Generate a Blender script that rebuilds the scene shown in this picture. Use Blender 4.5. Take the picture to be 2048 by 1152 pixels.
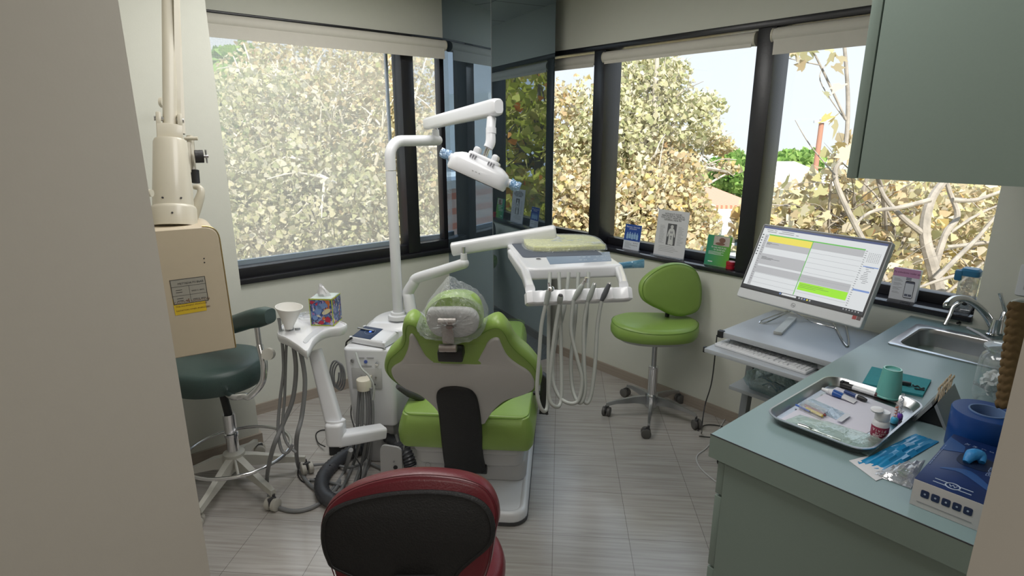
import bpy, bmesh, math, random
import numpy as np
from mathutils import Vector, Matrix, geometry

for _o in list(bpy.data.objects):
    bpy.data.objects.remove(_o)
random.seed(7)
SC = bpy.context.scene
COL = SC.collection

# ------------------------------------------------------------------ camera
FPX, PITCH, YAW, EYE = 1160.0, math.radians(15.0), math.radians(40.3), 1.55
cd = bpy.data.cameras.new('camera')
cd.sensor_width = 36.0
cd.lens = 36.0 * FPX / 2048.0
cd.clip_start = 0.02
cd.clip_end = 600
cam = bpy.data.objects.new('camera', cd)
COL.objects.link(cam)
cam.location = (0, 0, EYE)
cam.rotation_euler = (math.radians(90) - PITCH, 0, -YAW)
SC.camera = cam

# ------------------------------------------------------------------ sky, sun, exposure
wd = bpy.data.worlds.new('sky')
SC.world = wd
wd.use_nodes = True
wn = wd.node_tree
wn.nodes.clear()
_o = wn.nodes.new('ShaderNodeOutputWorld')
_b = wn.nodes.new('ShaderNodeBackground')
_g = wn.nodes.new('ShaderNodeTexCoord')
_s = wn.nodes.new('ShaderNodeSeparateXYZ')
_r = wn.nodes.new('ShaderNodeValToRGB')
_r.color_ramp.elements[0].position = 0.0
_r.color_ramp.elements[0].color = (0.43, 0.445, 0.47, 1)
_r.color_ramp.elements[1].position = 0.85
_r.color_ramp.elements[1].color = (0.66, 0.80, 1.0, 1)
_e = _r.color_ramp.elements.new(0.40)
_e.color = (0.405, 0.435, 0.48, 1)
wn.links.new(_g.outputs['Generated'], _s.inputs[0])
wn.links.new(_s.outputs['Z'], _r.inputs[0])
wn.links.new(_r.outputs[0], _b.inputs['Color'])
wn.links.new(_b.outputs[0], _o.inputs['Surface'])
_b.inputs['Strength'].default_value = 1.2

sd = bpy.data.lights.new('sun', 'SUN')
sd.energy = 4.6
sd.angle = math.radians(0.6)
sd.color = (1.0, 0.94, 0.84)
sun = bpy.data.objects.new('sun', sd)
COL.objects.link(sun)
sun.rotation_euler = Vector((0.52, 0.60, -0.72)).to_track_quat('-Z', 'Y').to_euler()

def area_light(name, loc, size, power, color, direction, portal=False):
    d = bpy.data.lights.new(name, 'AREA')
    d.shape = 'RECTANGLE'
    d.size, d.size_y = size
    d.energy = power
    d.color = color
    if portal:
        d.cycles.is_portal = True
    o = bpy.data.objects.new(name, d)
    COL.objects.link(o)
    o.location = loc
    o.rotation_euler = Vector(direction).to_track_quat('-Z', 'Y').to_euler()
    return o
area_light('room_ceiling_light', (1.15, 2.20, 2.345), (1.15, 0.58), 8.0, (1.0, 0.985, 0.96), (0, 0, -1))
area_light('room_ceiling_light', (0.95, 0.95, 2.345), (0.58, 1.15), 6.8, (1.0, 0.985, 0.96), (0, 0, -1))
area_light('hall_ceiling_light', (-0.55, -0.55, 2.335), (0.58, 0.58), 5.6, (1.0, 0.93, 0.85), (0, 0, -1))
area_light('window_portal', (2.99, 1.65, 1.45), (2.35, 1.25), 1.0, (1, 1, 1), (-1, 0, 0), True)
area_light('window_portal', (1.5, 3.40, 1.45), (1.6, 1.25), 1.0, (1, 1, 1), (0, -1, 0), True)

SC.view_settings.view_transform = 'Standard'
SC.view_settings.look = 'None'
SC.view_settings.exposure = 1.05
SC.view_settings.gamma = 1.0
SC.view_settings.use_curve_mapping = False
SC.cycles.max_bounces = 8
SC.cycles.diffuse_bounces = 4
SC.cycles.glossy_bounces = 4
SC.cycles.transmission_bounces = 6
SC.cycles.transparent_max_bounces = 14
SC.cycles.caustics_reflective = False
SC.cycles.caustics_refractive = False
SC.cycles.sample_clamp_indirect = 4.0
SC.cycles.use_denoising = True

# ------------------------------------------------------------------ where a sight line meets a plane
_fw = Vector((math.sin(YAW) * math.cos(PITCH), math.cos(YAW) * math.cos(PITCH), -math.sin(PITCH)))
_rt = Vector((math.cos(YAW), -math.sin(YAW), 0))
_up = _rt.cross(_fw)
EYEV = Vector((0, 0, EYE))
S2 = math.sqrt(0.5)
def ray(x, y): return _fw + _rt * ((x - 1024) / FPX) - _up * ((y - 576) / FPX)
def at_z(x, y, z):
    d = ray(x, y); return EYEV + d * ((z - EYE) / d.z)
def at_x(x, y, X):
    d = ray(x, y); return EYEV + d * (X / d.x)
def at_y(x, y, Y):
    d = ray(x, y); return EYEV + d * (Y / d.y)
def at_d(x, y, D): return EYEV + ray(x, y) * D
def at_a(x, y, a):
    d = ray(x, y); return EYEV + d * (a / ((d.x + d.y) * S2))
def at_plane(x, y, p, n):
    d = ray(x, y); p = Vector(p); n = Vector(n); return EYEV + d * ((p - EYEV).dot(n) / d.dot(n))

# ------------------------------------------------------------------ materials
def lin(c):
    if isinstance(c, str):
        c = [int(c[i:i + 2], 16) / 255 for i in (0, 2, 4)]
    return tuple((x / 12.92 if x <= 0.04045 else ((x + 0.055) / 1.055) ** 2.4) for x in c)
MATS = {}
def mat(name, color, rough=0.5, metal=0.0, var=0.04, scale=30, bump=0.0, bscale=120, spec=0.5, coat=0.0, emit=None, estr=0.0, trans=0.0, alpha=None, sheen=0.0):
    """Principled surface whose colour and bump come from noise."""
    if name in MATS: return MATS[name]
    m = bpy.data.materials.new(name); m.use_nodes = True
    nt = m.node_tree; p = nt.nodes['Principled BSDF']
    c = lin(color) if isinstance(color, str) else tuple(color)
    tc = nt.nodes.new('ShaderNodeTexCoord')
    nz = nt.nodes.new('ShaderNodeTexNoise'); nz.inputs['Scale'].default_value = scale; nz.inputs['Detail'].default_value = 3
    nt.links.new(tc.outputs['Object'], nz.inputs['Vector'])
    mx = nt.nodes.new('ShaderNodeMix'); mx.data_type = 'RGBA'
    mx.inputs['A'].default_value = tuple(min(1, x * (1 - var)) for x in c) + (1,)
    mx.inputs['B'].default_value = tuple(min(1, x * (1 + var)) for x in c) + (1,)
    nt.links.new(nz.outputs['Fac'], mx.inputs['Factor'])
    nt.links.new(mx.outputs['Result'], p.inputs['Base Color'])
    p.inputs['Roughness'].default_value = rough
    p.inputs['Metallic'].default_value = metal
    p.inputs['Specular IOR Level'].default_value = spec
    p.inputs['Coat Weight'].default_value = coat
    if sheen: p.inputs['Sheen Weight'].default_value = sheen
    if trans: p.inputs['Transmission Weight'].default_value = trans
    if alpha is not None: p.inputs['Alpha'].default_value = alpha
    if emit:
        p.inputs['Emission Color'].default_value = (lin(emit) if isinstance(emit, str) else tuple(emit)) + (1,)
        p.inputs['Emission Strength'].default_value = estr
    if bump:
        n2 = nt.nodes.new('ShaderNodeTexNoise'); n2.inputs['Scale'].default_value = bscale; n2.inputs['Detail'].default_value = 4
        nt.links.new(tc.outputs['Object'], n2.inputs['Vector'])
        b = nt.nodes.new('ShaderNodeBump'); b.inputs['Strength'].default_value = bump; b.inputs['Distance'].default_value = 0.01
        nt.links.new(n2.outputs['Fac'], b.inputs['Height']); nt.links.new(b.outputs['Normal'], p.inputs['Normal'])
    MATS[name] = m
    return m
def raw(name):
    m = bpy.data.materials.new(name); m.use_nodes = True; m.node_tree.nodes.clear()
    MATS[name] = m
    return m, m.node_tree
def film(name, tint, clear, rough=0.12, base=(0.8, 0.9, 1.0), wrinkle=25.0, strength=0.5):
    """thin clear plastic: mostly see-through, a wrinkled sheen and a little milkiness"""
    m, nt = raw(name); N = nt.nodes; K = nt.links
    o = N.new('ShaderNodeOutputMaterial'); t = N.new('ShaderNodeBsdfTransparent'); t.inputs[0].default_value = tuple(tint) + (1,)
    g = N.new('ShaderNodeBsdfGlossy'); g.inputs['Roughness'].default_value = rough
    d = N.new('ShaderNodeBsdfDiffuse'); d.inputs[0].default_value = tuple(base) + (1,)
    tc = N.new('ShaderNodeTexCoord'); nz = N.new('ShaderNodeTexNoise'); nz.inputs['Scale'].default_value = wrinkle; nz.inputs['Detail'].default_value = 3; nz.inputs['Distortion'].default_value = 1.5
    K.new(tc.outputs['Object'], nz.inputs['Vector'])
    b = N.new('ShaderNodeBump'); b.inputs['Strength'].default_value = strength; b.inputs['Distance'].default_value = 0.02
    K.new(nz.outputs['Fac'], b.inputs['Height']); K.new(b.outputs['Normal'], g.inputs['Normal'])
    m1 = N.new('ShaderNodeMixShader'); m1.inputs[0].default_value = 0.55
    K.new(d.outputs[0], m1.inputs[1]); K.new(g.outputs[0], m1.inputs[2])
    lw = N.new('ShaderNodeLayerWeight'); lw.inputs['Blend'].default_value = 0.25; K.new(b.outputs['Normal'], lw.inputs['Normal'])
    mr = N.new('ShaderNodeMapRange'); mr.inputs['To Min'].default_value = 1 - clear; mr.inputs['To Max'].default_value = min(1, 1 - clear + 0.55)
    K.new(lw.outputs['Facing'], mr.inputs['Value'])
    m2 = N.new('ShaderNodeMixShader'); K.new(mr.outputs[0], m2.inputs[0]); K.new(t.outputs[0], m2.inputs[1]); K.new(m1.outputs[0], m2.inputs[2])
    K.new(m2.outputs[0], o.inputs[0])
    return m

WHITE = mat('white_plastic', (0.72, 0.73, 0.76), 0.28, coat=0.3, var=0.015)
WHITEM = mat('white_matte_plastic', (0.50, 0.50, 0.505), 0.5, var=0.02)
OFFW = mat('off_white_enamel', (0.62, 0.58, 0.48), 0.35, var=0.02, coat=0.2)
BEIGE = mat('beige_enamel', (0.56, 0.48, 0.36), 0.4, var=0.03)
BLACK = mat('black_plastic', (0.018, 0.018, 0.02), 0.45, var=0.1, bump=0.1)
BLACKM = mat('black_textured_shell', (0.008, 0.008, 0.009), 0.62, var=0.2, bump=0.25, bscale=260)
DARK = mat('dark_grey_rubber', (0.06, 0.06, 0.065), 0.6, var=0.1)
CHROME = mat('chrome', (0.78, 0.78, 0.80), 0.12, 1.0, var=0.02)
STEEL = mat('brushed_steel', (0.55, 0.55, 0.56), 0.28, 1.0, var=0.06)
ALU = mat('cast_aluminium', (0.50, 0.51, 0.53), 0.3, 1.0, var=0.05)
SATIN = mat('satin_taupe_metal', (0.42, 0.38, 0.36), 0.38, 0.75, var=0.04)
HOSE = mat('grey_silicone_hose', (0.34, 0.36, 0.34), 0.45, var=0.04)
HOSED = mat('dark_grey_hose', (0.20, 0.205, 0.21), 0.45, var=0.05)
CABLE = mat('black_cable', (0.015, 0.015, 0.017), 0.5)
LIME = mat('lime_green_vinyl', (0.245, 0.375, 0.085), 0.36, var=0.05, bump=0.06, bscale=220)
TEALV = mat('dark_teal_vinyl', (0.044, 0.076, 0.070), 0.38, var=0.08, bump=0.12, bscale=300)
RED = mat('burgundy_vinyl', (0.125, 0.012, 0.020), 0.33, var=0.06, bump=0.08, bscale=260)
SEAM = mat('green_seam_thread', (0.12, 0.24, 0.02), 0.6)
PAPER = mat('white_paper', (0.66, 0.66, 0.69), 0.6, var=0.02)
INK = mat('black_ink', (0.03, 0.03, 0.035), 0.6)
INKG = mat('grey_ink', (0.30, 0.30, 0.32), 0.6)
BLACKFRAME = mat('dark_bronze_window_frame', (0.016, 0.016, 0.020), 0.32, var=0.15, bump=0.05)
GREENLAM = mat('sage_green_laminate', (0.205, 0.262, 0.232), 0.42, var=0.03, scale=300)
TOPLAM = mat('pale_sage_laminate_top', (0.225, 0.315, 0.325), 0.30, var=0.05, scale=500)

# ------------------------------------------------------------------ mesh building
def rotm(rx=0, ry=0, rz=0):
    return Matrix.Rotation(math.radians(rz), 4, 'Z') @ Matrix.Rotation(math.radians(ry), 4, 'Y') @ Matrix.Rotation(math.radians(rx), 4, 'X')
def frame(o, x, y=None, z=None):
    """matrix with local x, y, z along the given directions (z defaults to x cross y)"""
    x = Vector(x).normalized()
    if y is None:
        z = Vector(z).normalized(); y = z.cross(x).normalized(); z = x.cross(y)
    else:
        y = Vector(y); z = x.cross(y).normalized(); y = z.cross(x)
    m = Matrix((x, y, z)).transposed().to_4x4(); m.translation = Vector(o)
    return m
def catmull(pts, sub=6, closed=False):
    P = [Vector(p) for p in pts]
    if sub <= 1 or len(P) < 3: return P
    out = []; n = len(P); rng = range(n) if closed else range(n - 1)
    for i in rng:
        if closed:
            a, b, c, d = P[(i - 1) % n], P[i], P[(i + 1) % n], P[(i + 2) % n]
        else:
            a, b, c, d = P[max(i - 1, 0)], P[i], P[i + 1], P[min(i + 2, n - 1)]
        for k in range(sub):
            t = k / sub; t2 = t * t; t3 = t2 * t
            out.append(0.5 * ((2 * b) + (c - a) * t + (2 * a - 5 * b + 4 * c - d) * t2 + (3 * b - a - 3 * c + d) * t3))
    if not closed: out.append(P[-1])
    return out
def rrect(w, h, r, n=5, cx=0, cy=0):
    out = []
    for (sx, sy, a0) in ((1, 1, 0), (-1, 1, 90), (-1, -1, 180), (1, -1, 270)):
        for k in range(n + 1):
            a = math.radians(a0 + 90 * k / n)
            out.append(Vector((cx + sx * (w / 2 - r) + r * math.cos(a), cy + sy * (h / 2 - r) + r * math.sin(a))))
    return out
def rpoly(pts, r, n=5):
    """polygon with rounded corners; r is one radius or one per corner"""
    P = [Vector((p[0], p[1])) for p in pts]; out = []; m = len(P)
    for i, p in enumerate(P):
        ri = r[i] if hasattr(r, '__len__') else r
        a = (P[i - 1] - p); b = (P[(i + 1) % m] - p); la, lb = a.length, b.length; a.normalize(); b.normalize()
        ang = math.acos(max(-1, min(1, a.dot(b)))); d = min(ri / math.tan(ang / 2), la * .48, lb * .48) if ang > 0.01 else 0
        s0, s1 = p + a * d, p + b * d
        for k in range(n + 1):
            t = k / n; out.append(s0 * (1 - t) ** 2 + p * (2 * t * (1 - t)) + s1 * t ** 2)
    return out
def circle(r, n=24, cx=0, cy=0): return [Vector((cx + r * math.cos(2 * math.pi * i / n), cy + r * math.sin(2 * math.pi * i / n))) for i in range(n)]

class MB:
    """collects shapes; build() links them as ONE mesh object"""
    def __init__(s, M=None):
        s.v = []; s.f = []; s.mi = []; s.M = M or Matrix.Identity(4); s.cur = 0
    def m(s, i): s.cur = i; return s
    def add(s, V, F, L=None):
        b = len(s.v)
        for p in V:
            p = Vector(p)
            if len(p) == 2: p = Vector((p.x, p.y, 0))
            if L is not None: p = L @ p
            s.v.append(p)
        for f in F: s.f.append([b + i for i in f]); s.mi.append(s.cur)
        return s
    def box(s, c, d, bev=0, L=None, seg=2):
        bm = bmesh.new(); bmesh.ops.create_cube(bm, size=1)
        for v in bm.verts: v.co = Vector((v.co.x * d[0], v.co.y * d[1], v.co.z * d[2]))
        if bev: bmesh.ops.bevel(bm, geom=bm.edges[:], offset=min(bev, min(d) * 0.49), segments=seg, affect='EDGES', profile=0.5)
        bm.verts.index_update()
        T = Matrix.Translation(Vector(c))
        if L is not None: T = L @ T
        s.add([v.co for v in bm.verts], [[v.index for v in f.verts] for f in bm.faces], T); bm.free(); return s
    def span(s, lo, hi, bev=0, L=None):
        return s.box([(a + b) / 2 for a, b in zip(lo, hi)], [abs(b - a) for a, b in zip(lo, hi)], bev, L)
    def rings(s, R, closed=True, cap=True, L=None):
        n = len(R[0]); V = [p for r in R for p in r]; F = []
        for i in range(len(R) - 1):
            for j in range(n if closed else n - 1):
                k = (j + 1) % n
                F.append([i * n + j, i * n + k, (i + 1) * n + k, (i + 1) * n + j])
        if cap:
            F.append(list(range(n))[::-1]); F.append([(len(R) - 1) * n + j for j in range(n)])
        return s.add(V, F, L)
    def tube(s, pts, r, n=10, sub=6, L=None, flat=None, cap=True):
        P = catmull(pts, sub); m = len(P); R = []
        rr = r if hasattr(r, '__len__') else [r] * 2
        t0 = (P[1] - P[0]).normalized()
        up = Vector((0, 0, 1)) if abs(t0.z) < 0.9 else Vector((1, 0, 0))
        nx = t0.cross(up).normalized()
        for i, p in enumerate(P):
            t = (P[min(i + 1, m - 1)] - P[max(i - 1, 0)]).normalized()
            nx = (nx - t * nx.dot(t)).normalized(); ny = t.cross(nx)
            u = i / (m - 1) * (len(rr) - 1); k = min(int(u), len(rr) - 2); q = rr[k] + (rr[k + 1] - rr[k]) * (u - k)
            fy = flat if flat else 1
            R.append([p + nx * (q * math.cos(2 * math.pi * j / n)) + ny * (q * fy * math.sin(2 * math.pi * j / n)) for j in range(n)])
        return s.rings(R, True, cap, L)
    def cyl(s, p0, p1, r0, r1=None, n=24, L=None): return s.tube([p0, p1], [r0, r0 if r1 is None else r1], n, 1, L)
    def lathe(s, prof, n=28, L=None, cap=True):
        R = [[Vector((r * math.cos(2 * math.pi * j / n), r * math.sin(2 * math.pi * j / n), z)) for j in range(n)] for r, z in prof]
        return s.rings(R, True, cap, L)
    def ell(s, c, d, L=None, n=20, m=12, p=2.0):
        T = Matrix.Translation(Vector(c))
        if L is not None: T = L @ T
        R = []
        for i in range(m + 1):
            a = -math.pi / 2 + math.pi * i / m
            cr = max(1e-3, abs(math.cos(a)) ** (2 / p)); z = math.copysign(abs(math.sin(a)) ** (2 / p), math.sin(a))
            R.append([Vector((d[0] * cr * math.cos(2 * math.pi * j / n), d[1] * cr * math.sin(2 * math.pi * j / n), d[2] * z)) for j in range(n)])
        return s.rings(R, True, True, T)
    def slab(s, out, prof, L=None, warp=None):
        """outline (2-D, counter-clockwise) lofted through (inset, height) steps"""
        P = [Vector((p[0], p[1])) for p in out]; n = len(P); N = []
        ar = sum(P[i].x * P[(i + 1) % n].y - P[(i + 1) % n].x * P[i].y for i in range(n))
        if ar < 0: P.reverse()
        for i in range(n):
            t = P[(i + 1) % n] - P[i - 1]
            N.append(Vector((-t.y, t.x)).normalized() if t.length > 1e-9 else Vector((0, 0)))
        R = []
        for ins, h in prof:
            R.append([Vector((P[i].x + N[i].x * ins, P[i].y + N[i].y * ins, h)) for i in range(n)])
        caps = []
        for r in (R[0], R[-1]):
            caps.append(geometry.tessellate_polygon([[Vector((p.x, p.y, 0)) for p in r]]))
        if warp: R = [[warp(p) for p in r] for r in R]
        b = len(s.v)
        s.rings(R, True, False, L)
        for base, tris in ((0, caps[0]), ((len(R) - 1) * n, caps[1])):
            for f in tris: s.f.append([b + base + i for i in f]); s.mi.append(s.cur)
        return s
    def pad(s, out, h0, h1, r, L=None, warp=None, seg=5, dome=0.0):
        pr = [(r * (1 - math.sin(math.pi / 2 * k / seg)), h0 + r * (1 - math.cos(math.pi / 2 * k / seg))) for k in range(seg + 1)]
        pr += [(r * (1 - math.cos(math.pi / 2 * k / seg)), h1 - r * (1 - math.sin(math.pi / 2 * k / seg))) for k in range(seg + 1)]
        return s.slab(out, pr, L, warp)
    def grid(s, fn, nu, nv, L=None):
        V = [fn(i / nu, j / nv) for j in range(nv + 1) for i in range(nu + 1)]
        F = [[j * (nu + 1) + i, j * (nu + 1) + i + 1, (j + 1) * (nu + 1) + i + 1, (j + 1) * (nu + 1) + i] for j in range(nv) for i in range(nu)]
        return s.add(V, F, L)
    def build(s, name, mats, parent=None, smooth=38, kind=None):
        me = bpy.data.meshes.new(name)
        me.from_pydata([tuple(s.M @ v) for v in s.v], [], s.f)
        for m in (mats if isinstance(mats, (list, tuple)) else [mats]): me.materials.append(m)
        if max(s.mi, default=0): me.polygons.foreach_set('material_index', s.mi)
        bm = bmesh.new(); bm.from_mesh(me)
        bmesh.ops.recalc_face_normals(bm, faces=bm.faces[:])
        bm.to_mesh(me); bm.free()
        if smooth:
            me.polygons.foreach_set('use_smooth', [True] * len(me.polygons))
            me.set_sharp_from_angle(angle=math.radians(smooth))
        me.update()
        o = bpy.data.objects.new(name, me); COL.objects.link(o)
        if parent is not None: adopt(o, parent)
        if kind: o['kind'] = kind
        return o
def adopt(o, parent):
    o.parent = parent
    q = parent; M = Matrix.Identity(4)
    chain = []
    while q: chain.append(q); q = q.parent
    for q in reversed(chain): M = M @ q.matrix_parent_inverse @ q.matrix_basis
    o.matrix_parent_inverse = M.inverted()
def tag(o, label, cat, group=None):
    o['label'] = label; o['category'] = cat
    if group: o['group'] = group
    return o
def thing(name, label, cat, loc, group=None):
    o = bpy.data.objects.new(name, None); o.empty_display_size = 0.05; COL.objects.link(o)
    o.location = Vector(loc)
    return tag(o, label, cat, group)
def struct(o): o['kind'] = 'structure'; return o
def text(s, size, M, m, parent, name='lettering', ax='CENTER', ay='CENTER', ext=0.0002, sx=1.0):
    c = bpy.data.curves.new(name, 'FONT'); c.body = s; c.size = size; c.align_x = ax; c.align_y = ay; c.extrude = ext; c.resolution_u = 3
    f = bpy.data.objects.new(name, c); COL.objects.link(f)
    bpy.context.view_layer.update()
    me = bpy.data.meshes.new_from_object(f.evaluated_get(bpy.context.evaluated_depsgraph_get()))
    bpy.data.objects.remove(f); me.name = name; me.materials.clear(); me.materials.append(m)
    me.transform(M @ Matrix.Diagonal((sx, 1, 1, 1)))
    o = bpy.data.objects.new(name, me); COL.objects.link(o)
    if parent is not None: adopt(o, parent)
    return o
# ------------------------------------------------------------------ the room
XB, YA, CEIL = 2.815, 3.23, 2.36
SILLB, TOPB = 0.845, 2.055
SILLA, TOPA = 0.765, 2.115
WALL = mat('cream_wall_paint', (0.66, 0.665, 0.60), 0.75, var=0.02, bump=0.03, bscale=180)
HALLW = mat('hall_wall_paint', (0.60, 0.575, 0.52), 0.8, var=0.02, bump=0.02, bscale=140)

def floor_mat():
    m, nt = raw('vein_cut_stone_tiles'); N = nt.nodes; K = nt.links
    o = N.new('ShaderNodeOutputMaterial'); p = N.new('ShaderNodeBsdfPrincipled')
    g = N.new('ShaderNodeNewGeometry'); mp = N.new('ShaderNodeMapping'); mp.inputs['Rotation'].default_value = (0, 0, math.radians(45))
    mp.inputs['Location'].default_value = (0.0, 0.113, 0)
    K.new(g.outputs['Position'], mp.inputs['Vector'])
    b = N.new('ShaderNodeTexBrick'); b.offset = 0.0; b.inputs['Scale'].default_value = 1.0
    b.inputs['Brick Width'].default_value = 0.30; b.inputs['Row Height'].default_value = 0.30
    b.inputs['Mortar Size'].default_value = 0.0011; b.inputs['Mortar Smooth'].default_value = 0.3
    b.inputs['Color1'].default_value = (0.445, 0.425, 0.405, 1); b.inputs['Color2'].default_value = (0.475, 0.452, 0.430, 1); b.inputs['Mortar'].default_value = (0.20, 0.185, 0.17, 1)
    K.new(mp.outputs[0], b.inputs['Vector'])
    mp2 = N.new('ShaderNodeMapping'); mp2.inputs['Scale'].default_value = (1.6, 34, 1); K.new(mp.outputs[0], mp2.inputs['Vector'])
    nz = N.new('ShaderNodeTexNoise'); nz.inputs['Scale'].default_value = 2.0; nz.inputs['Detail'].default_value = 6; nz.inputs['Distortion'].default_value = 0.35
    K.new(mp2.outputs[0], nz.inputs['Vector'])
    cr = N.new('ShaderNodeValToRGB'); cr.color_ramp.elements[0].position = 0.34; cr.color_ramp.elements[0].color = (0.82, 0.80, 0.78, 1); cr.color_ramp.elements[1].position = 0.62; cr.color_ramp.elements[1].color = (1.03, 1.03, 1.03, 1)
    K.new(nz.outputs['Fac'], cr.inputs[0])
    mx = N.new('ShaderNodeMix'); mx.data_type = 'RGBA'; mx.blend_type = 'MULTIPLY'; mx.inputs['Factor'].default_value = 1.0
    K.new(b.outputs['Color'], mx.inputs['A']); K.new(cr.outputs[0], mx.inputs['B'])
    K.new(mx.outputs['Result'], p.inputs['Base Color'])
    p.inputs['Roughness'].default_value = 0.2; p.inputs['Specular IOR Level'].default_value = 0.5
    bp = N.new('ShaderNodeBump'); bp.inputs['Strength'].default_value = 0.25; bp.inputs['Distance'].default_value = 0.002; bp.invert = True
    K.new(b.outputs['Fac'], bp.inputs['Height']); K.new(bp.outputs[0], p.inputs['Normal'])
    K.new(p.outputs[0], o.inputs[0]); return m
def stone_trim():
    m, nt = raw('stone_skirting'); N = nt.nodes; K = nt.links
    o = N.new('ShaderNodeOutputMaterial'); p = N.new('ShaderNodeBsdfPrincipled'); g = N.new('ShaderNodeNewGeometry')
    mp = N.new('ShaderNodeMapping'); mp.inputs['Scale'].default_value = (2, 2, 60); K.new(g.outputs['Position'], mp.inputs['Vector'])
    nz = N.new('ShaderNodeTexNoise'); nz.inputs['Scale'].default_value = 2.0; nz.inputs['Detail'].default_value = 5; K.new(mp.outputs[0], nz.inputs['Vector'])
    cr = N.new('ShaderNodeValToRGB'); cr.color_ramp.elements[0].color = (0.29, 0.24, 0.20, 1); cr.color_ramp.elements[1].color = (0.43, 0.37, 0.31, 1)
    K.new(nz.outputs['Fac'], cr.inputs[0]); K.new(cr.outputs[0], p.inputs['Base Color']); p.inputs['Roughness'].default_value = 0.4
    K.new(p.outputs[0], o.inputs[0]); return m
def ceiling_mat():
    m, nt = raw('ceiling_tiles'); N = nt.nodes; K = nt.links
    o = N.new('ShaderNodeOutputMaterial'); p = N.new('ShaderNodeBsdfPrincipled'); g = N.new('ShaderNodeNewGeometry')
    b = N.new('ShaderNodeTexBrick'); b.offset = 0.0; b.inputs['Scale'].default_value = 1.0; b.inputs['Brick Width'].default_value = 0.61; b.inputs['Row Height'].default_value = 0.61
    b.inputs['Mortar Size'].default_value = 0.008; b.inputs['Color1'].default_value = (0.68, 0.67, 0.63, 1); b.inputs['Color2'].default_value = (0.66, 0.65, 0.61, 1); b.inputs['Mortar'].default_value = (0.35, 0.34, 0.32, 1)
    K.new(g.outputs['Position'], b.inputs['Vector']); K.new(b.outputs['Color'], p.inputs['Base Color']); p.inputs['Roughness'].default_value = 0.9
    K.new(p.outputs[0], o.inputs[0]); return m
TRIM = stone_trim()
struct(MB().span((-2.2, -2.2, -0.15), (XB + 0.17, YA + 0.17, 0)).build('floor', floor_mat(), smooth=0))
struct(MB().span((-2.2, -2.2, CEIL), (XB + 0.17, YA + 0.17, CEIL + 0.25)).build('ceiling', ceiling_mat(), smooth=0))
# window wall on the left (behind the chair): below the window, above it
w = MB(); w.span((0.0, YA, 0), (XB + 0.17, YA + 0.17, SILLA)).span((0.0, YA, TOPA), (XB + 0.17, YA + 0.17, CEIL))
w.span((0.0, YA, SILLA), (0.72, YA + 0.17, TOPA)).span((2.36, YA, SILLA), (XB + 0.17, YA + 0.17, TOPA))
struct(w.build('wall_back', WALL, smooth=0))
# window wall on the right
w = MB(); w.span((XB, -2.2, 0), (XB + 0.17, YA, SILLB - 0.025)).span((XB, -2.2, TOPB), (XB + 0.17, YA, CEIL))
w.span((XB, -2.2, SILLB - 0.025), (XB + 0.17, 0.49, TOPB)).span((XB, 3.06, SILLB - 0.025), (XB + 0.17, YA, TOPB))
struct(w.build('wall_right', WALL, smooth=0))
LWX = at_y(236, 0, 1.30).x
struct(MB().span((LWX - .01, 2.885, 0), (0.745, YA, CEIL)).build('wall_pier', WALL, smooth=0))
struct(MB().span((-2.2, 1.30, 0), (LWX, YA, CEIL)).build('wall_left', HALLW, smooth=0))
struct(MB().span((1.25, -0.05, 0), (XB, 0.118, CEIL)).build('wall_side', WALL, smooth=0))
jp = at_x(1979, 960, 0.60)
struct(MB().span((0.60, -2.2, 0), (1.25, jp.y, CEIL)).build('wall_near', HALLW, smooth=0))
w = MB(); w.span((-2.3, -2.3, 0), (-2.2, 1.3, CEIL)).span((-2.2, -2.3, 0), (0.6, -2.2, CEIL))
struct(w.build('wall_hall', HALLW, smooth=0))
# skirting
struct(MB().span((0.745, YA - 0.012, 0), (2.20, YA, 0.062)).build('baseboard_back', TRIM, smooth=0))
struct(MB().span((LWX, 2.873, 0), (0.757, 2.885, 0.062)).span((0.745, 2.885, 0), (0.757, YA, 0.062)).build('baseboard_pier', TRIM, smooth=0))
struct(MB().span((XB - 0.012, 0.70, 0), (XB, 2.95, 0.062)).build('baseboard_right', TRIM, smooth=0))

# mirror-clad corner pillar
def mirror_mat():
    m, nt = raw('smoked_mirror'); N = nt.nodes; K = nt.links
    o = N.new('ShaderNodeOutputMaterial'); g = N.new('ShaderNodeBsdfGlossy'); g.inputs['Color'].default_value = (0.25, 0.31, 0.37, 1); g.inputs['Roughness'].default_value = 0.0
    d = N.new('ShaderNodeBsdfDiffuse'); tc = N.new('ShaderNodeTexCoord'); nz = N.new('ShaderNodeTexNoise'); nz.inputs['Scale'].default_value = 40
    cr = N.new('ShaderNodeValToRGB'); cr.color_ramp.elements[0].color = (0.020, 0.028, 0.034, 1); cr.color_ramp.elements[1].color = (0.026, 0.034, 0.042, 1)
    K.new(tc.outputs['Object'], nz.inputs['Vector']); K.new(nz.outputs['Fac'], cr.inputs[0]); K.new(cr.outputs[0], d.inputs[0])
    a = N.new('ShaderNodeAddShader'); K.new(g.outputs[0], a.inputs[0]); K.new(d.outputs[0], a.inputs[1]); K.new(a.outputs[0], o.inputs[0]); return m
pc = [(2.238, 2.825), (2.700, 2.770), (2.72, 3.0), (2.72, YA), (2.176, YA)]
struct(MB().slab(pc, [(0, 0), (0, CEIL)]).build('wall_pillar', mirror_mat(), smooth=0))
# thin seam strip along the pillar's near edge
struct(MB().cyl((2.238, 2.824, 0), (2.238, 2.824, CEIL), 0.0022, n=8).build('trim_1', mat('seam_grey', (0.16, 0.18, 0.20), 0.4), smooth=60))

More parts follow.
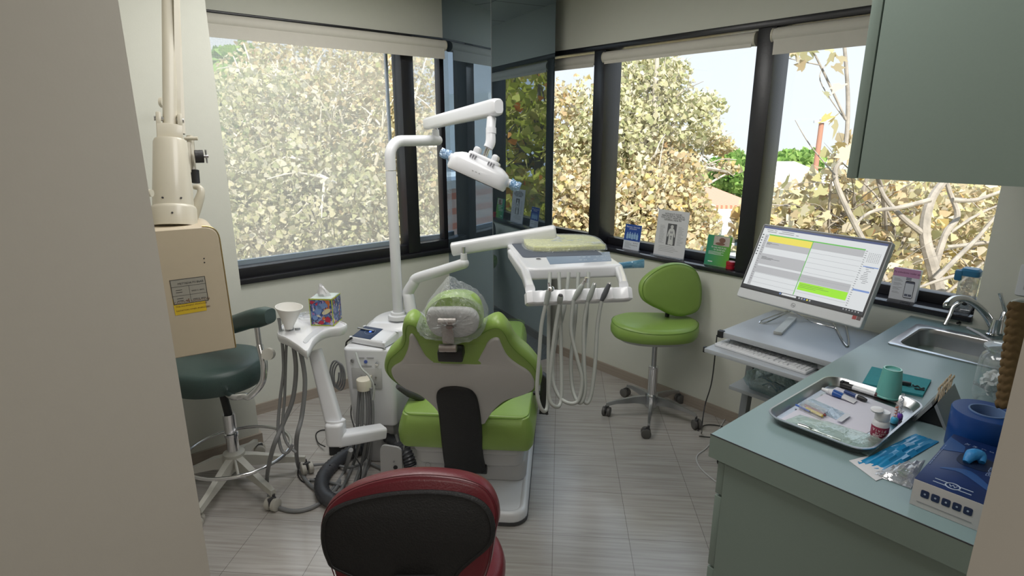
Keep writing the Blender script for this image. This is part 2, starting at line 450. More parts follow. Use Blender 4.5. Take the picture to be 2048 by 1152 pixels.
# ---- windows
def glass_mat():
    m, nt = raw('window_glass'); N = nt.nodes; K = nt.links
    o = N.new('ShaderNodeOutputMaterial'); t = N.new('ShaderNodeBsdfTransparent'); t.inputs[0].default_value = (0.95, 0.97, 0.97, 1)
    g = N.new('ShaderNodeBsdfGlossy'); g.inputs['Roughness'].default_value = 0.0
    lw = N.new('ShaderNodeLayerWeight'); pw = N.new('ShaderNodeMath'); pw.operation = 'POWER'; pw.inputs[1].default_value = 4.0; K.new(lw.outputs['Facing'], pw.inputs[0]); f = N.new('ShaderNodeMapRange'); f.inputs['To Min'].default_value = 0.02; f.inputs['To Max'].default_value = 0.6; K.new(pw.outputs[0], f.inputs['Value'])
    x = N.new('ShaderNodeMixShader'); K.new(f.outputs[0], x.inputs[0]); K.new(t.outputs[0], x.inputs[1]); K.new(g.outputs[0], x.inputs[2]); K.new(x.outputs[0], o.inputs[0]); return m
GLASS = glass_mat()
def screen_mat():
    m, nt = raw('solar_screen_mesh'); N = nt.nodes; K = nt.links
    o = N.new('ShaderNodeOutputMaterial'); t = N.new('ShaderNodeBsdfTransparent')
    d = N.new('ShaderNodeBsdfDiffuse'); d.inputs[0].default_value = (0.88, 0.86, 0.80, 1); tl = N.new('ShaderNodeBsdfTranslucent'); tl.inputs[0].default_value = (0.92, 0.90, 0.84, 1)
    dm = N.new('ShaderNodeMixShader'); dm.inputs[0].default_value = 0.75; K.new(d.outputs[0], dm.inputs[1]); K.new(tl.outputs[0], dm.inputs[2])
    g = N.new('ShaderNodeNewGeometry'); s = N.new('ShaderNodeSeparateXYZ'); K.new(g.outputs['Position'], s.inputs[0])
    ws = []
    for ax in ('X', 'Z'):
        mm = N.new('ShaderNodeMath'); mm.operation = 'MULTIPLY'; mm.inputs[1].default_value = 2 * math.pi / 0.0115; K.new(s.outputs[ax], mm.inputs[0])
        sn = N.new('ShaderNodeMath'); sn.operation = 'SINE'; K.new(mm.outputs[0], sn.inputs[0])
        pw = N.new('ShaderNodeMath'); pw.operation = 'GREATER_THAN'; pw.inputs[1].default_value = 0.80; K.new(sn.outputs[0], pw.inputs[0]); ws.append(pw)
    mxm = N.new('ShaderNodeMath'); mxm.operation = 'MAXIMUM'; K.new(ws[0].outputs[0], mxm.inputs[0]); K.new(ws[1].outputs[0], mxm.inputs[1])
    nz = N.new('ShaderNodeTexNoise'); nz.inputs['Scale'].default_value = 9; nz.inputs['Detail'].default_value = 4; K.new(g.outputs['Position'], nz.inputs['Vector'])
    mr = N.new('ShaderNodeMapRange'); mr.inputs['To Min'].default_value = 0.38; mr.inputs['To Max'].default_value = 0.52; K.new(nz.outputs['Fac'], mr.inputs['Value'])
    ad = N.new('ShaderNodeMath'); ad.operation = 'MULTIPLY_ADD'; ad.inputs[1].default_value = 0.10; K.new(mxm.outputs[0], ad.inputs[0]); K.new(mr.outputs[0], ad.inputs[2])
    x = N.new('ShaderNodeMixShader'); K.new(ad.outputs[0], x.inputs[0]); K.new(t.outputs[0], x.inputs[1]); K.new(dm.outputs[0], x.inputs[2]); K.new(x.outputs[0], o.inputs[0]); return m
# left window: black frame, mullion, panes, outside sun screen
win = MB()
win.span((0.74, YA - 0.022, SILLA), (2.19, YA + 0.10, SILLA + 0.030), 0.004)
win.span((0.74, YA + 0.01, SILLA + 0.028), (2.19, YA + 0.09, SILLA + 0.085), 0.004)
win.span((1.865, YA - 0.01, SILLA + 0.03), (1.952, YA + 0.10, TOPA), 0.004)
win.span((2.165, YA + 0.03, SILLA + 0.03), (2.36, YA + 0.09, TOPA), 0.004)
win.span((0.74, YA - 0.004, TOPA - 0.012), (2.19, YA + 0.10, TOPA + 0.001), 0.002)
win.span((0.74, YA + 0.02, SILLA), (0.765, YA + 0.1, TOPA))
wo = struct(win.build('window_1', BLACKFRAME))
MB().span((0.745, YA + 0.062, SILLA + 0.07), (1.88, YA + 0.067, TOPA)).build('pane', GLASS, wo, 0)
MB().span((1.94, YA + 0.062, SILLA + 0.07), (2.20, YA + 0.067, TOPA)).build('pane', GLASS, wo, 0)
SCRN = screen_mat()
MB().add([(0.75, YA + 0.13, SILLA + 0.10), (1.846, YA + 0.13, SILLA + 0.10), (1.846, YA + 0.13, TOPA), (0.75, YA + 0.13, TOPA)], [(0, 1, 2, 3)]).build('sun_screen', SCRN, wo, 0)
MB().add([(1.962, YA + 0.13, SILLA + 0.10), (2.22, YA + 0.13, SILLA + 0.10), (2.22, YA + 0.13, TOPA), (1.962, YA + 0.13, TOPA)], [(0, 1, 2, 3)]).build('sun_screen', SCRN, wo, 0)
sf = MB()
sf.span((0.75, YA + 0.118, SILLA + 0.075), (1.848, YA + 0.14, SILLA + 0.105)).span((1.96, YA + 0.118, SILLA + 0.075), (2.22, YA + 0.14, SILLA + 0.105)).span((1.838, YA + 0.118, SILLA + 0.1), (1.852, YA + 0.14, TOPA))
sf.build('screen_frame', mat('grey_aluminium_frame', (0.42, 0.47, 0.55), 0.45), wo)
# right window
win = MB()
win.span((XB - 0.018, 0.49, SILLB - 0.024), (XB + 0.16, 3.06, SILLB), 0.004)
SILLM = mat('polished_black_sill', (0.02, 0.02, 0.025), 0.09, var=0.1)
wo2 = struct(win.build('window_2', SILLM))
fr = MB()
fr.span((XB + 0.10, 0.49, SILLB), (XB + 0.16, 3.06, SILLB + 0.045), 0.003)
fr.span((XB - 0.004, 0.49, TOPB - 0.028), (XB + 0.16, 3.06, TOPB + 0.002), 0.003)
fr.build('frame', BLACKFRAME, wo2)
MULL = []
for y0, y1 in ((2.462, 2.552), (1.425, 1.515)):
    q = MB().span((XB + 0.005, y0, SILLB), (XB + 0.16, y1, TOPB), 0.004); q.build('mullion', BLACKFRAME, wo2)
MB().span((XB + 0.125, 1.51, SILLB + 0.03), (XB + 0.13, 2.47, TOPB)).build('pane', GLASS, wo2, 0)
MB().span((XB + 0.125, 2.55, SILLB + 0.03), (XB + 0.13, 3.07, TOPB)).build('pane', GLASS, wo2, 0)
MB().span((XB + 0.125, 0.48, SILLB + 0.03), (XB + 0.13, 1.43, TOPB)).build('pane', GLASS, wo2, 0)

# ---- roller blinds
BLINDM = mat('warm_white_blind_fabric', (0.66, 0.63, 0.57), 0.7, var=0.03, bump=0.1, bscale=400)
def blind(p0, p1, r, drop, label, thick=0.006, back=Vector((0, 0, 0))):
    p0, p1 = Vector(p0), Vector(p1); d = (p1 - p0).normalized()
    t = thing('roller_blind', label, 'blind', (p0 + p1) / 2, 'roller blinds above the windows')
    MB().cyl(p0, p1, r, n=28).build('fabric_roll', BLINDM, t)
    s = d.cross(Vector((0, 0, 1))).normalized()
    a = p0 + s * (r * 0.7) + back; b = p1 + s * (r * 0.7) + back
    L = frame((a + b) / 2 + Vector((0, 0, -(r + drop) / 2)), d, z=Vector((0, 0, 1)))
    MB().box((0, 0, 0), ((b - a).length - 0.02, 0.003, r + drop), 0, L).build('hem', BLINDM, t)
    MB().cyl(p0 - d * 0.006, p0 + d * 0.002, r * 1.05, n=24).build('end_bracket', OFFW, t)
    MB().cyl(p1 - d * 0.002, p1 + d * 0.006, r * 1.05, n=24).build('end_bracket', OFFW, t)
    return t
blind((0.755, YA - 0.036, 2.066), (2.158, YA - 0.036, 2.066), 0.030, 0.050, 'long roller blind rolled up over the left window behind the x-ray arm')
blind((XB + 0.045, 2.98, 1.985), (XB + 0.045, 2.560, 1.985), 0.033, 0.012, 'short roller blind in the narrow bay beside the mirrored pillar')
blind((XB + 0.022, 2.475, 1.985), (XB + 0.022, 1.53, 1.985), 0.033, 0.006, 'roller blind rolled up over the middle right window bay')
blind((XB + 0.022, 1.44, 1.990), (XB + 0.022, 0.52, 1.990), 0.033, 0.055, 'roller blind partly hidden by the upper cabinet')

# ------------------------------------------------------------------ outside
def leaf_mat(name, ramp, trans=0.45):
    m, nt = raw(name); N = nt.nodes; K = nt.links
    o = N.new('ShaderNodeOutputMaterial'); g = N.new('ShaderNodeNewGeometry'); r = N.new('ShaderNodeValToRGB')
    r.color_ramp.interpolation = 'LINEAR'
    while len(r.color_ramp.elements) < len(ramp): r.color_ramp.elements.new(0.5)
    for e, (p, c) in zip(r.color_ramp.elements, ramp): e.position = p; e.color = tuple(c) + (1,)
    K.new(g.outputs['Random Per Island'], r.inputs[0])
    d = N.new('ShaderNodeBsdfDiffuse'); t = N.new('ShaderNodeBsdfTranslucent'); K.new(r.outputs[0], d.inputs[0]); K.new(r.outputs[0], t.inputs[0])
    x = N.new('ShaderNodeMixShader'); x.inputs[0].default_value = trans; K.new(d.outputs[0], x.inputs[1]); K.new(t.outputs[0], x.inputs[2]); K.new(x.outputs[0], o.inputs[0]); return m
TAN = leaf_mat('autumn_tan_leaves', [(0, (0.44, 0.33, 0.20)), (0.25, (0.62, 0.50, 0.32)), (0.5, (0.64, 0.56, 0.32)), (0.75, (0.70, 0.64, 0.50)), (1, (0.46, 0.48, 0.20))])
GOLD = leaf_mat('autumn_gold_leaves', [(0, (0.46, 0.34, 0.20)), (0.25, (0.62, 0.52, 0.35)), (0.5, (0.50, 0.47, 0.24)), (0.8, (0.70, 0.62, 0.50)), (0.95, (0.64, 0.50, 0.18)), (1, (0.46, 0.27, 0.16))])
OLIVE = leaf_mat('olive_yellow_leaves', [(0, (0.35, 0.36, 0.05)), (0.4, (0.50, 0.48, 0.08)), (0.7, (0.62, 0.54, 0.16)), (0.93, (0.66, 0.52, 0.20)), (1, (0.70, 0.20, 0.03))], 0.6)
GREEN = leaf_mat('green_leaves', [(0, (0.12, 0.22, 0.06)), (0.5, (0.24, 0.40, 0.10)), (1, (0.40, 0.52, 0.18))])
BARK = mat('pale_sycamore_bark', (0.40, 0.36, 0.31), 0.8, var=0.4, scale=14, bump=0.3, bscale=40)
BARKD = mat('brown_bark', (0.17, 0.13, 0.10), 0.85, var=0.3, scale=20, bump=0.3)
LEAF = np.array([(0, 0), (0.30, -0.10), (0.62, 0.10), (0.44, 0.24), (0.58, 0.56), (0.24, 0.50), (0.0, 1.0), (-0.24, 0.50), (-0.58, 0.56), (-0.44, 0.24), (-0.62, 0.10), (-0.30, -0.10)])
LEAFS = np.array([(0, -0.1), (0.48, 0.12), (0.34, 0.50), (0.0, 1.0), (-0.34, 0.50), (-0.48, 0.12)])
def leaves(name, pts, size, m, parent, rng, shape=LEAFS):
    n = len(pts); k = len(shape)
    a = rng.normal(size=(n, 3)); a /= np.linalg.norm(a, axis=1)[:, None]
    b = rng.normal(size=(n, 3)); b -= a * (a * b).sum(1)[:, None]; b /= np.linalg.norm(b, axis=1)[:, None]
    c = np.cross(a, b)
    s = size * rng.uniform(0.6, 1.3, n)
    V = pts[:, None, :] + s[:, None, None] * (shape[None, :, 0, None] * a[:, None, :] + (shape[None, :, 1, None] - 0.4) * b[:, None, :] + (0.25 * np.abs(shape[None, :, 0, None]) * c[:, None, :]))
    me = bpy.data.meshes.new(name); me.vertices.add(n * k); me.vertices.foreach_set('co', V.astype(np.float32).ravel())
    me.loops.add(n * k); me.loops.foreach_set('vertex_index', np.arange(n * k, dtype=np.int32))
    me.polygons.add(n); me.polygons.foreach_set('loop_start', np.arange(0, n * k, k, dtype=np.int32)); me.polygons.foreach_set('loop_total', np.full(n, k, dtype=np.int32))
    me.materials.append(m); me.update(calc_edges=True); me.validate()
    o = bpy.data.objects.new(name, me); COL.objects.link(o); adopt(o, parent); o['kind'] = 'stuff'; return o
def blob(rng, c, r, n, shell=0.55):
    d = rng.normal(size=(n, 3)); d /= np.linalg.norm(d, axis=1)[:, None]
    q = rng.uniform(shell ** 3, 1, n) ** (1 / 3)
    # lumpy surface so that crowns do not read as balls
    lump = 1 + 0.22 * np.sin(5 * d[:, 0] + 3 * d[:, 2] + c[0]) * np.cos(4 * d[:, 1] - 2 * d[:, 2] + c[1])
    return np.array(c)[None] + d * (q * lump)[:, None] * np.array(r)[None]
GROUND = -5.2
def tree(label, base, blobs, size, m, seed, bark=BARK, trunk_r=0.16, nbranch=14, group='trees outside the windows', limbs=(), dens=2.0, shell=0.55):
    rng = np.random.default_rng(seed); rd = random.Random(seed)
    t = thing('sycamore_tree', label, 'tree', (base[0], base[1], GROUND), group)
    c0 = Vector(np.mean([b[0] for b in blobs], axis=0))
    top = Vector((c0.x, c0.y, max(b[0][2] for b in blobs)))
    q = MB(); q.tube([(base[0], base[1], GROUND), (base[0] * 0.7 + c0.x * 0.3, base[1] * 0.7 + c0.y * 0.3, GROUND + (c0.z - GROUND) * 0.55), c0, top], [trunk_r, trunk_r * 0.8, trunk_r * 0.45, trunk_r * 0.15], 8, 5)
    for i in range(nbranch):
        b = rd.choice(blobs); c = Vector(b[0]); r = b[1]
        s = Vector((base[0] * 0.3 + c0.x * 0.7, base[1] * 0.3 + c0.y * 0.7, c0.z - rd.uniform(0.2, 1.6)))
        d = Vector((rd.gauss(0, 1), rd.gauss(0, 1), rd.gauss(0.3, 0.8))).normalized()
        e = c + Vector((d.x * r[0], d.y * r[1], d.z * r[2]))
        mid = s.lerp(e, 0.5) + Vector((rd.uniform(-.25, .25), rd.uniform(-.25, .25), rd.uniform(0, .3)))
        rr = trunk_r * rd.uniform(0.16, 0.34)
        q.tube([s, mid, e], [rr, rr * 0.7, rr * 0.2], 6, 5)
        for k in range(3):
            o_ = mid.lerp(e, rd.uniform(0, .8)); dd = Vector((rd.gauss(0, 1), rd.gauss(0, 1), rd.gauss(0, 1))).normalized() * rd.uniform(.3, .8)
            q.tube([o_, o_ + dd * 0.5 + Vector((0, 0, .06)), o_ + dd], [rr * 0.35, rr * 0.2, rr * 0.08], 5, 3)
    for L_, r_ in limbs: q.tube(L_, r_, 8, 6)
    q.build('trunk', bark, t)
    for mm in dict.fromkeys(b[3] if len(b) > 3 else m for b in blobs):
        pts = np.concatenate([blob(rng, b[0], b[1], int(b[2] * dens), shell) for b in blobs if (b[3] if len(b) > 3 else m) is mm])
        keep = (pts[:, 0] > XB + 0.6) | (pts[:, 1] > YA + 0.6)
        leaves('foliage', pts[keep], size, mm, t, rng)
    return t
def D3(x, y, d): return tuple(at_d(x, y, d))
# the tree filling the left window
PALEB = mat('bleached_bark', (0.66, 0.60, 0.52), 0.85, var=0.3, scale=16)
YGRN = leaf_mat('yellow_green_leaves', [(0, (0.34, 0.36, 0.19)), (0.35, (0.52, 0.50, 0.29)), (0.7, (0.66, 0.60, 0.42)), (1, (0.70, 0.66, 0.54))])
tree('big pale autumn tree filling the left window behind the sun screen', tuple(at_d(640, 600, 7.6)),
     [(D3(520, 330, 7.2), (1.3, 1.3, 1.2), 2600, YGRN), (D3(700, 330, 7.8), (1.5, 1.4, 1.4), 3000), (D3(620, 470, 6.8), (1.6, 1.4, 1.0), 2600, YGRN),
      (D3(640, 150, 8.2), (1.2, 1.3, 0.8), 1500), (D3(860, 300, 8.4), (1.0, 1.0, 1.6), 2200), (D3(440, 480, 6.6), (0.9, .9, 1.1), 1400, YGRN)], 0.062, TAN, 3, PALEB, nbranch=150, dens=3.2)
tree('dark green tree seen faintly through the left window at upper left', tuple(at_d(470, 420, 12.5)),
     [(D3(480, 230, 12.5), (1.5, 1.3, 1.3), 2600), (D3(600, 300, 13.0), (1.7, 1.4, 1.6), 2600)], 0.2, GREEN, 5, BARKD, nbranch=8)
# the tree in the middle of the right window
tree('golden tree with open crown filling the middle right window bay', tuple(at_d(1250, 700, 8.8)),
     [(D3(1290, 185, 9.2), (0.70, 0.70, 0.58), 1150, YGRN), (D3(1350, 250, 9.2), (0.66, 0.70, 0.46), 950, YGRN), (D3(1215, 290, 8.8), (0.75, 0.8, 0.85), 1500, YGRN), (D3(1310, 355, 9.0), (0.75, 0.8, 0.55), 1350),
      (D3(1235, 440, 8.4), (1.0, 0.9, 0.8), 2300), (D3(1350, 440, 8.6), (0.58, 0.66, 0.52), 1200), (D3(1130, 250, 9.2), (0.5, .6, .7), 800), (D3(1130, 430, 8.4), (0.7, 0.7, 0.8), 1700), (D3(1432, 290, 9.6), (0.30, 0.3, 0.18), 200), (D3(1405, 212, 9.4), (0.34, 0.4, 0.24), 240, YGRN), (D3(1300, 560, 8.4), (1.2, 1.0, 0.9), 2300), (D3(1450, 335, 9.6), (0.2, 0.25, 0.13), 90), (D3(1340, 140, 9.3), (.3, .35, .22), 170, YGRN), (D3(1270, 120, 9.3), (.4, .35, .25), 240, YGRN)],
     0.075, GOLD, 11, BARK, 0.17, 46, shell=0.35)
# the sycamore close to the right-hand bay: pale limbs, sparse big leaves
def limb(pts, D): return [at_d(x, y, d) for (x, y), d in zip(pts, D if hasattr(D, '__len__') else [D] * len(pts))]
LIMBB = mat('mottled_limb_bark', (0.27, 0.235, 0.20), 0.8, var=0.7, scale=9, bump=0.3, bscale=40)
limbs = [(limb([(1905, 720), (1872, 560), (1850, 470), (1862, 400), (1905, 330), (1930, 200)], 4.9), [.058, .052, .044, .036, .028, .016]),
         (limb([(1862, 560), (1890, 470), (1915, 430), (1895, 370), (1870, 250)], 5.0), [.030, .027, .024, .018, .010]),
         (limb([(1870, 560), (1920, 510), (1960, 470), (2010, 410)], 4.7), [.022, .019, .015, .009]),
         (limb([(2010, 575), (1940, 550), (1880, 560), (1800, 590)], 4.6), [.017, .015, .013, .006]),
         (limb([(1850, 470), (1800, 430), (1762, 380), (1745, 300)], 4.9), [.027, .022, .017, .009]),
         (limb([(1770, 560), (1700, 430), (1670, 350), (1690, 300), (1696, 200), (1688, 80)], 4.3), [.022, .020, .018, .016, .014, .012]),
         (limb([(1692, 240), (1650, 150), (1620, 90), (1600, 50)], 4.3), [.009, .008, .006, .004]),
         (limb([(1640, 130), (1600, 122), (1560, 112)], 4.3), [.005, .004, .002]),
         (limb([(1690, 240), (1640, 160), (1660, 120)], 4.4), [.004, .004, .002]),
         (limb([(1670, 350), (1620, 290), (1590, 240)], 4.2), [.006, .004, .002]),
         (limb([(1860, 400), (1800, 415), (1740, 425), (1700, 460)], 4.8), [.022, .018, .014, .008]),
         (limb([(1905, 400), (1950, 400), (2010, 380)], 4.7), [.02, .016, .012])]
t = tree('bare limbed pale sycamore close outside the right window under the wall cabinet', tuple(at_d(1900, 760, 5.2)),
         [(D3(1640, 450, 5.6), (.55, .55, .5), 430), (D3(1760, 450, 5.8), (.6, .6, .5), 480), (D3(1900, 500, 6.2), (.8, .7, .7), 800), (D3(1960, 420, 6.4), (.6, .6, .6), 450), (D3(1560, 480, 5.4), (.30, .35, .36), 170), (D3(1500, 450, 5.2), (.16, .2, .26), 80), (D3(1690, 330, 5.0), (.16, .2, .25), 60), (D3(1720, 560, 5.2), (.8, .5, .45), 500)],
         0.085, GOLD, 21, LIMBB, 0.07, 46, limbs=limbs)
rng = np.random.default_rng(5)
big = np.array([tuple(at_d(x, y, d)) for x, y, d in ((1652, 190, 3.9), (1675, 178, 3.9), (1665, 236, 4.0), (1672, 262, 3.9), (1680, 290, 3.9), (1655, 238, 4.0), (1578, 100, 4.2), (1596, 112, 4.2), (1600, 97, 4.2), (1622, 104, 4.3), (1658, 118, 4.2), (1680, 120, 4.2), (1676, 140, 4.2), (1660, 95, 4.3), (1585, 88, 4.3), (1612, 118, 4.3), (1600, 130, 4.3), (1690, 300, 4.0), (1575, 360, 4.2), (1590, 380, 4.2), (1560, 400, 4.2), (1640, 380, 4.2), (1610, 420, 4.2), (1670, 330, 4.1), (1590, 430, 4.4), (1650, 430, 4.2))])
leaves('foliage', big, 0.105, GOLD, t, rng, LEAF)
tree('tan leaved tree forming the background behind the pale sycamore', tuple(at_d(1820, 800, 10.5)),
     [(D3(1620, 480, 10.5), (1.1, 1.1, .85), 1700), (D3(1780, 470, 10.8), (1.4, 1.3, 1.0), 2400), (D3(1950, 450, 11), (1.4, 1.3, 1.3), 2400), (D3(1750, 590, 10), (1.8, 1.2, .9), 2000)], 0.10, TAN, 23, PALEB, 0.16, 40, dens=1.5)
# trees that only the pillar's mirror shows
tree('yellow green tree mirrored in the pillar right of the dental lamp', (6.0, -3.4),
     [((5.2, -1.9, 1.2), (1.1, 1.2, .95), 1700), ((5.6, -2.6, 2.3), (1.2, 1.2, 1.1), 1700), ((6.3, -3.6, 1.2), (1.6, 1.4, 1.8), 2400), ((4.9, -1.6, 0.2), (0.9, 1.0, .8), 1100)], 0.14, OLIVE, 31, BARKD, 0.14, 24, dens=0.7)
# ground, hedge, houses, pole
GRASS = mat('dry_lawn', (0.30, 0.29, 0.18), 0.95, var=0.25, scale=3)
struct(MB().span((-60, 3.6, GROUND - 0.3), (140, 140, GROUND)).span((3.2, -60, GROUND - 0.3), (140, 3.6, GROUND)).build('floor_garden', GRASS, smooth=0))
def roof_mat(name, c1, c2):
    m, nt = raw(name); N = nt.nodes; K = nt.links
    o = N.new('ShaderNodeOutputMaterial'); p = N.new('ShaderNodeBsdfPrincipled'); tc = N.new('ShaderNodeTexCoord'); wv = N.new('ShaderNodeTexWave')
    wv.inputs['Scale'].default_value = 3.0; wv.inputs['Distortion'].default_value = 1; K.new(tc.outputs['Object'], wv.inputs['Vector'])
    r = N.new('ShaderNodeValToRGB'); r.color_ramp.elements[0].color = c1 + (1,); r.color_ramp.elements[1].color = c2 + (1,); K.new(wv.outputs['Fac'], r.inputs[0]); K.new(r.outputs[0], p.inputs['Base Color']); p.inputs['Roughness'].default_value = 0.85
    K.new(p.outputs[0], o.inputs[0]); return m
STUCCO = mat('white_stucco', (0.78, 0.78, 0.76), 0.9, var=0.04, bump=0.1)
GSTUC = mat('grey_green_stucco', (0.42, 0.50, 0.52), 0.9, var=0.05)
TILE = roof_mat('red_clay_tiles', (0.36, 0.14, 0.09), (0.60, 0.32, 0.22))
PALE = roof_mat('pale_roof', (0.62, 0.60, 0.56), (0.72, 0.70, 0.66))
PANE = mat('dark_house_window', (0.05, 0.07, 0.10), 0.2)
def house(label, px0, px1, ytop, yeave, D, wallm, roofm, depth=5.0, winpx=()):
    a = at_d(px0, yeave, D); b = at_d(px1, yeave, D); u = (b - a); u.z = 0; w_ = u.length; u.normalize()
    t = thing('house', label, 'house', Vector(((a.x + b.x) / 2, (a.y + b.y) / 2, GROUND)), 'houses beyond the trees')
    L = frame(Vector((a.x, a.y, 0)), u, z=Vector((0, 0, 1)))
    MB().span((0, 0, GROUND), (w_, depth, a.z), 0, L).build('wall', wallm, t, 0)
    rz = at_d(px0, ytop, D + depth / 2).z
    r = MB(); r.add([(-.3, -.3, a.z), (w_ + .3, -.3, a.z), (w_ + .3, depth + .3, a.z), (-.3, depth + .3, a.z), (w_ * .15, depth / 2, rz), (w_ * .85, depth / 2, rz), (-.3, -.3, a.z - .15), (w_ + .3, -.3, a.z - .15), (w_ + .3, depth + .3, a.z - .15), (-.3, depth + .3, a.z - .15)],
                    [(0, 1, 5, 4), (2, 3, 4, 5), (1, 2, 5), (3, 0, 4), (6, 9, 8, 7), (0, 6, 7, 1), (1, 7, 8, 2), (2, 8, 9, 3), (3, 9, 6, 0)], L)
    r.build('roof', roofm, t, 0)
    for x0, y0, x1, y1 in winpx:
        p = at_d(x0, y0, D); q = at_d(x1, y1, D); f0 = (p - Vector((a.x, a.y, 0))).dot(u); f1 = (q - Vector((a.x, a.y, 0))).dot(u)
        f = MB().span((f0 - .06, -.06, q.z - .06), (f1 + .06, .05, p.z + .06), 0, L).build('window', STUCCO, t, 0)
        MB().span((f0, -.08, q.z), (f1, .0, p.z), 0, L).build('pane', PANE, f, 0)
    return t
house('white house with a red clay tile roof beyond the golden tree', 1390, 1492, 372, 408, 17.5, STUCCO, TILE, 5)
house('grey green house with small dark windows behind the green leaflet', 1462, 1545, 430, 452, 12.6, GSTUC, PALE, 2.6, [(1470, 478, 1477, 497), (1484, 482, 1492, 500)])
house('pale roofed house far behind the utility pole', 1545, 1690, 322, 372, 26, STUCCO, PALE, 8, [(1600, 385, 1612, 402)])
def brick_mat():
    m, nt = raw('red_brick'); N = nt.nodes; K = nt.links
    o = N.new('ShaderNodeOutputMaterial'); p = N.new('ShaderNodeBsdfPrincipled'); g = N.new('ShaderNodeNewGeometry'); s = N.new('ShaderNodeSeparateXYZ'); c = N.new('ShaderNodeCombineXYZ')
    K.new(g.outputs['Position'], s.inputs[0]); K.new(s.outputs['Y'], c.inputs['X']); K.new(s.outputs['Z'], c.inputs['Y'])
    b = N.new('ShaderNodeTexBrick'); b.inputs['Scale'].default_value = 1; b.inputs['Brick Width'].default_value = 0.22; b.inputs['Row Height'].default_value = 0.075; b.inputs['Mortar Size'].default_value = 0.006
    b.inputs['Color1'].default_value = (0.62, 0.20, 0.13, 1); b.inputs['Color2'].default_value = (0.72, 0.27, 0.18, 1); b.inputs['Mortar'].default_value = (0.75, 0.55, 0.48, 1)
    K.new(c.outputs[0], b.inputs['Vector']); K.new(b.outputs['Color'], p.inputs['Base Color']); p.inputs['Roughness'].default_value = 0.9; K.new(p.outputs[0], o.inputs[0]); return m
t = thing('brick_wing', 'red brick wing of the building mirrored in the pillar left of the lamp', 'building', (-1.2, 6.2, GROUND))
MB().span((-3.2, 4.4, GROUND), (0.75, 9.5, 1.02)).build('wall', brick_mat(), t, 0)
MB().span((-3.25, 4.35, 1.02), (0.80, 9.55, 1.10)).build('coping', STUCCO, t, 0)
MB().span((-2.6, 4.8, 1.10), (-0.6, 9.0, 2.0)).build('penthouse', STUCCO, t, 0)
# far trees and hills
def bush(label, c, r, n, size, m, seed, cat='tree', name='leafy_tree', bark=BARKD):
    rg = np.random.default_rng(seed); t = thing(name, label, cat, (c[0], c[1], GROUND), 'trees outside the windows')
    MB().tube([(c[0], c[1], GROUND), (c[0], c[1], c[2])], [0.15, 0.06], 6, 1).build('trunk', bark, t)
    leaves('foliage', blob(rg, c, r, n), size, m, t, rg); return t
bush('bright green rounded tree above the red tile roof', D3(1470, 345, 27), (1.35, 1.3, 1.0), 1700, 0.28, GREEN, 41)
bush('green tree behind the utility pole at the foot of the far hill', D3(1590, 322, 34), (1.7, 1.7, .6), 900, 0.4, GREEN, 42)
bush('small green tree rising behind the grey green house', D3(1425, 372, 31), (1.1, 1.2, .8), 900, 0.3, GREEN, 43)
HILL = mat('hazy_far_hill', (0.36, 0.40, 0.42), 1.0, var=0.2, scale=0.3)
def ridge(label, x0, x1, ytop, D, seed):
    rd = random.Random(seed); t = MB(); n = 60; V = []
    for i in range(n + 1):
        x = x0 + (x1 - x0) * i / n; p = at_d(x, ytop + 7 * math.sin(i * .7 + seed) + rd.uniform(-4, 4), D); q = at_d(x, ytop, D + 30)
        V += [Vector((p.x, p.y, GROUND)), p, Vector((q.x, q.y, p.z - 2)), Vector((q.x, q.y, GROUND))]
    F = []
    for i in range(n):
        for k in range(4): F.append([i * 4 + k, i * 4 + (k + 1) % 4, i * 4 + 4 + (k + 1) % 4, i * 4 + 4 + k])
    F.append([0, 1, 2, 3]); F.append([n * 4 + k for k in range(4)])
    o = t.add(V, F).build('hill', HILL, None, 60); o.location = (0, 0, 0)
    return tag(o, label, 'hill')
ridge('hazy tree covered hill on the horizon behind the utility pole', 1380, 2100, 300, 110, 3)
p0 = at_d(1632, 330, 30); p1 = at_d(1634, 240, 30)
t = thing('utility_pole', 'brown wooden utility pole with one crossarm outside the right window', 'pole', (p0.x, p0.y, GROUND))
POLE = mat('weathered_pole_wood', (0.33, 0.16, 0.11), 0.85, var=0.2)
MB().cyl((p0.x, p0.y, GROUND), (p0.x, p0.y, p1.z), 0.15, 0.12, 12).build('post', POLE, t)
c = at_d(1634, 243, 29.9); L = frame(Vector((p0.x, p0.y, p1.z - .1)), _rt, z=(0, 0, 1))
MB().box((0, -.15, 0), (0.95, .1, .12), 0.01, L).build('crossarm', mat('grey_timber', (0.4, 0.4, 0.42), 0.8), t)
# ------------------------------------------------------------------ dental chair, set on the diagonal of the room
MCH = frame((0, 0, 0), (S2, -S2, 0), (S2, S2, 0))
MCHI = MCH.inverted()
def ch(px, py, a): return MCHI @ at_a(px, py, a)
RC = -0.375
def crop(pts, ox, oy, s): return [(ox + x * s, oy + y * s) for x, y in pts]
t = thing('dental_chair', 'lime green dental chair seen from behind with white shell and black spine plate', 'dental chair', MCH @ Vector((RC, 2.6, 0)))
# base plate
MB(MCH).slab(rrect(0.54, 1.15, 0.07, 6, RC, 2.595), [(0.012, 0), (0, 0.004), (0, 0.018)]).build('base_trim', DARK, t)
MB(MCH).slab(rrect(0.535, 1.145, 0.07, 6, RC, 2.595), [(0, 0.018), (0, 0.046), (0.006, 0.056), (0.016, 0.060), (0.026, 0.058), (0.032, 0.052)]).build('base_plate', WHITE, t)
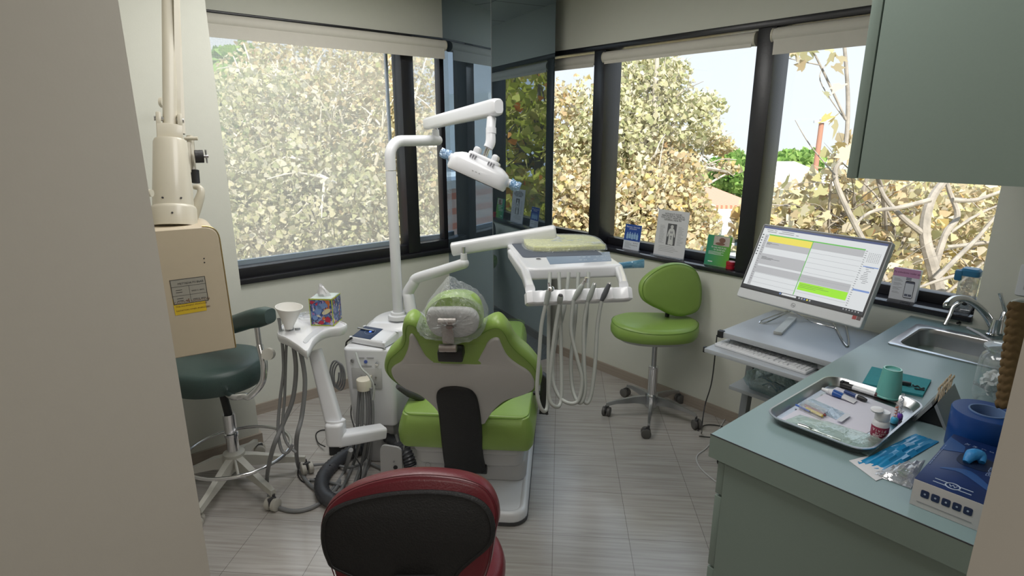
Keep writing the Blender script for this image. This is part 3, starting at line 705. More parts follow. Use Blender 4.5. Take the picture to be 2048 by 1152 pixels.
# pedestal shroud with stepped ledges
q = MB(MCH)
q.pad(rrect(0.50, 0.72, 0.05, 5, RC, 2.62), 0.05, 0.150, 0.012)
q.pad(rrect(0.475, 0.78, 0.05, 5, RC, 2.62), 0.14, 0.215, 0.012)
q.pad(rrect(0.49, 0.82, 0.05, 5, RC, 2.62), 0.205, 0.285, 0.014)
q.build('pedestal', WHITEM, t)
q = MB(MCH); c0 = ch(856, 930, 2.228)
q.tube([c0 + Vector((0.012 * math.cos(k * math.pi / 8), 0, 0.012 * math.sin(k * math.pi / 8))) for k in range(17)], 0.0009, 5, 1)
q.build('access_ring', INKG, t)
# seat: wide rear, narrowing to the foot end
so = rpoly([(RC - .285, 2.142), (RC + .285, 2.142), (RC + .292, 2.55), (RC + .20, 3.0), (RC + .18, 3.5), (RC - .18, 3.5), (RC - .20, 3.0), (RC - .292, 2.55)], [.05, .05, .3, .2, .09, .09, .2, .3], 7)
MB(MCH).slab(so, [(0.03, 0.262), (0.012, 0.268), (0.0, 0.288), (-0.004, 0.33), (0.004, 0.372), (0.018, 0.396), (0.028, 0.402)], warp=lambda p: Vector((p.x, p.y, p.z + (0.02 * (abs(p.x - RC) / .28) ** 3 if p.z > .39 else 0)))).build('seat_cushion', LIME, t)
q = MB(MCH); sp = [Vector((RC + (p.x - RC) * .93, 2.142 + (p.y - 2.142) * .985 + .019, 0.4025 + .02 * (abs(p.x - RC) * .93 / .28) ** 3)) for p in so]
q.tube(sp + [sp[0]], 0.0013, 5, 1); q.build('seat_seam', SEAM, t)
# backrest
LB = MCH @ frame((RC, 2.10, 0.42), (1, 0, 0), (0, -0.427, 0.905))
LBI = LB.inverted(); nB = LB.to_3x3() @ Vector((0, 0, 1)); pB = LB.translation
def bk(x, y, off=0.0): p = LBI @ at_plane(740 + x * .3473, 560 + y * .3473, pB + nB * off, nB); return Vector((p.x, p.y))
outer = [(225, 238), (197, 252), (186, 290), (187, 330), (175, 370), (140, 402), (102, 438), (85, 490), (98, 540), (150, 592), (240, 645), (330, 698), (378, 745), (404, 795), (430, 835), (520, 850), (620, 845), (655, 815), (720, 757), (800, 697), (890, 655), (950, 630), (980, 590), (984, 540), (965, 490), (920, 440), (862, 395), (822, 350), (800, 308), (775, 275), (740, 255), (700, 258), (662, 276), (600, 315), (530, 335), (400, 332), (330, 310), (300, 288), (265, 252)]
plate = [(236, 305), (228, 320), (228, 350), (216, 400), (188, 452), (140, 482), (128, 510), (150, 562), (210, 612), (290, 652), (350, 702), (392, 752), (412, 805), (520, 822), (648, 822), (672, 802), (712, 742), (780, 682), (860, 652), (930, 617), (948, 578), (940, 540), (910, 500), (850, 465), (792, 420), (758, 360), (742, 326), (712, 326), (680, 350), (650, 400), (610, 448), (560, 459), (400, 455), (368, 449), (330, 428), (300, 390), (265, 330), (248, 306)]
spine = [(388, 660), (395, 620), (430, 594), (500, 586), (570, 599), (605, 628), (625, 680), (642, 790), (648, 900), (652, 1000), (664, 1062), (660, 1080), (560, 1082), (450, 1076), (438, 1062), (425, 980), (412, 860), (400, 740)]
oo = catmull([bk(*p) for p in outer], 4, True)
def bw(p): return Vector((p.x, p.y, p.z + 0.18 * p.x * p.x))
MB(LB).slab(oo, [(0.05, -0.085), (0.012, -0.080), (0.0, -0.060), (-0.004, -0.035), (-0.002, -0.015), (0.006, -0.004), (0.016, 0.0)], warp=bw).build('back_cushion', LIME, t)
sm = catmull([bk(*p) for p in outer], 4, True); cN = []
q = MB(LB); nn = len(oo)
for i in range(nn):
    tt = oo[(i + 1) % nn] - oo[i - 1]; cN.append(oo[i] + Vector((-tt.y, tt.x)).normalized() * 0.012)
sg = 1 if sum(oo[i].x * oo[(i + 1) % nn].y - oo[(i + 1) % nn].x * oo[i].y for i in range(nn)) > 0 else -1
cN = [oo[i] + (cN[i] - oo[i]) * sg for i in range(nn)]
q.tube([bw(Vector((p.x, p.y, 0.0005))) for p in cN] + [bw(Vector((cN[0].x, cN[0].y, 0.0005)))], 0.0011, 5, 1); q.build('back_seam', SEAM, t)
po = catmull([bk(*p) for p in plate], 4, True)
MB(LB).slab(po, [(0.0, -0.012), (0.0, 0.004), (0.003, 0.008), (0.008, 0.010)], warp=bw).build('back_shell', mat('warm_grey_shell', (0.50, 0.49, 0.475), 0.45, var=0.02), t)
spo = catmull([bk(*p) for p in spine], 4, True)
MB(LB).slab(spo, [(0.0, 0.002), (0.0, 0.022), (0.006, 0.030), (0.016, 0.034)]).build('spine_plate', BLACKM, t)
q = MB(LB); b0 = bk(440, 1080); b1 = bk(668, 1075)
q.span((b0.x - .004, b0.y - .012, -.012), (b1.x + .004, b1.y + .014, .018), .004); q.build('spine_foot', BLACK, t)
# headrest
LH = MCH @ frame((0, 1.86, 0.86), (1, 0, 0), (0, -0.25, 0.968))
LHI = LH.inverted(); nH = LH.to_3x3() @ Vector((0, 0, 1)); pH = LH.translation
def hd(x, y, off=0.0): p = LHI @ at_plane(740 + x * .3473, 560 + y * .3473, pH + nH * off, nH); return Vector((p.x, p.y))
hp = catmull([hd(*p) for p in [(490, 95), (400, 108), (345, 145), (312, 190), (318, 240), (345, 290), (400, 325), (480, 338), (560, 325), (610, 300), (645, 255), (642, 190), (620, 140), (570, 106)]], 4, True)
MB(LH).slab(hp, [(0.03, -0.070), (0.008, -0.064), (0, -0.045), (-0.002, -0.02), (0.004, -0.004), (0.014, 0.0)]).build('headrest_cushion', LIME, t)
hs = catmull([hd(*p) for p in [(480, 150), (400, 152), (345, 160), (328, 200), (335, 250), (370, 300), (430, 322), (500, 322), (570, 310), (615, 280), (630, 230), (615, 180), (570, 155)]], 4, True)
hsh = MB(LH).slab(hs, [(0.0, -0.010), (0.0, 0.010), (0.006, 0.018), (0.02, 0.022)]).build('headrest_shell', WHITEM, t)
q = MB(LH)
def hd3(x, y, o=0.02): v = hd(x, y, o); return Vector((v.x, v.y, o))
q.cyl(hd3(394, 240, .034), hd3(496, 240, .034), .0125); q.cyl(hd3(398, 240, .034), hd3(442, 240, .034), .0132).cyl(hd3(450, 240, .034), hd3(492, 240, .034), .0132)
a, b = hd3(418, 365, .034), hd3(478, 262, .034); q.span((a.x, a.y, .024), (b.x, b.y, .038), .004)
q.cyl(hd3(400, 392, .034), hd3(498, 392, .034), .0135); q.cyl(hd3(404, 392, .034), hd3(430, 392, .034), .0142).cyl(hd3(440, 392, .034), hd3(494, 392, .034), .0142)
q.build('headrest_hinge', SATIN, t)
a, b = hd(396, 456), hd(534, 402); MB(LH).span((a.x, a.y, -.05), (b.x, b.y, .018), .006).build('headrest_socket', BLACK, t)
# armrests
def rr3(P): return [MCH @ Vector(p) for p in P]
q = MB(MCH); q.tube([ch(755 + 40, 772, 2.25), ch(820, 785, 2.28), ch(846, 797, 2.3)], [.014, .028, .018], 12, 6, flat=0.8); q.build('armrest', DARK, t)
q = MB(MCH); p = ch(1086, 782, 2.42); q.pad(catmull([(p.x - .014, p.z - .075), (p.x - .010, p.z - .092), (p.x + .02, p.z - .094), (p.x + .026, p.z - .08), (p.x + .028, p.z + .075), (p.x + .016, p.z + .088), (p.x - .008, p.z + .086)], 4, True), 0, .05, .01, L=frame((0, 2.42, 0), (1, 0, 0), (0, 0, 1)))
q.tube([ch(1066, 786, 2.42), ch(1086, 786, 2.42)], .010, 10, 1); q.build('armrest', BLACK, t)
# clear plastic cover over the headrest
cov = [(430, 40), (385, 90), (345, 135), (310, 180), (288, 230), (268, 262), (300, 300), (360, 318), (430, 335), (500, 345), (570, 335), (620, 318), (655, 285), (672, 245), (655, 195), (628, 150), (590, 115), (545, 88), (490, 62)]
co = [hd(*p) for p in cov]; cc = Vector((sum(p.x for p in co) / len(co), sum(p.y for p in co) / len(co)))
rd = random.Random(4); q = MB(LH); R = []
cos_ = catmull(co, 3, True)
for s_, h in ((0.99, -.075), (1.0, -.02), (0.985, .015), (0.90, .038), (0.72, .050), (0.42, .056), (0.12, .056)):
    R.append([Vector((cc.x + (p.x - cc.x) * s_, cc.y + (p.y - cc.y) * s_, h + rd.uniform(-.006, .006))) for p in cos_])
q.rings(R, True, False)
o = q.build('headrest_cover', film('clear_wrap', (0.99, 1.0, 1.0), 0.93, 0.10, (0.75, 0.80, 0.82), 40.0, 0.8), smooth=12)
tag(o, 'crinkled clear plastic bag pulled over the chair headrest', 'plastic cover')

# ------------------------------------------------------------------ utility box with its dome (chair's left side)
uL = ch(690, 770, 2.38).x; uR = uL + 0.235
t = thing('dental_utility_box', 'white dental utility box standing left of the green chair', 'dental unit', MCH @ Vector(((uL + uR) / 2, 2.6, 0.2)))
zt = ch(690, 697, 2.38).z; zb = ch(700, 850, 2.38).z
MB(MCH).pad(rrect(uR - uL, 0.42, 0.025, 5, (uL + uR) / 2, 2.59), zb, zt, 0.012, warp=lambda p: Vector((p.x + (zt - p.z) * 0.05 * (1 if p.x < (uL + uR) / 2 else -0.2), p.y, p.z))).build('housing', WHITE, t)
do = catmull([(uL + .045, 2.57), (uL + .085, 2.525), (uL + .17, 2.51), (uL + .27, 2.52), (uL + .33, 2.57), (uL + .34, 2.68), (uL + .28, 2.79), (uL + .12, 2.79), (uL + .05, 2.70)], 6, True)
dz = ch(790, 640, 2.6).z
MB(MCH).slab(do, [(0, zt - .02), (0, zt + .015), (0.004, zt + .04), (0.018, dz - .02), (0.032, dz - .004), (0.045, dz)]).build('dome_cover', WHITE, t)
MB(MCH).span((uL + .05, 2.44, 0.0), (uL + .20, 2.76, zb + .02), .02).build('foot', WHITEM, t)
q = MB(MCH); fr0 = 2.377
L = frame((0, fr0, 0), (1, 0, 0), (0, 0, 1))
def ub(px, py): p = ch(px, py, fr0 - .003); return p.x, p.z
(x0, z0), (x1, z1) = ub(706, 776), ub(762, 737)
q.box(((x0 + x1) / 2, (z0 + z1) / 2, .001), (x1 - x0, z1 - z0, .003), .001, L); q.build('recess_panel', WHITEM, t)
for n_, (px, py), r in (('hose_barb', (705, 721), .008), ('gauge', (754, 727), .008), ('screw', (722, 751), .004), ('screw', (752, 754), .004), ('screw', (750, 768), .004)):
    x, z = ub(px, py); MB(MCH).cyl((x, fr0 + .002, z), (x, fr0 - .008, z), r, n=14).build(n_, CHROME, t)
x, z = ub(731, 724); MB(MCH).cyl((x, fr0 + .001, z), (x, fr0 - .002, z), .008, n=16).build('blue_button', mat('blue_dot', (0.08, 0.13, 0.45), 0.4), t)
q = MB(MCH)
for (a_, b_, y_) in ((718, 728, 716), (733, 747, 716), (720, 743, 732)):
    x0, z = ub(a_, y_); x1, _ = ub(b_, y_); q.span((x0, fr0 - .0015, z - .0015), (x1, fr0 + .001, z + .0015))
q.build('small_print', INKG, t)
# hose collar in front
ca = 2.30; p = ch(728, 768, ca); hb = MB(MCH)
hb.lathe([(.027, -.026), (.031, -.024), (.033, .020), (.031, .024), (.026, .025)], 24, Matrix.Translation(p)); hb.span((p.x - .012, ca, p.z - .01), (p.x + .012, fr0 + .01, p.z + .01)); hb.build('hose_collar', OFFW, t)

# ------------------------------------------------------------------ overhead lamp on its post
pa = 2.60
b0 = MCH @ ch(797, 632, pa)
t = thing('dental_lamp', 'white overhead dental lamp on a bent post and swing arm', 'dental lamp', b0)
pz = b0
MB().lathe([(.050, -.012), (.050, .0), (.047, .008), (.038, .010), (.035, .022)], 28, Matrix.Translation(b0)).build('post_collar', WHITE, t)
el = at_a(772, 290, pa); topz = at_a(800, 282, pa).z
post_xy = Vector((b0.x, b0.y, 0))
armend = at_d(872, 283, 2.78)
armend.z = topz
q = MB(); zc = topz
dirn = Vector((armend.x - b0.x, armend.y - b0.y, 0)).normalized()
q.tube([(b0.x, b0.y, b0.z - .01), (b0.x, b0.y, zc - .13)], .0245, 20, 1)
q.build('post', WHITE, t)
q = MB(); P = [Vector((b0.x, b0.y, zc - .127))]
for k in range(9):
    a_ = math.pi / 2 * k / 8; P.append(Vector((b0.x, b0.y, zc)) + dirn * (.07 * (1 - math.cos(a_))) + Vector((0, 0, -.07 + .07 * math.sin(a_))))
P.append(armend + dirn * .010)
q.tube(P, .0245, 20, 1); q.ell(armend + dirn * .010, (.0245, .0245, .0245), n=16, m=8)
q.cyl(armend + Vector((-.0, 0, 0)), armend + Vector((0, 0, .05)), .019, .016); q.build('elbow_arm', WHITE, t)
pin = armend + Vector((0, 0, .05)); q = MB().cyl(pin, pin + Vector((0, 0, .03)), .010); q.build('pivot_pin', CHROME, t)
ua = at_d(853, 248, 2.80); ue = at_d(998, 213, 2.02)
d = (ue - ua); Lx = frame(ua, d, z=Vector((0, 0, 1)))
q = MB(); R = []
for f_, s_ in ((0.0, .7), (.006, .95), (.02, 1.0), (.96, 1.08), (.985, 1.02), (1.0, .8)):
    R.append([Lx @ Vector((d.length * f_, p.x * s_, p.y * s_)) for p in rrect(.040, .056, .014, 4)])
q.rings(R); q.build('swing_arm', WHITE, t)
he = at_d(983, 222, 2.06)
q = MB().cyl(he + Vector((0, 0, -.005)), he - Vector((0, 0, .032)), .0095); q.build('drop_pin', CHROME, t)
k1 = he - Vector((0, 0, .024)); k2 = at_d(981, 262, 2.06); k3 = at_d(981, 284, 2.06); k4 = at_d(976, 296, 2.06)
q = MB(); q.tube([k1, k2], [.0165, .0165], 20, 1); q.tube([at_d(982, 256, 2.06), at_d(982, 268, 2.06)], .0185, 20, 1); q.tube([k2, k3, k4], [.0165, .018, .017], 20, 6); q.build('knuckle', WHITE, t)
nk = at_d(968, 316, 2.06); q = MB().cyl(k4, nk, .0085); q.build('neck_rod', CHROME, t)
# lamp head: wide flat body tilted along its length
A = at_d(904, 316, 2.02); B = at_d(1016, 366, 2.02); hx = (B - A); hl = hx.length; hx.normalize()
hz = (hx.cross(_fw)).normalized(); hz = -hz if hz.z < 0 else hz
hz = (hz + _fw * -0.16).normalized(); hz = (hz - hx * hz.dot(hx)).normalized(); hy = hz.cross(hx)
LHd = frame((A + B) / 2 + Vector((0, 0, 0)), hx, hy)
hbdy = catmull([(-hl / 2, -.01), (-hl / 2 + .004, -.045), (-hl / 2 + .03, -.068), (0, -.078), (hl / 2 - .03, -.068), (hl / 2 - .004, -.045), (hl / 2, .01), (hl / 2 - .02, .05), (0, .06), (-hl / 2 + .02, .05)], 5, True)
MB(LHd).slab(hbdy, [(.004, -.034), (.0, -.026), (.0, .010), (.008, .022), (.030, .034), (.045, .038)]).build('lamp_head', WHITE, t)
MB(LHd).slab(hbdy, [(.006, -.036), (.006, -.033)]).build('lamp_lens', DARK, t)
q = MB(LHd); q.pad(rrect(.115, .085, .02, 4, .0, 0), .030, .050, .008); q.box((-.034, 0, .058), (.022, .07, .026), .008); q.box((.034, 0, .058), (.022, .07, .026), .008); q.build('yoke', WHITE, t)
q = MB(LHd)
for x in (-.042, -.033, -.024, .024, .033, .042): q.box((x, -.055, .034), (.0022, .028, .012), .0005)
q.build('vent_slots', INKG, t)
q = MB(LHd)
for x in (-.012, 0, .012): q.box((x, -.0785, -.010), (.005, .001, .0015))
q.build('buttons', INKG, t)
BLUEF = film('blue_barrier_film', (0.45, 0.72, 0.95), 0.35, 0.15, (0.10, 0.38, 0.75), 60.0, 0.8)
for s_ in (-1, 1):
    h = MB(LHd).cyl((s_ * hl / 2 * .97, 0, .0), (s_ * (hl / 2 + .028), 0, .004), .0155, .0135, 18).build('handle', WHITE, t)
    rd = random.Random(s_ + 5); q = MB(LHd); R = []
    for f_, r_ in ((.008, .0165), (.022, .017), (.034, .019), (.045, .012)):
        R.append([Vector((s_ * (hl / 2 + f_), (r_ + rd.uniform(-.004, .004)) * math.cos(2 * math.pi * j / 12), .003 + (r_ + rd.uniform(-.005, .005)) * math.sin(2 * math.pi * j / 12))) for j in range(12)])
    q.rings(R, True, False); q.build('barrier_wrap', BLUEF, h, 10)
# ------------------------------------------------------------------ instrument tray on its balanced arm
zt2 = 1.075
TAZ = math.radians(121.6)
fl, fR_ = at_z(1060, 536, zt2), at_z(1238, 530, zt2)
tx = Vector((math.sin(TAZ), math.cos(TAZ), 0))
LT = frame(fl, tx, z=Vector((0, 0, 1)))      # local x along the front edge, y away from it
LTI = LT.inverted()
bR_ = at_z(1196, 481, zt2)
W_ = (LTI @ fR_).x; Dp = (LTI @ bR_).y
t = thing('instrument_tray', 'white dental instrument tray with blue keypad on a pivoting arm', 'instrument tray', (fl + bR_) / 2)
body = rrect(W_ + .03, Dp + .02, .035, 6, W_ / 2, Dp / 2)
MB(LT).pad(body, -.045, 0.0, .010).build('tray_body', WHITE, t)
MB(LT).pad(rrect(W_ - .01, Dp * .62, .02, 5, W_ / 2, Dp * .66), -.004, .003, .002).build('rubber_mat', mat('blue_grey_mat', (0.085, 0.10, 0.13), 0.6), t)
def tl(px, py, z=zt2): p = LTI @ at_z(px, py, z); return Vector((p.x, p.y))
k = MB(LT).slab([tl(1090, 510), tl(1219, 504), tl(1223, 522), tl(1100, 529)], [(0, -.002), (0, .0012), (.002, .0018)]).build('keypad', mat('slate_blue_keypad', (0.20, 0.26, 0.34), 0.4), t)
q = MB(LT)
for px, py in ((1155, 509), (1165, 509), (1183, 508), (1201, 507), (1211, 507), (1158, 515), (1168, 515), (1178, 515), (1195, 514), (1204, 514), (1213, 513), (1161, 521), (1171, 521), (1190, 520), (1208, 520), (1217, 520)):
    p = tl(px, py); q.tube([Vector((p.x + .0055 * math.cos(a_), p.y + .0055 * math.sin(a_), .0022)) for a_ in [i * math.pi / 6 for i in range(13)]], .0006, 4, 1)
q.build('key_rings', mat('key_print', (0.55, 0.62, 0.70), 0.5), k)
p = tl(1077, 519); q = MB(LT); q.cyl((p.x, p.y, -.01), (p.x, p.y, .0035), .010); q.build('gauge_rim', STEEL, t); MB(LT).cyl((p.x, p.y, .0), (p.x, p.y, .004), .0075).build('gauge_face', DARK, t)
# drooping frame that carries the instrument bar
zb_ = zt2 - .155; drop = -.105
def bar(px, py): return LTI @ at_plane(px, py, LT @ Vector((0, -.085, zb_ - zt2)), (LT.to_3x3() @ Vector((0, 0.55, 1))).normalized())
bL, bR = bar(1062, 590), bar(1250, 582)
q = MB(LT)
for sx_, e in ((-.012, bL), (W_ + .012, bR)):
    top = Vector((sx_, Dp * .75, -.025)); R = []
    for p, w_, h_ in ((top, .030, .040), (Vector((sx_, .03, -.03)), .032, .046), (Vector((sx_ + (e.x - sx_) * .5, (e.y + .03) / 2 - .01, (e.z - .03) / 2)), .030, .036), (Vector((e.x, e.y + .012, e.z + .012)), .030, .030)):
        R.append([p + Vector((v.x, v.y * .4, v.y)) for v in rrect(w_, h_, .010, 3)])
    q.rings(R)
q.build('side_frame', WHITE, t)
bx = (bR - bL); bl_ = bx.length; Lb = LT @ frame((bL + bR) / 2, bx, z=Vector((0, 0.5, 1)))
q = MB(Lb)
notch = []
n5 = 6
for i in range(n5):   # scalloped lower edge between the cradles
    x = -bl_ / 2 + bl_ * (i + .5) / n5; w5 = bl_ / n5
    notch += [(x - w5 * .5, -.027), (x - w5 * .22, -.018), (x + w5 * .22, -.018)]
o_ = [(-bl_ / 2 - .018, .015), (-bl_ / 2 - .016, -.018)] + notch + [(bl_ / 2, -.027), (bl_ / 2 + .016, -.018), (bl_ / 2 + .018, .015), (bl_ / 2 + .008, .028), (-bl_ / 2 - .008, .028)]
q.slab(o_, [(.004, -.030), (0, -.026), (0, .004), (.004, .009), (.010, .010)]); q.build('instrument_bar', WHITE, t)
q = MB(Lb)
for i in range(n5):
    x = -bl_ / 2 + bl_ * (i + .5) / n5; q.ell((x, -.002, .009), (.017, .013, .0028), n=18, m=6)
q.build('cradles', mat('cradle_grey', (0.60, 0.61, 0.65), 0.4), t)
# arms
base = Vector((MCH @ Vector((uL + .215, 2.60, 0))).to_tuple()); base.z = at_a(822, 625, 2.6).z
a1 = at_d(822, 622, 2.76); a2 = at_d(816, 585, 2.76); a3 = at_d(835, 556, 2.72); a4 = at_d(928, 527, 2.55)
q = MB(); q.tube([a1, a2.lerp(a1, .3), a2, a2.lerp(a3, .6) + Vector((0, 0, .004)), a3, a3.lerp(a4, .5), a4], [.028, .028, .027, .026, .025, .024, .023], 18, 5); q.ell(a4, (.023, .023, .023), n=14, m=8)
q.cyl(a4, a4 + Vector((0, 0, .045)), .0165, .014); q.build('lower_arm', WHITE, t)
MB().cyl(a4 + Vector((0, 0, .04)), a4 + Vector((0, 0, .075)), .0095).build('pivot_pin', CHROME, t)
u1 = at_d(903, 499, 2.58); u2 = at_d(1112, 464, 2.56)
d = u2 - u1; Lx = frame(u1, d, z=Vector((0, 0, 1))); R = []
for f_, s_ in ((0, .8), (.01, 1.0), (.5, 1.06), (.985, 1.1), (1.0, .85)): R.append([Lx @ Vector((d.length * f_, v.x * s_, v.y * s_)) for v in rrect(.046, .060, .018, 4)])
q = MB(); q.rings(R); q.build('upper_arm', WHITE, t)
q = MB(); q.cyl(u2 - Vector((0, 0, .03)), LT @ Vector((W_ * .55, Dp * .8, -.04)), .022); q.build('tray_pivot', WHITE, t)
h0 = LT @ Vector((W_ + .02, Dp * .45, -.06)); h1 = at_d(1288, 527, 2.42)
q = MB(); q.cyl(h0, h0.lerp(h1, .72), .0095); q.build('side_handle', mat('blue_handle', (0.05, 0.30, 0.55), 0.4), t)
q = MB(); dd = (h1 - h0); L_ = frame(h0, dd, z=Vector((0, 0, 1))); R = []
for f_, w5, h5 in ((.1, .013, .013), (.5, .013, .014), (.78, .010, .016), (1.0, .004, .019)): R.append([L_ @ Vector((dd.length * f_, w5 * math.cos(a_ * math.pi / 6), h5 * math.sin(a_ * math.pi / 6))) for a_ in range(12)])
q.rings(R); q.build('handle_sleeve', film('sky_blue_film', (0.5, 0.8, 0.95), 0.4, 0.2, (0.12, 0.50, 0.78)), t)
# wrapped yellow pack lying on the mat
mp = tl(1125, 487, zt2 + .02)
t2 = thing('wrapped_tray_pad', 'pale yellow pad in clear wrap lying on the instrument tray', 'pad', LT @ Vector((mp.x, mp.y, .004)))
yo = [tl(1047, 476, zt2 + .016), tl(1068, 497, zt2 + .016), tl(1195, 494, zt2 + .016), tl(1207, 491, zt2 + .016), tl(1175, 474, zt2 + .016), tl(1060, 473, zt2 + .016)]
yo = catmull(yo, 4, True)
MB(LT).pad(yo, .004, .024, .005).build('pad', mat('pale_yellow_pad', (0.66, 0.66, 0.28), 0.6, var=0.12, scale=60), t2)
MB(LT).slab(yo, [(-.010, .0045), (-.008, .012), (-.002, .027), (.02, .031), (.05, .029)]).build('clear_wrap', film('clear_wrap_tight', (0.99, 1, 1), 0.86, 0.12, (0.8, 0.85, 0.9), 55.0, 0.9), t2, 14)
q = MB(LT); rdm = random.Random(3)
for i in range(9):
    c_ = tl(1115 + rdm.uniform(-10, 55), 479 + rdm.uniform(-2, 4), zt2 + .027); q.box((c_.x, c_.y, .0285), (rdm.uniform(.012, .03), .003, .0006), 0, None)
q.build('blue_print', mat('blue_print', (0.12, 0.25, 0.62), 0.5), t2)
# hand instruments resting in the cradles, each with its own hose
TDe = 2.36
insts = [  # kind, head px, lower px, hose px path
    ('three_way_syringe', 'steel tipped air water syringe at the left end of the instrument bar', (1098, 578), (1092, 608), [(1091, 606), (1083, 650), (1078, 720), (1074, 780), (1080, 812), (1090, 822), (1096, 800), (1097, 700), (1098, 600), (1100, 545)], GREYI := mat('grey_green_grip', (0.30, 0.33, 0.31), 0.45)),
    ('handpiece_coupling', 'empty hose coupling without a head second from the left on the bar', (1121, 592), (1119, 606), [(1119, 606), (1110, 660), (1102, 730), (1098, 790), (1108, 812), (1122, 800), (1122, 700), (1120, 610), (1118, 545)], GREYI),
    ('contra_angle_handpiece', 'bent contra angle handpiece in the middle of the instrument bar', (1170, 561), (1147, 600), [(1147, 600), (1142, 660), (1155, 720), (1164, 760), (1158, 798), (1142, 807), (1120, 795), (1106, 760), (1108, 700), (1128, 620), (1138, 545)], GREYI),
    ('straight_handpiece', 'slim straight handpiece with a bright tip left of the dark one', (1190, 566), (1175, 604), [(1175, 603), (1168, 650), (1168, 720), (1170, 780), (1160, 806), (1146, 780), (1142, 720), (1150, 640), (1157, 545)], GREYI),
    ('dark_handpiece', 'dark grey handpiece at the right on the instrument bar', (1220, 565), (1203, 602), [(1203, 602), (1195, 650), (1190, 730), (1182, 790), (1172, 806), (1164, 780), (1168, 700), (1174, 620), (1177, 545)], mat('slate_grip', (0.07, 0.075, 0.085), 0.4))]
for i, (nm, lab, hp_, lp, hose, gm) in enumerate(insts):
    xb = -bl_ / 2 + bl_ * (i + .5) / n5
    low = Lb @ Vector((xb, -.026, .006)); dep = (low - EYEV).dot(_fw)
    P0 = at_d(lp[0], lp[1], dep - .004); P1 = at_d(hp_[0], hp_[1], dep - .012)
    tt = thing(nm, lab, 'dental handpiece', P0, 'instruments on the tray bar')
    ax = (P1 - P0)
    q = MB()
    if nm == 'contra_angle_handpiece':
        q.tube([P0, P0 + ax * .35, P0 + ax * .65, P0 + ax * .78], [.006, .009, .0085, .006], 14, 4); q.build('grip', gm, tt)
        MB().tube([P0 + ax * .76, P0 + ax * .93, P1], [.0055, .0045, .005], 12, 3).build('neck', STEEL, tt); MB().cyl(P1 - Vector((0, 0, .005)) + _rt * .002, P1 + Vector((0, 0, .009)) + _rt * .005, .006).build('head', CHROME, tt)
    elif nm == 'handpiece_coupling':
        q.tube([P0, P0 + ax * .5, P1], [.007, .009, .0085], 14, 3); q.build('grip', gm, tt); MB().cyl(P1, P1 + ax.normalized() * .005, .0075, .006).build('coupling_ring', DARK, tt)
    elif nm == 'three_way_syringe':
        q.tube([P0, P0 + ax * .6, P0 + ax * .9], [.0075, .0085, .0075], 14, 3); q.build('grip', gm, tt)
        MB().ell(P1 + _rt * .006, (.011, .009, .009)).build('head', CHROME, tt); MB().cyl(P1 + _rt * .004, P1 + _rt * -.001 + Vector((0, 0, .018)), .0035).build('button', CHROME, tt)
    else:
        q.tube([P0, P0 + ax * .3, P0 + ax * .6, P0 + ax * .92], [.0055, .0085, .008, .006], 14, 4); q.build('grip', gm, tt)
        MB().cyl(P0 + ax * .9, P1, .006, .0048).build('tip', CHROME, tt)
    pts = [P0]
    m_ = len(hose)
    for j, (hx_, hy_) in enumerate(hose[1:], 1):
        pts.append(at_d(hx_, hy_, dep + (0.0 if j < m_ * .45 else .13 * (j - m_ * .45) / (m_ * .55))))
    MB().tube(pts, .0058, 10, 6).build('hose', HOSE, tt)

# ------------------------------------------------------------------ assistant tray with suction hoses
aa = 2.42
zs = 0.66
s_in = MCH @ ch(690, 872, 2.45)
t = thing('assistant_tray_stand', 'white assistant tray stand rising to a small tray beside the utility box', 'assistant arm', at_d(685, 875, 2.42))
DA = 2.36
e0 = at_d(765, 862, 2.50); e1 = at_d(668, 880, DA); e2 = at_d(667, 838, DA); e3 = at_d(603, 676, DA - .02)
q = MB()
def bar4(q, A, B, w0, h0, w1, h1, up):
    d = B - A; L_ = frame(A, d, z=up); q.rings([[L_ @ Vector((0, v.x, v.y)) for v in rrect(w0, h0, .012, 3)], [L_ @ Vector((d.length, v.x, v.y)) for v in rrect(w1, h1, .012, 3)]])
bar4(q, e0, at_d(675, 878, DA), .07, .05, .07, .055, Vector((0, 0, 1)))
q.pad(rrect(.072, .080, .02, 4), -.055, .045, .012, L=frame(at_d(672, 862, DA), (_rt), z=Vector((0, 0, 1))))
q.build('base_arm', WHITE, t)
P = at_d(668, 836, DA); Q = at_d(630, 700, DA - .01)
q = MB(); bar4(q, P + Vector((0, 0, -.02)), Q, .064, .055, .050, .045, -_fw); q.build('riser', WHITE, t)
MB().cyl(at_d(671, 852, DA), at_d(671, 840, DA), .040, n=24).build('swivel_ring', WHITE, t)
zs = at_d(640, 650, DA).z
LA = frame(at_z(640, 650, zs), (_rt), z=Vector((0, 0, 1))); LAI = LA.inverted()
def al(px, py): p = LAI @ at_z(px, py, zs); return Vector((p.x, p.y))
to_ = catmull([al(*p) for p in crop([(90, 690), (190, 550), (350, 470), (560, 460), (760, 490), (960, 560), (978, 590), (900, 625), (760, 645), (650, 690), (560, 780), (500, 900), (455, 925), (350, 845), (200, 750)], 540, 560, .15625)], 4, True)
MB(LA).slab(to_, [(.008, -.032), (.003, -.026), (0, -.012), (0, .002), (.002, .005), (.005, .005), (.007, .001)]).build('tray_top', WHITE, t)
g_ = catmull([al(*p) for p in crop([(420, 790), (500, 700), (600, 630), (690, 625), (620, 690), (540, 740), (470, 815)], 540, 560, .15625)], 4, True)
MB(LA).slab(g_, [(0, .0005), (.002, .0035), (.005, .003)]).build('tool_slot', mat('slot_grey', (0.55, 0.57, 0.60), 0.4), t)
hold = []
for i, (px, py) in enumerate(((562, 669), (576, 676), (586, 682), (597, 689))):
    c_ = at_d(px, py, DA - .07 + .004 * i); hold.append(c_)
q = MB()
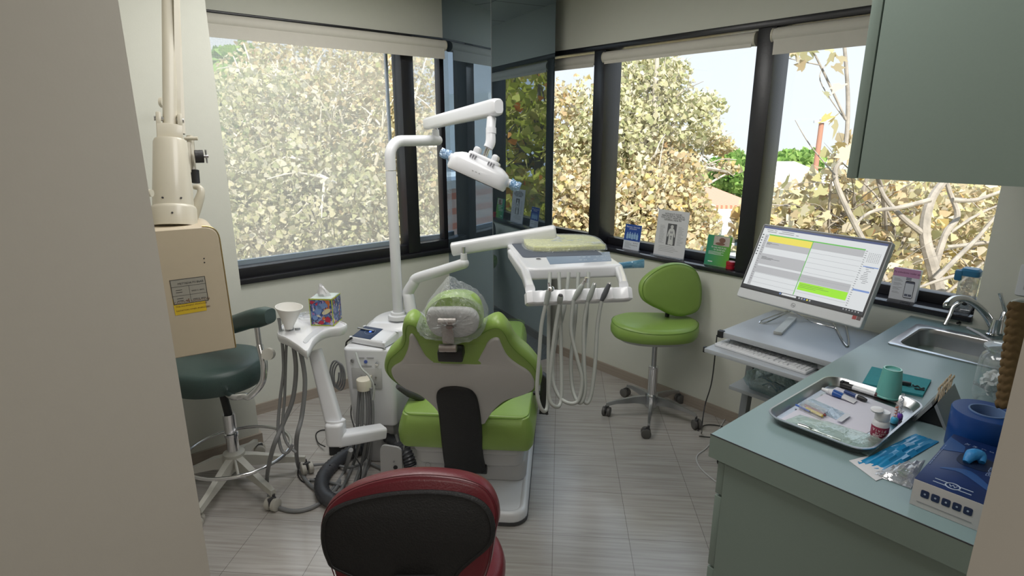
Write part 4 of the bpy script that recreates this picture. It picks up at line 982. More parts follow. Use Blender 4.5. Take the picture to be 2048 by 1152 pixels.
for c_ in hold: q.pad(rrect(.022, .030, .006, 3), -.016, .016, .003, L=frame(c_, (1, -.6, 0), z=Vector((0, 0, 1))))
q.build('holder_block', mat('holder_grey', (0.40, 0.42, 0.44), 0.4), t)
sh = [('suction_tip_hose', 'grey suction hose hanging leftmost in the assistant holder', (558, 636), 0, [(564, 680), (567, 740), (560, 800), (556, 860), (563, 900), (575, 905), (585, 890)], .0062),
      ('suction_valve_hose', 'short dark saliva ejector hose second in the assistant holder', (573, 655), 1, [(573, 684), (571, 740), (569, 800), (565, 850), (573, 885), (592, 905)], .0055),
      ('large_suction_hose', 'thick grey suction hose looping to the floor behind the paper cup', (582, 655), 2, [(587, 690), (592, 740), (585, 800), (565, 850), (545, 900), (534, 960), (545, 1005), (585, 1022), (630, 1012), (670, 980), (690, 940), (702, 900)], .0088),
      ('right_suction_hose', 'thick grey suction hose hanging rightmost and sweeping to the floor', (595, 656), 3, [(600, 698), (610, 760), (604, 830), (593, 880), (596, 930), (615, 965), (645, 985), (680, 985), (720, 960), (735, 920)], .0088)]
for nm, lab, hp_, i, pth, r_ in sh:
    c_ = hold[i]; dep = (c_ - EYEV).dot(_fw)
    tt = thing(nm, lab, 'suction hose', c_, 'suction hoses on the assistant arm')
    top = at_d(hp_[0], hp_[1], dep)
    q = MB(); q.tube([c_ - Vector((0, 0, .02)), c_.lerp(top, .5), top], [r_ * 1.15, r_ * .9, r_ * 1.25], 12, 3); q.build('valve', STEEL if i == 1 else mat('hose_end_grey', (0.33, 0.35, 0.37), 0.35, 0.4), tt)
    pts = [c_]
    for (x, y) in pth:
        p = at_d(x, y, dep)
        if p.z < r_ + .002 or y > 915:
            p = at_z(x, y, r_ + .001 + max(0, (940 - y)) * .002)
        pts.append(p)
    MB().tube(pts, r_, 12, 6).build('hose', HOSED if i < 3 else HOSED, tt)
# paper cup in its ring
cz = at_d(578, 640, DA - .08); Lc = Matrix.Translation(cz) @ rotm(6, 4, 0)
t3 = thing('paper_cup', 'white cone shaped paper cup standing at the left of the assistant tray', 'cup', cz)
MB(Lc).lathe([(.016, -.035), (.019, -.022), (.0495, .052), (.0515, .053), (.0515, .056), (.0495, .056), (.047, .050), (.017, -.020), (.002, -.021)], 32, cap=False).build('cup', mat('waxed_paper', (0.76, 0.75, 0.72), 0.55, var=0.01), t3)
# tissue box
tb = at_z(650, 648, zs + .002)
t4 = thing('tissue_box', 'colourful bird patterned tissue box standing on the assistant tray', 'tissue box', tb)
x0 = al(622, 652); x1 = al(668, 653); bw_ = (x1 - x0).length
L5 = LA @ frame((x0.x, x0.y, .002), (x1 - x0).to_3d(), z=Vector((0, 0, 1)))
bh = .112
def floral():
    m, nt = raw('painted_flower_card'); N = nt.nodes; K = nt.links
    o = N.new('ShaderNodeOutputMaterial'); p = N.new('ShaderNodeBsdfPrincipled'); tc = N.new('ShaderNodeTexCoord')
    nz = N.new('ShaderNodeTexNoise'); nz.inputs['Scale'].default_value = 35; K.new(tc.outputs['Object'], nz.inputs['Vector'])
    mx = N.new('ShaderNodeMix'); mx.data_type = 'VECTOR'; mx.inputs['Factor'].default_value = .12; K.new(tc.outputs['Object'], mx.inputs['A']); K.new(nz.outputs['Color'], mx.inputs['B'])
    v = N.new('ShaderNodeTexVoronoi'); v.inputs['Scale'].default_value = 62; K.new(mx.outputs['Result'], v.inputs['Vector'])
    s = N.new('ShaderNodeSeparateColor'); K.new(v.outputs['Color'], s.inputs[0]); r = N.new('ShaderNodeValToRGB'); r.color_ramp.interpolation = 'CONSTANT'
    cs = [(0, (.035, .065, .20)), (.22, (.07, .13, .34)), (.42, (.16, .24, .46)), (.58, (.05, .07, .12)), (.68, (.45, .03, .06)), (.78, (.30, .22, .48)), (.86, (.60, .58, .45)), (.94, (.55, .16, .03))]
    while len(r.color_ramp.elements) < len(cs): r.color_ramp.elements.new(.5)
    for e, (q_, c_) in zip(r.color_ramp.elements, cs): e.position = q_; e.color = c_ + (1,)
    K.new(s.outputs[0], r.inputs[0]); K.new(r.outputs[0], p.inputs['Base Color']); p.inputs['Roughness'].default_value = .4; K.new(p.outputs[0], o.inputs[0]); return m
MB(L5).span((0, 0, 0), (bw_, bw_, bh), .001).build('carton', floral(), t4, 0)
LIMEP = mat('lime_print', (0.42, 0.50, 0.05), 0.45)
q = MB(L5)
for (a_, b_) in (((0, -.0006, 0), (bw_, .002, .004)), ((0, -.0006, bh - .004), (bw_, .002, bh + .0006)), ((0, -.0006, 0), (.003, .002, bh)), ((bw_ - .003, -.0006, 0), (bw_ + .0006, .002, bh)), ((bw_ - .001, 0, bh - .004), (bw_ + .0006, bw_, bh + .0006)), ((bw_ - .001, 0, 0), (bw_ + .0006, bw_, .004)), ((-.0006, 0, bh - .002), (bw_, .003, bh + .0006))): q.span(a_, b_)
q.build('edge_band', LIMEP, t4, 0)
MB(L5).span((.004, .004, bh), (bw_ - .004, bw_ - .002, bh + .0008)).build('top_print', mat('lilac_mint_print', (0.45, 0.52, 0.50), 0.45, var=0.3, scale=40), t4, 0)
LF = L5 @ frame((0, -.0008, 0), (1, 0, 0), (0, 0, 1))
q = MB(LF)
for cx_, cy_, r1, r2, an, mi in ((.044, .083, .022, .011, 20, 0), (.030, .066, .013, .020, -15, 0), (.055, .060, .020, .009, 30, 1), (.017, .034, .011, .010, 0, 0), (.010, .098, .008, .007, 0, 2), (.062, .098, .008, .009, 0, 3), (.058, .026, .012, .011, 0, 2), (.035, .014, .012, .008, 0, 2), (.045, .032, .006, .006, 0, 3), (.070, .010, .006, .008, 0, 4)):
    ca_, sa_ = math.cos(math.radians(an)), math.sin(math.radians(an))
    q.m(mi).slab([(cx_ * bw_ / .076 + ca_ * r1 * v.x - sa_ * r2 * v.y, cy_ + sa_ * r1 * v.x + ca_ * r2 * v.y) for v in circle(1, 18)], [(0, 0), (0, .0004)])
q.m(4).tube([(.020 * bw_ / .076, .008, .0004), (.045 * bw_ / .076, .045, .0004), (.050 * bw_ / .076, .080, .0004)], .0008, 4, 5)
q.build('painted_shapes', [mat('paint_blue', (.16, .26, .50), .5), mat('paint_cream', (.62, .58, .36), .5), mat('paint_crimson', (.42, .02, .05), .5), mat('paint_orange', (.55, .14, .03), .5), mat('paint_lilac', (.45, .42, .62), .5)], t4, 0)
q = MB(L5); rd = random.Random(2); R = []
for f_, rx_, ry_, ox in ((0, .026, .010, 0), (.012, .024, .012, -.003), (.028, .015, .010, -.007), (.042, .008, .006, -.012), (.050, .003, .002, -.014)):
    R.append([Vector((bw_ / 2 + ox + (rx_ + rd.uniform(-.004, .004)) * math.cos(2 * math.pi * j / 18), bw_ / 2 + (ry_ + rd.uniform(-.003, .003)) * math.sin(2 * math.pi * j / 18), bh + f_ + rd.uniform(-.002, .002))) for j in range(18)])
q.rings(R); q.build('tissue', PAPER, t4, 25)
# small clear cup lid behind the tissue box
p = at_z(614, 634, zs + .004)
o = MB(Matrix.Translation(p)).lathe([(.030, 0), (.034, .002), (.034, .014), (.031, .014), (.028, .004)], 24, cap=False).build('clear_dish', film('clear_dish_plastic', (1, 1, 1), 0.75, .1), None)
tag(o, 'small clear round dish on the assistant tray behind the tissue box', 'dish')
# electronic console on the utility box
zt_w = zt + .001
t5 = thing('electronic_console', 'white console with a dark blue glossy panel on top of the utility box', 'console', at_z(742, 690, zt_w))
LC5 = frame(at_z(702, 687, zt_w), (.426, -.905, 0), z=Vector((0, 0, 1))); LC5I = LC5.inverted()
def cl(px, py, z): p = LC5I @ at_z(px, py, z); return Vector((p.x, p.y))
cb = [cl(702, 686, zt_w), cl(768, 698, zt_w), cl(792, 676, zt_w + .01), cl(728, 660, zt_w + .01)]
cb = [Vector((cb[0].x, cb[0].y)), Vector((cb[1].x, cb[1].y)), Vector((cb[1].x, cb[1].y + .105)), Vector((cb[0].x, cb[0].y + .105))]
slope = lambda p: Vector((p.x, p.y, p.z * (.75 + 5.0 * max(0, p.y))))
oc = catmull([cb[0].lerp(cb[1], .04), cb[0].lerp(cb[1], .96), cb[1].lerp(cb[2], .06), cb[1].lerp(cb[2], .94), cb[2].lerp(cb[3], .04), cb[2].lerp(cb[3], .96), cb[3].lerp(cb[0], .06), cb[3].lerp(cb[0], .94)], 3, True)
MB(LC5).slab(oc, [(.008, 0), (0, .006), (0, .030), (.004, .038), (.008, .040)], warp=slope).build('console_body', WHITE, t5)
c_ = [cb[0], cb[0].lerp(cb[1], .62), cb[3].lerp(cb[2], .62), cb[3]]; m5 = (c_[0] + c_[1] + c_[2] + c_[3]) * 0.25
c_ = [m5 + (p - m5) * .9 for p in c_]
pn = MB(LC5).slab(c_, [(0, .037), (0, .0415), (.003, .042)], warp=slope).build('glossy_panel', mat('midnight_blue_gloss', (0.006, 0.020, 0.065), 0.28, spec=0.3), t5)
d5 = c_[0].lerp(c_[2], .58); q = MB(LC5); q.slab([(d5.x + .006 * v.x, d5.y + .004 * v.y) for v in circle(1, 12)], [(0, .0418), (0, .0425)], warp=slope)
q.build('lit_digit', mat('blue_led', (0.02, 0.05, 0.8), 0.4, emit=(0.05, 0.12, 1.0), estr=2.0), pn)
q = MB(LC5); q.tube([slope(Vector((d5.x + .026 * math.cos(a_ * math.pi / 10), d5.y + .022 * math.sin(a_ * math.pi / 10), .0425))) for a_ in range(21)], .0006, 4, 1); q.build('dial_ring', mat('dial_print', (0.35, 0.42, 0.55), 0.5), pn)
w0 = at_z(735, 690, zt_w); MB().tube([at_d(712, 706, 2.42), at_d(722, 735, 2.33), at_d(738, 752, 2.31), at_d(748, 775, 2.31), at_d(746, 800, 2.31)], .0042, 8, 6).build('handpiece_cord', HOSE, t5)
MB().cyl(at_z(716, 656, zt_w + .05), at_z(748, 662, zt_w + .05), .004).build('handpiece_rest', STEEL, t5)
# ------------------------------------------------------------------ stools
def caster(q_wheel, q_fork, p, yaw, r=.026, w=.022, twin=True):
    d = Vector((math.cos(yaw), math.sin(yaw), 0)); n = Vector((-d.y, d.x, 0))
    c = Vector((p[0], p[1], r)) - d * .012
    for s in ((-1, 1) if twin else (0,)):
        a = c + n * (s * w * .62 - w * .42); b = c + n * (s * w * .62 + w * .42)
        q_wheel.tube([a, a.lerp(b, .12), a.lerp(b, .88), b], [r * .86, r, r, r * .86], 20, 1)
    q_fork.cyl((p[0], p[1], r * 1.2), (p[0], p[1], p[2]), .006, n=10)
    q_fork.box(c + Vector((0, 0, r * .45)), (r * 1.3, w * .5, r * 1.4), .004, None)
# lime stool by the right wall
c = Vector((2.535, 1.775, 0))
t = thing('dental_stool', 'lime green dental stool with rounded backrest in front of the right window wall', 'stool', c)
for k in range(5):
    a = math.radians(142 + 72 * k); e = c + Vector((math.cos(a), math.sin(a), 0)) * .255
    d = Vector((math.cos(a), math.sin(a), 0)); n = Vector((-d.y, d.x, 0)); R = []
    for f_, w_, z0, z1 in ((.02, .030, .075, .125), (.10, .024, .083, .118), (.20, .017, .078, .098), (.255, .012, .062, .080)):
        p = c + d * f_; R.append([p + n * (-w_ / 2) + Vector((0, 0, z0)), p + n * (w_ / 2) + Vector((0, 0, z0)), p + n * (w_ * .36) + Vector((0, 0, z1)), p - n * (w_ * .36) + Vector((0, 0, z1))])
    g = MB().rings(R).build('leg', ALU, t, 30)
    qw, qf = MB(), MB(); caster(qw, qf, (e.x, e.y, .066), a + 1.1 + k * .6); cs = qw.build('caster', mat('caster_grey', (0.10, 0.095, 0.09), 0.5), t); qf.build('caster_fork', DARK, cs)
MB().lathe([(.030, .055), (.036, .07), (.036, .125), (.030, .135)], 24, Matrix.Translation(c)).build('hub', ALU, t)
MB().lathe([(.0255, .12), (.0255, .285), (.027, .287), (.027, .300), (.018, .302)], 24, Matrix.Translation(c)).build('gas_column', CHROME, t)
MB().cyl(c + Vector((0, 0, .30)), c + Vector((0, 0, .46)), .014).build('piston', STEEL, t)
sc = at_z(1311, 655, .50); sc = Vector((2.55, 1.80, .022))
Ls = frame(sc, Vector((math.sin(YAW + 1.62), math.cos(YAW + 1.62), 0)), z=Vector((0, 0, 1)))
so_ = catmull([(-.235, -.02), (-.20, -.115), (-.09, -.175), (.06, -.180), (.18, -.135), (.235, -.03), (.215, .07), (.13, .145), (.0, .165), (-.13, .150), (-.215, .075)], 6, True)
MB(Ls).slab(so_, [(.035, .452), (.010, .456), (0, .472), (-.002, .492), (.003, .512), (.012, .524), (.024, .531), (.04, .534)], warp=lambda p: Vector((p.x, p.y, p.z + (.010 * (p.x / .2) ** 2 + .25 * max(0, p.y) ** 2 if p.z > .5 else 0)))).build('seat', LIME, t)
q = MB(Ls); ss = [Vector((p.x * .985, p.y * .985, .516 + .010 * (p.x / .2) ** 2 + .25 * max(0, p.y) ** 2)) for p in so_]; q.tube(ss + [ss[0]], .0014, 5, 1); q.build('seat_piping', SEAM, t)
MB(Ls).slab([p * .86 for p in so_], [(.05, .428), (.012, .434), (0, .456)]).build('seat_pan', WHITEM, t)
MB(Ls).span((.10, -.03, .395), (.135, .0, .435), .004).build('tilt_lever', BLACK, t)
bp_ = at_d(1348, 578, 3.12); nb = Vector((-_fw.x, -_fw.y, 0)).normalized()
nb = (nb + Vector((.10, -.16, .12))).normalized()
LBk = frame(bp_, Vector((0, 0, 1)).cross(nb), z=nb); LBkI = LBk.inverted()
def sb(x, y): p = LBkI @ at_plane(1180 + x * .3473, 500 + y * .3473, bp_, nb); return Vector((p.x, p.y))
bo = catmull([sb(*p) for p in [(295, 235), (308, 180), (358, 130), (430, 90), (500, 76), (565, 86), (615, 118), (642, 180), (648, 250), (640, 320), (610, 362), (530, 385), (460, 370), (410, 345), (360, 322), (312, 288)]], 4, True)
MB(LBk).slab(bo, [(.028, -.062), (.006, -.056), (0, -.040), (-.002, -.02), (.003, -.006), (.012, .002), (.026, .005)]).build('backrest', LIME, t)
q = MB(LBk); n_ = [Vector((p.x, p.y, 0)) for p in bo]; cm = sum(n_, Vector()) / len(n_); q.tube([cm + (p - cm) * .965 for p in n_] + [cm + (n_[0] - cm) * .965], .0013, 5, 1); q.build('back_piping', SEAM, t)
MB(LBk).slab(bo, [(.020, -.074), (.012, -.070), (.010, -.056)]).build('back_shell', BLACK, t)
q = MB(); a_ = LBk @ Vector((cm.x, cm.y - .10, -.068)); q.tube([a_ + Vector((0, 0, .06)), a_ + Vector((0, 0, -.06)), Vector((a_.x, a_.y, .44)).lerp(Vector((sc.x, sc.y, .44)), .25), Vector((sc.x, sc.y, .44))], .012, 10, 5); q.build('back_bracket', BLACK, t)

# dark teal stool with an arm, at the left
c = Vector((0.555, 2.60, 0)); cs_ = Vector((0.545, 2.655, 0))
t = thing('assistant_stool', 'dark teal stool with curved padded arm and chrome foot ring at the left', 'stool', c)
CRE = mat('cream_painted_metal', (0.56, 0.55, 0.50), 0.4, var=.03)
CASTW = mat('cream_caster', (0.52, 0.50, 0.45), 0.5)
for ang, r_ in ((228, .310), (282, .310), (335, .300), (52, .235), (150, .235)):
    a = math.radians(ang); d = Vector((math.cos(a), math.sin(a), 0)); n = Vector((-d.y, d.x, 0)); R = []
    for f_, w_, z0, z1 in ((.0, .042, .085, .150), (.09, .036, .085, .135), (r_ * .75, .028, .072, .100), (r_, .024, .062, .086)):
        p = c + d * f_; R.append([p - n * w_ / 2 + Vector((0, 0, z0)), p + n * w_ / 2 + Vector((0, 0, z0)), p + n * w_ * .4 + Vector((0, 0, z1)), p - n * w_ * .4 + Vector((0, 0, z1))])
    MB().rings(R).build('leg', CRE, t, 30)
    e = c + d * r_; qw, qf = MB(), MB(); caster(qw, qf, (e.x, e.y, .068), a + 1.9, .027, .026); cs = qw.build('caster', CASTW, t); qf.build('caster_fork', DARK, cs)
MB().lathe([(.046, .08), (.050, .10), (.046, .155), (.030, .165)], 24, Matrix.Translation(c)).build('hub', CRE, t)
q = MB(); q.lathe([(.026, .10), (.026, .235), (.030, .238), (.030, .252), (.026, .255), (.026, .345)], 24, Matrix.Translation(c)); q.build('column', CHROME, t)
top_ = Vector((cs_.x, cs_.y, .45))
MB().cyl(c + Vector((0, 0, .34)), c.lerp(cs_, .8) + Vector((0, 0, .49)), .017).build('piston', BLACK, t)
MB().cyl(c.lerp(cs_, .8) + Vector((0, 0, .465)), c.lerp(cs_, .8) + Vector((0, 0, .495)), .030).build('seat_boss', ALU, t)
q = MB(); rc = c + Vector((.015, -.01, .160)); q.tube([rc + Vector((.225 * math.cos(k * math.pi / 20), .225 * math.sin(k * math.pi / 20), 0)) for k in range(41)], .0085, 10, 1); q.build('foot_ring', CHROME, t)
q = MB(); [q.cyl(c + Vector((0, 0, .13)), rc + Vector((.222 * math.cos(math.radians(a_)), .222 * math.sin(math.radians(a_)), 0)), .0055, n=8) for a_ in (255,)]
q.build('ring_strut', CRE, t)
MB(Matrix.Translation(cs_)).slab(circle(.205, 44), [(.035, .485), (.010, .491), (0, .507), (-.003, .545), (0.0, .572), (.008, .586), (.024, .593), (.08, .595)]).build('seat', TEALV, t)
# arm: bent chrome tube with a padded curved rest
a0 = at_d(462, 792, 2.36); a1 = at_d(500, 792, 2.33); a2 = at_d(524, 765, 2.33); a3 = at_d(527, 730, 2.33); a4 = at_d(515, 665, 2.34)
MB().tube([c.lerp(cs_, .8) + Vector((0, 0, .478)), a0, a1.lerp(a0, .3), a1, a2, a3, at_d(519, 690, 2.335)], .0135, 14, 6).build('arm_tube', CHROME, t)
MB().cyl(at_d(519, 692, 2.335), a4 + Vector((0, 0, .02)), .0105).build('arm_sleeve', STEEL, t)
kb = at_d(537, 708, 2.31); q = MB().tube([kb - _fw * .012, kb + _fw * .012], .024, 16, 1); q.cyl(kb, at_d(526, 708, 2.33), .008); q.build('clamp_knob', CRE, t)
pd = [at_d(541, 632, 2.34), at_d(505, 637, 2.40), at_d(470, 648, 2.50), at_d(430, 655, 2.56), at_d(395, 652, 2.56)]
P_ = catmull(pd, 6); R = []
for i, p in enumerate(P_):
    tg = (P_[min(i + 1, len(P_) - 1)] - P_[max(i - 1, 0)]).normalized(); sd_ = tg.cross(Vector((0, 0, 1))).normalized()
    k = min(1, .72 + i * .09) if i < 4 else 1.0
    R.append([p + sd_ * (v.x * k) + Vector((0, 0, v.y * k)) for v in rrect(.075, .082, .026, 5)])
MB().rings(R).build('arm_pad', TEALV, t, 50)

# burgundy stool in the foreground, back to us
DR = 1.25
rp = at_d(822, 1062, DR); nr = Vector((-_fw.x, -_fw.y, -_fw.z)).normalized()
LR = frame(rp, Vector((0, 0, 1)).cross(nr), z=nr); LRI = LR.inverted()
def rd_(x, y, off=0.0): p = LRI @ at_plane(620 + x * .24414, 909 + y * .24414, rp + nr * off, nr); return Vector((p.x, p.y))
base_r = Vector((rp.x, rp.y, 0)) + Vector((_fw.x, _fw.y, 0)).normalized() * .16
t = thing('operator_stool', 'burgundy vinyl stool in the foreground with a black shell on its backrest', 'stool', base_r)
ro = catmull([rd_(*p) for p in [(95, 560), (140, 430), (260, 320), (430, 240), (640, 185), (850, 160), (1060, 165), (1270, 195), (1430, 260), (1520, 380), (1545, 520), (1520, 640), (1500, 760), (1470, 920), (1400, 1060), (1200, 1190), (850, 1240), (480, 1180), (250, 1080), (180, 940), (130, 780), (95, 660)]], 4, True)
MB(LR).slab(ro, [(.04, -.075), (.012, -.070), (0, -.05), (-.003, -.028), (0, -.010), (.006, .002), (.014, .006)]).build('back_cushion', RED, t)
q = MB(LR); c3 = [Vector((p.x, p.y, 0)) for p in ro]; cm = sum(c3, Vector()) / len(c3)
q.tube([cm + (p - cm) * .992 + Vector((0, 0, .0025)) for p in c3] + [cm + (c3[0] - cm) * .992 + Vector((0, 0, .0025))], .0012, 5, 1); q.build('welt_seam', mat('burgundy_thread', (0.09, 0.01, 0.015), .6), t)
rs = catmull([rd_(*p) for p in [(103, 640), (130, 500), (230, 410), (400, 350), (620, 305), (850, 285), (1060, 285), (1260, 310), (1400, 365), (1480, 450), (1515, 570), (1505, 680), (1450, 760), (1330, 860), (1230, 950), (1150, 1060), (900, 1150), (700, 1130), (500, 1060), (350, 985), (190, 910), (150, 850), (118, 760)]], 4, True)
MB(LR).slab(rs, [(-.001, .000), (-.001, .010), (.003, .014), (.008, .016)]).build('back_shell', BLACKM, t)
rs2 = [cm + (Vector((p.x, p.y, 0)) - cm) * .955 for p in rs]
q = MB(LR); q.tube([p + Vector((0, 0, .0165)) for p in rs2] + [rs2[0] + Vector((0, 0, .0165))], .0016, 5, 1); q.build('shell_ridge', BLACKM, t)
a, b = rd_(690, 1050, .016), rd_(1040, 990, .016); q = MB(LR); q.box((( a.x + b.x) / 2, (a.y + b.y) / 2, .022), (abs(b.x - a.x), .022, .016), .006, None); q.build('back_bracket', BLACK, t)
bs = base_r
MB(Matrix.Translation(bs)).slab(circle(.20, 40), [(.03, .44), (.008, .446), (0, .465), (-.002, .495), (.004, .515), (.016, .526), (.05, .530)]).build('seat', RED, t)
q = MB(); q.tube([LR @ Vector((0, -.06, -.07)), LR @ Vector((0, -.14, -.085)), Vector((rp.x, rp.y, .47)).lerp(bs + Vector((0, 0, .43)), .3), bs + Vector((0, 0, .432))], .014, 10, 5); q.build('back_post', BLACK, t)
MB().cyl(bs + Vector((0, 0, .1)), bs + Vector((0, 0, .44)), .024).build('column', CHROME, t)
for k in range(5):
    a = math.radians(40 + 72 * k); e = bs + Vector((math.cos(a), math.sin(a), 0)) * .25
    MB().tube([bs + Vector((0, 0, .10)), bs.lerp(e, .6) + Vector((0, 0, .095)), e + Vector((0, 0, .07))], [.022, .017, .012], 10, 3).build('leg', ALU, t)
    qw, qf = MB(), MB(); caster(qw, qf, (e.x, e.y, .066), a + .7); cs = qw.build('caster', DARK, t); qf.build('caster_fork', DARK, cs)

# ------------------------------------------------------------------ x-ray unit hanging at the left
XD = 1.80
ax_ = math.radians(98.0); xx = Vector((math.sin(ax_), math.cos(ax_), 0))
fc = at_d(378, 580, XD); LX = frame(fc, xx, z=Vector((0, 0, 1))); LXI = LX.inverted(); ny = LX.to_3x3() @ Vector((0, 1, 0))
def xp(px, py): p = LXI @ at_plane(px, py, fc, ny); return Vector((p.x, p.z))
t = thing('dental_xray_unit', 'old beige dental x-ray head hanging on its jointed arm at the left', 'x-ray machine', fc)
tl_, tr_, br_, bl__ = xp(299, 457), xp(432, 452), xp(458, 692), xp(325, 722)
xw = tr_.x + .004; zl = bl__.y; zh = tr_.y
LF_ = LX @ frame((0, 0, 0), (1, 0, 0), (0, 0, 1))   # x right, y up, z towards us
ho = rpoly([(tl_.x - .02, zh), (xw, zh), (xw + .006, zl), (tl_.x - .02, zl)], [.01, .045, .004, .004], 7)
MB(LF_).slab(ho, [(.006, -.235), (0, -.230), (0, -.004), (.003, 0)]).build('head_housing', BEIGE, t)
GOLD_M = mat('brass_trim', (0.55, 0.42, 0.18), 0.3, .9)
q = MB(LF_); e_ = [Vector((v.x + .0015, v.y + .0015, -.004)) for v in ho if v.x > xw - .07]; q.tube(e_, .0018, 6, 1); q.build('edge_trim', GOLD_M, t)
q = MB(LF_)
for px, py in ((408, 517), (409, 525)): p = xp(px, py); q.cyl((p.x, p.y, -.002), (p.x, p.y, .001), .0022, n=10)
q.build('screw_holes', INK, t)
def plate_(x0, y0, x1, y1):
    a, b = xp(x0, y0), xp(x1, y1); return a, b
a, b = plate_(340, 562, 417, 600)
sl = -.06
LP = LF_ @ frame((a.x, b.y - .002, .0006), (1, .015, 0), z=Vector((0, 0, 1))); pw = b.x - a.x; ph = a.y - b.y + .004
pl = MB(LP).span((0, 0, 0), (pw, ph, .0008)).build('data_plate', mat('plate_grey', (0.36, 0.345, 0.30), 0.45), t, 0)
q = MB(LP); z_ = .0012
for (x0, y0, x1, y1) in ((0, 0, pw, .0016), (0, ph - .0016, pw, ph), (0, 0, .0016, ph), (pw - .0016, 0, pw, ph), (0, ph * .70, pw, ph * .70 + .001), (0, ph * .34, pw, ph * .34 + .0008), (pw * .5, 0, pw * .5 + .0008, ph * .7)): q.span((x0, y0, .0006), (x1, y1, z_))
q.build('plate_ruling', INK, pl, 0)
for s_, x_, y_, sz in (('METTEDIK', .20, .78, .0085), ('FI18643', .62, .78, .0095)):
    text(s_, sz, LP @ Matrix.Translation((pw * x_, ph * y_, .001)), INK, pl, ax='LEFT', ay='BOTTOM_BASELINE')
for s_, x_, y_ in (('SPEED C  (RPM)', .56, .46), ('SPEED D  (RPM)', .56, .12)): text(s_, .0052, LP @ Matrix.Translation((pw * x_, ph * y_, .001)), INK, pl, ax='LEFT', ay='BOTTOM_BASELINE')
q = MB(LP)
for y_ in (.56, .47, .22, .13): q.span((pw * .12, ph * y_, .0008), (pw * .30, ph * y_ + .0016, .0011))
q.build('small_print', INK, pl, 0)
a, b = plate_(346, 599, 414, 622)
LQ = LF_ @ frame((a.x, b.y, .0006), (1, .03, 0), z=Vector((0, 0, 1))); pw = b.x - a.x; ph = a.y - b.y
wl = MB(LQ).span((0, 0, 0), (pw, ph, .0007)).build('warning_label', mat('warning_yellow', (0.72, 0.50, 0.03), 0.5), t, 0)
for s_, y_, sz in (('CAUTION', .74, .0098), ('THIS EQUIPMENT PRODUCES', .46, .0066), ('RADIATION WHEN ENERGIZED', .20, .0066)):
    if s_ == 'CAUTION':
        text('CAUTION', sz, LQ @ Matrix.Translation((pw * .02, ph * .68, .0008)), mat('magenta_brown_ink', (0.16, 0.07, 0.03), .5), wl, ax='LEFT', ay='BOTTOM_BASELINE'); text('RADIATION', sz, LQ @ Matrix.Translation((pw * .55, ph * .68, .0008)), MATS['magenta_brown_ink'], wl, ax='LEFT', ay='BOTTOM_BASELINE')
    else: text(s_, sz, LQ @ Matrix.Translation((pw * .05, ph * y_, .0008)), MATS['magenta_brown_ink'], wl, ax='LEFT', ay='BOTTOM_BASELINE')
q = MB(LQ); c_ = Vector((pw * .475, ph * .82, 0)); q.slab([(c_.x + .0011 * v.x, c_.y + .0011 * v.y) for v in circle(1, 10)], [(0, .0007), (0, .0011)])
for k in range(3):
    a0_ = math.radians(60 + 120 * k); o_ = [(c_.x + r_ * math.cos(a0_ + s_), c_.y + r_ * math.sin(a0_ + s_)) for r_, s_ in ((.0018, -.5), (.0052, -.5), (.0054, 0), (.0052, .5), (.0018, .5))]; q.slab(o_, [(0, .0007), (0, .0011)])
q.build('trefoil', MATS['magenta_brown_ink'], wl, 0)
# collar, sleeve, fork and arm above
def ring_at(px, py, D): return at_d(px, py, D)
ctop = at_d(348, 452, XD + .04); cax = Vector((0, 0, 1))
lean = (at_d(340, 276, XD + .04) - at_d(349, 452, XD + .04)); hgt = lean.length; ln_ = lean.normalized(); LXc = frame(at_d(349, 450, XD + .04), xx - ln_ * xx.dot(ln_), z=lean)
MB(LXc).lathe([(.066, -.004), (.066, 0), (.065, .050), (.062, .058), (.056, .062)], 36).build('swivel_collar', OFFW, t)
MB(LXc).lathe([(.058, .055), (.0565, .10), (.0475, .262), (.044, .270), (.030, .272)], 36).build('arm_sleeve', OFFW, t)
q = MB(LXc)
for a_ in (-70, -120, -95): q.cyl(Vector((math.cos(math.radians(a_)) * .060, math.sin(math.radians(a_)) * .060, .03 if a_ == -95 else .078)) * 1.0, Vector((math.cos(math.radians(a_)) * .0675, math.sin(math.radians(a_)) * .0675, .03 if a_ == -95 else .078)) if a_ == -95 else Vector((math.cos(math.radians(a_)) * .0575, math.sin(math.radians(a_)) * .0575, .078)), .003, n=8)
q.build('set_screws', INK, t)
q = MB(LXc)
q.span((-.036, -.022, .265), (.036, .022, .318), .004).span((-.036, -.022, .31), (-.022, .022, .352), .004).span((.022, -.022, .31), (.036, .022, .352), .004); q.build('fork', OFFW, t)
q = MB(LXc); q.cyl((-.041, 0, .335), (.041, 0, .335), .007); q.build('fork_pin', STEEL, t)
q = MB(); A_ = LXc @ Vector((0, 0, .335)); Bt = at_d(336, -60, XD + .06); bar4(q, A_ + Vector((0, 0, -.02)), Bt, .040, .034, .036, .034, Vector((0, 1, 0))); q.build('support_arm', OFFW, t)
q = MB(); Bq = at_d(352, -60, XD + .10); bar4(q, at_d(366, 268, XD + .09), Bq, .012, .012, .012, .012, Vector((0, 1, 0))); q.build('balance_rod', OFFW, t)
q = MB(); bar4(q, LXc @ Vector((.024, .02, .35)), at_d(351, -60, XD + .05), .008, .02, .008, .02, Vector((0, 1, 0))); q.build('link_bar', OFFW, t)
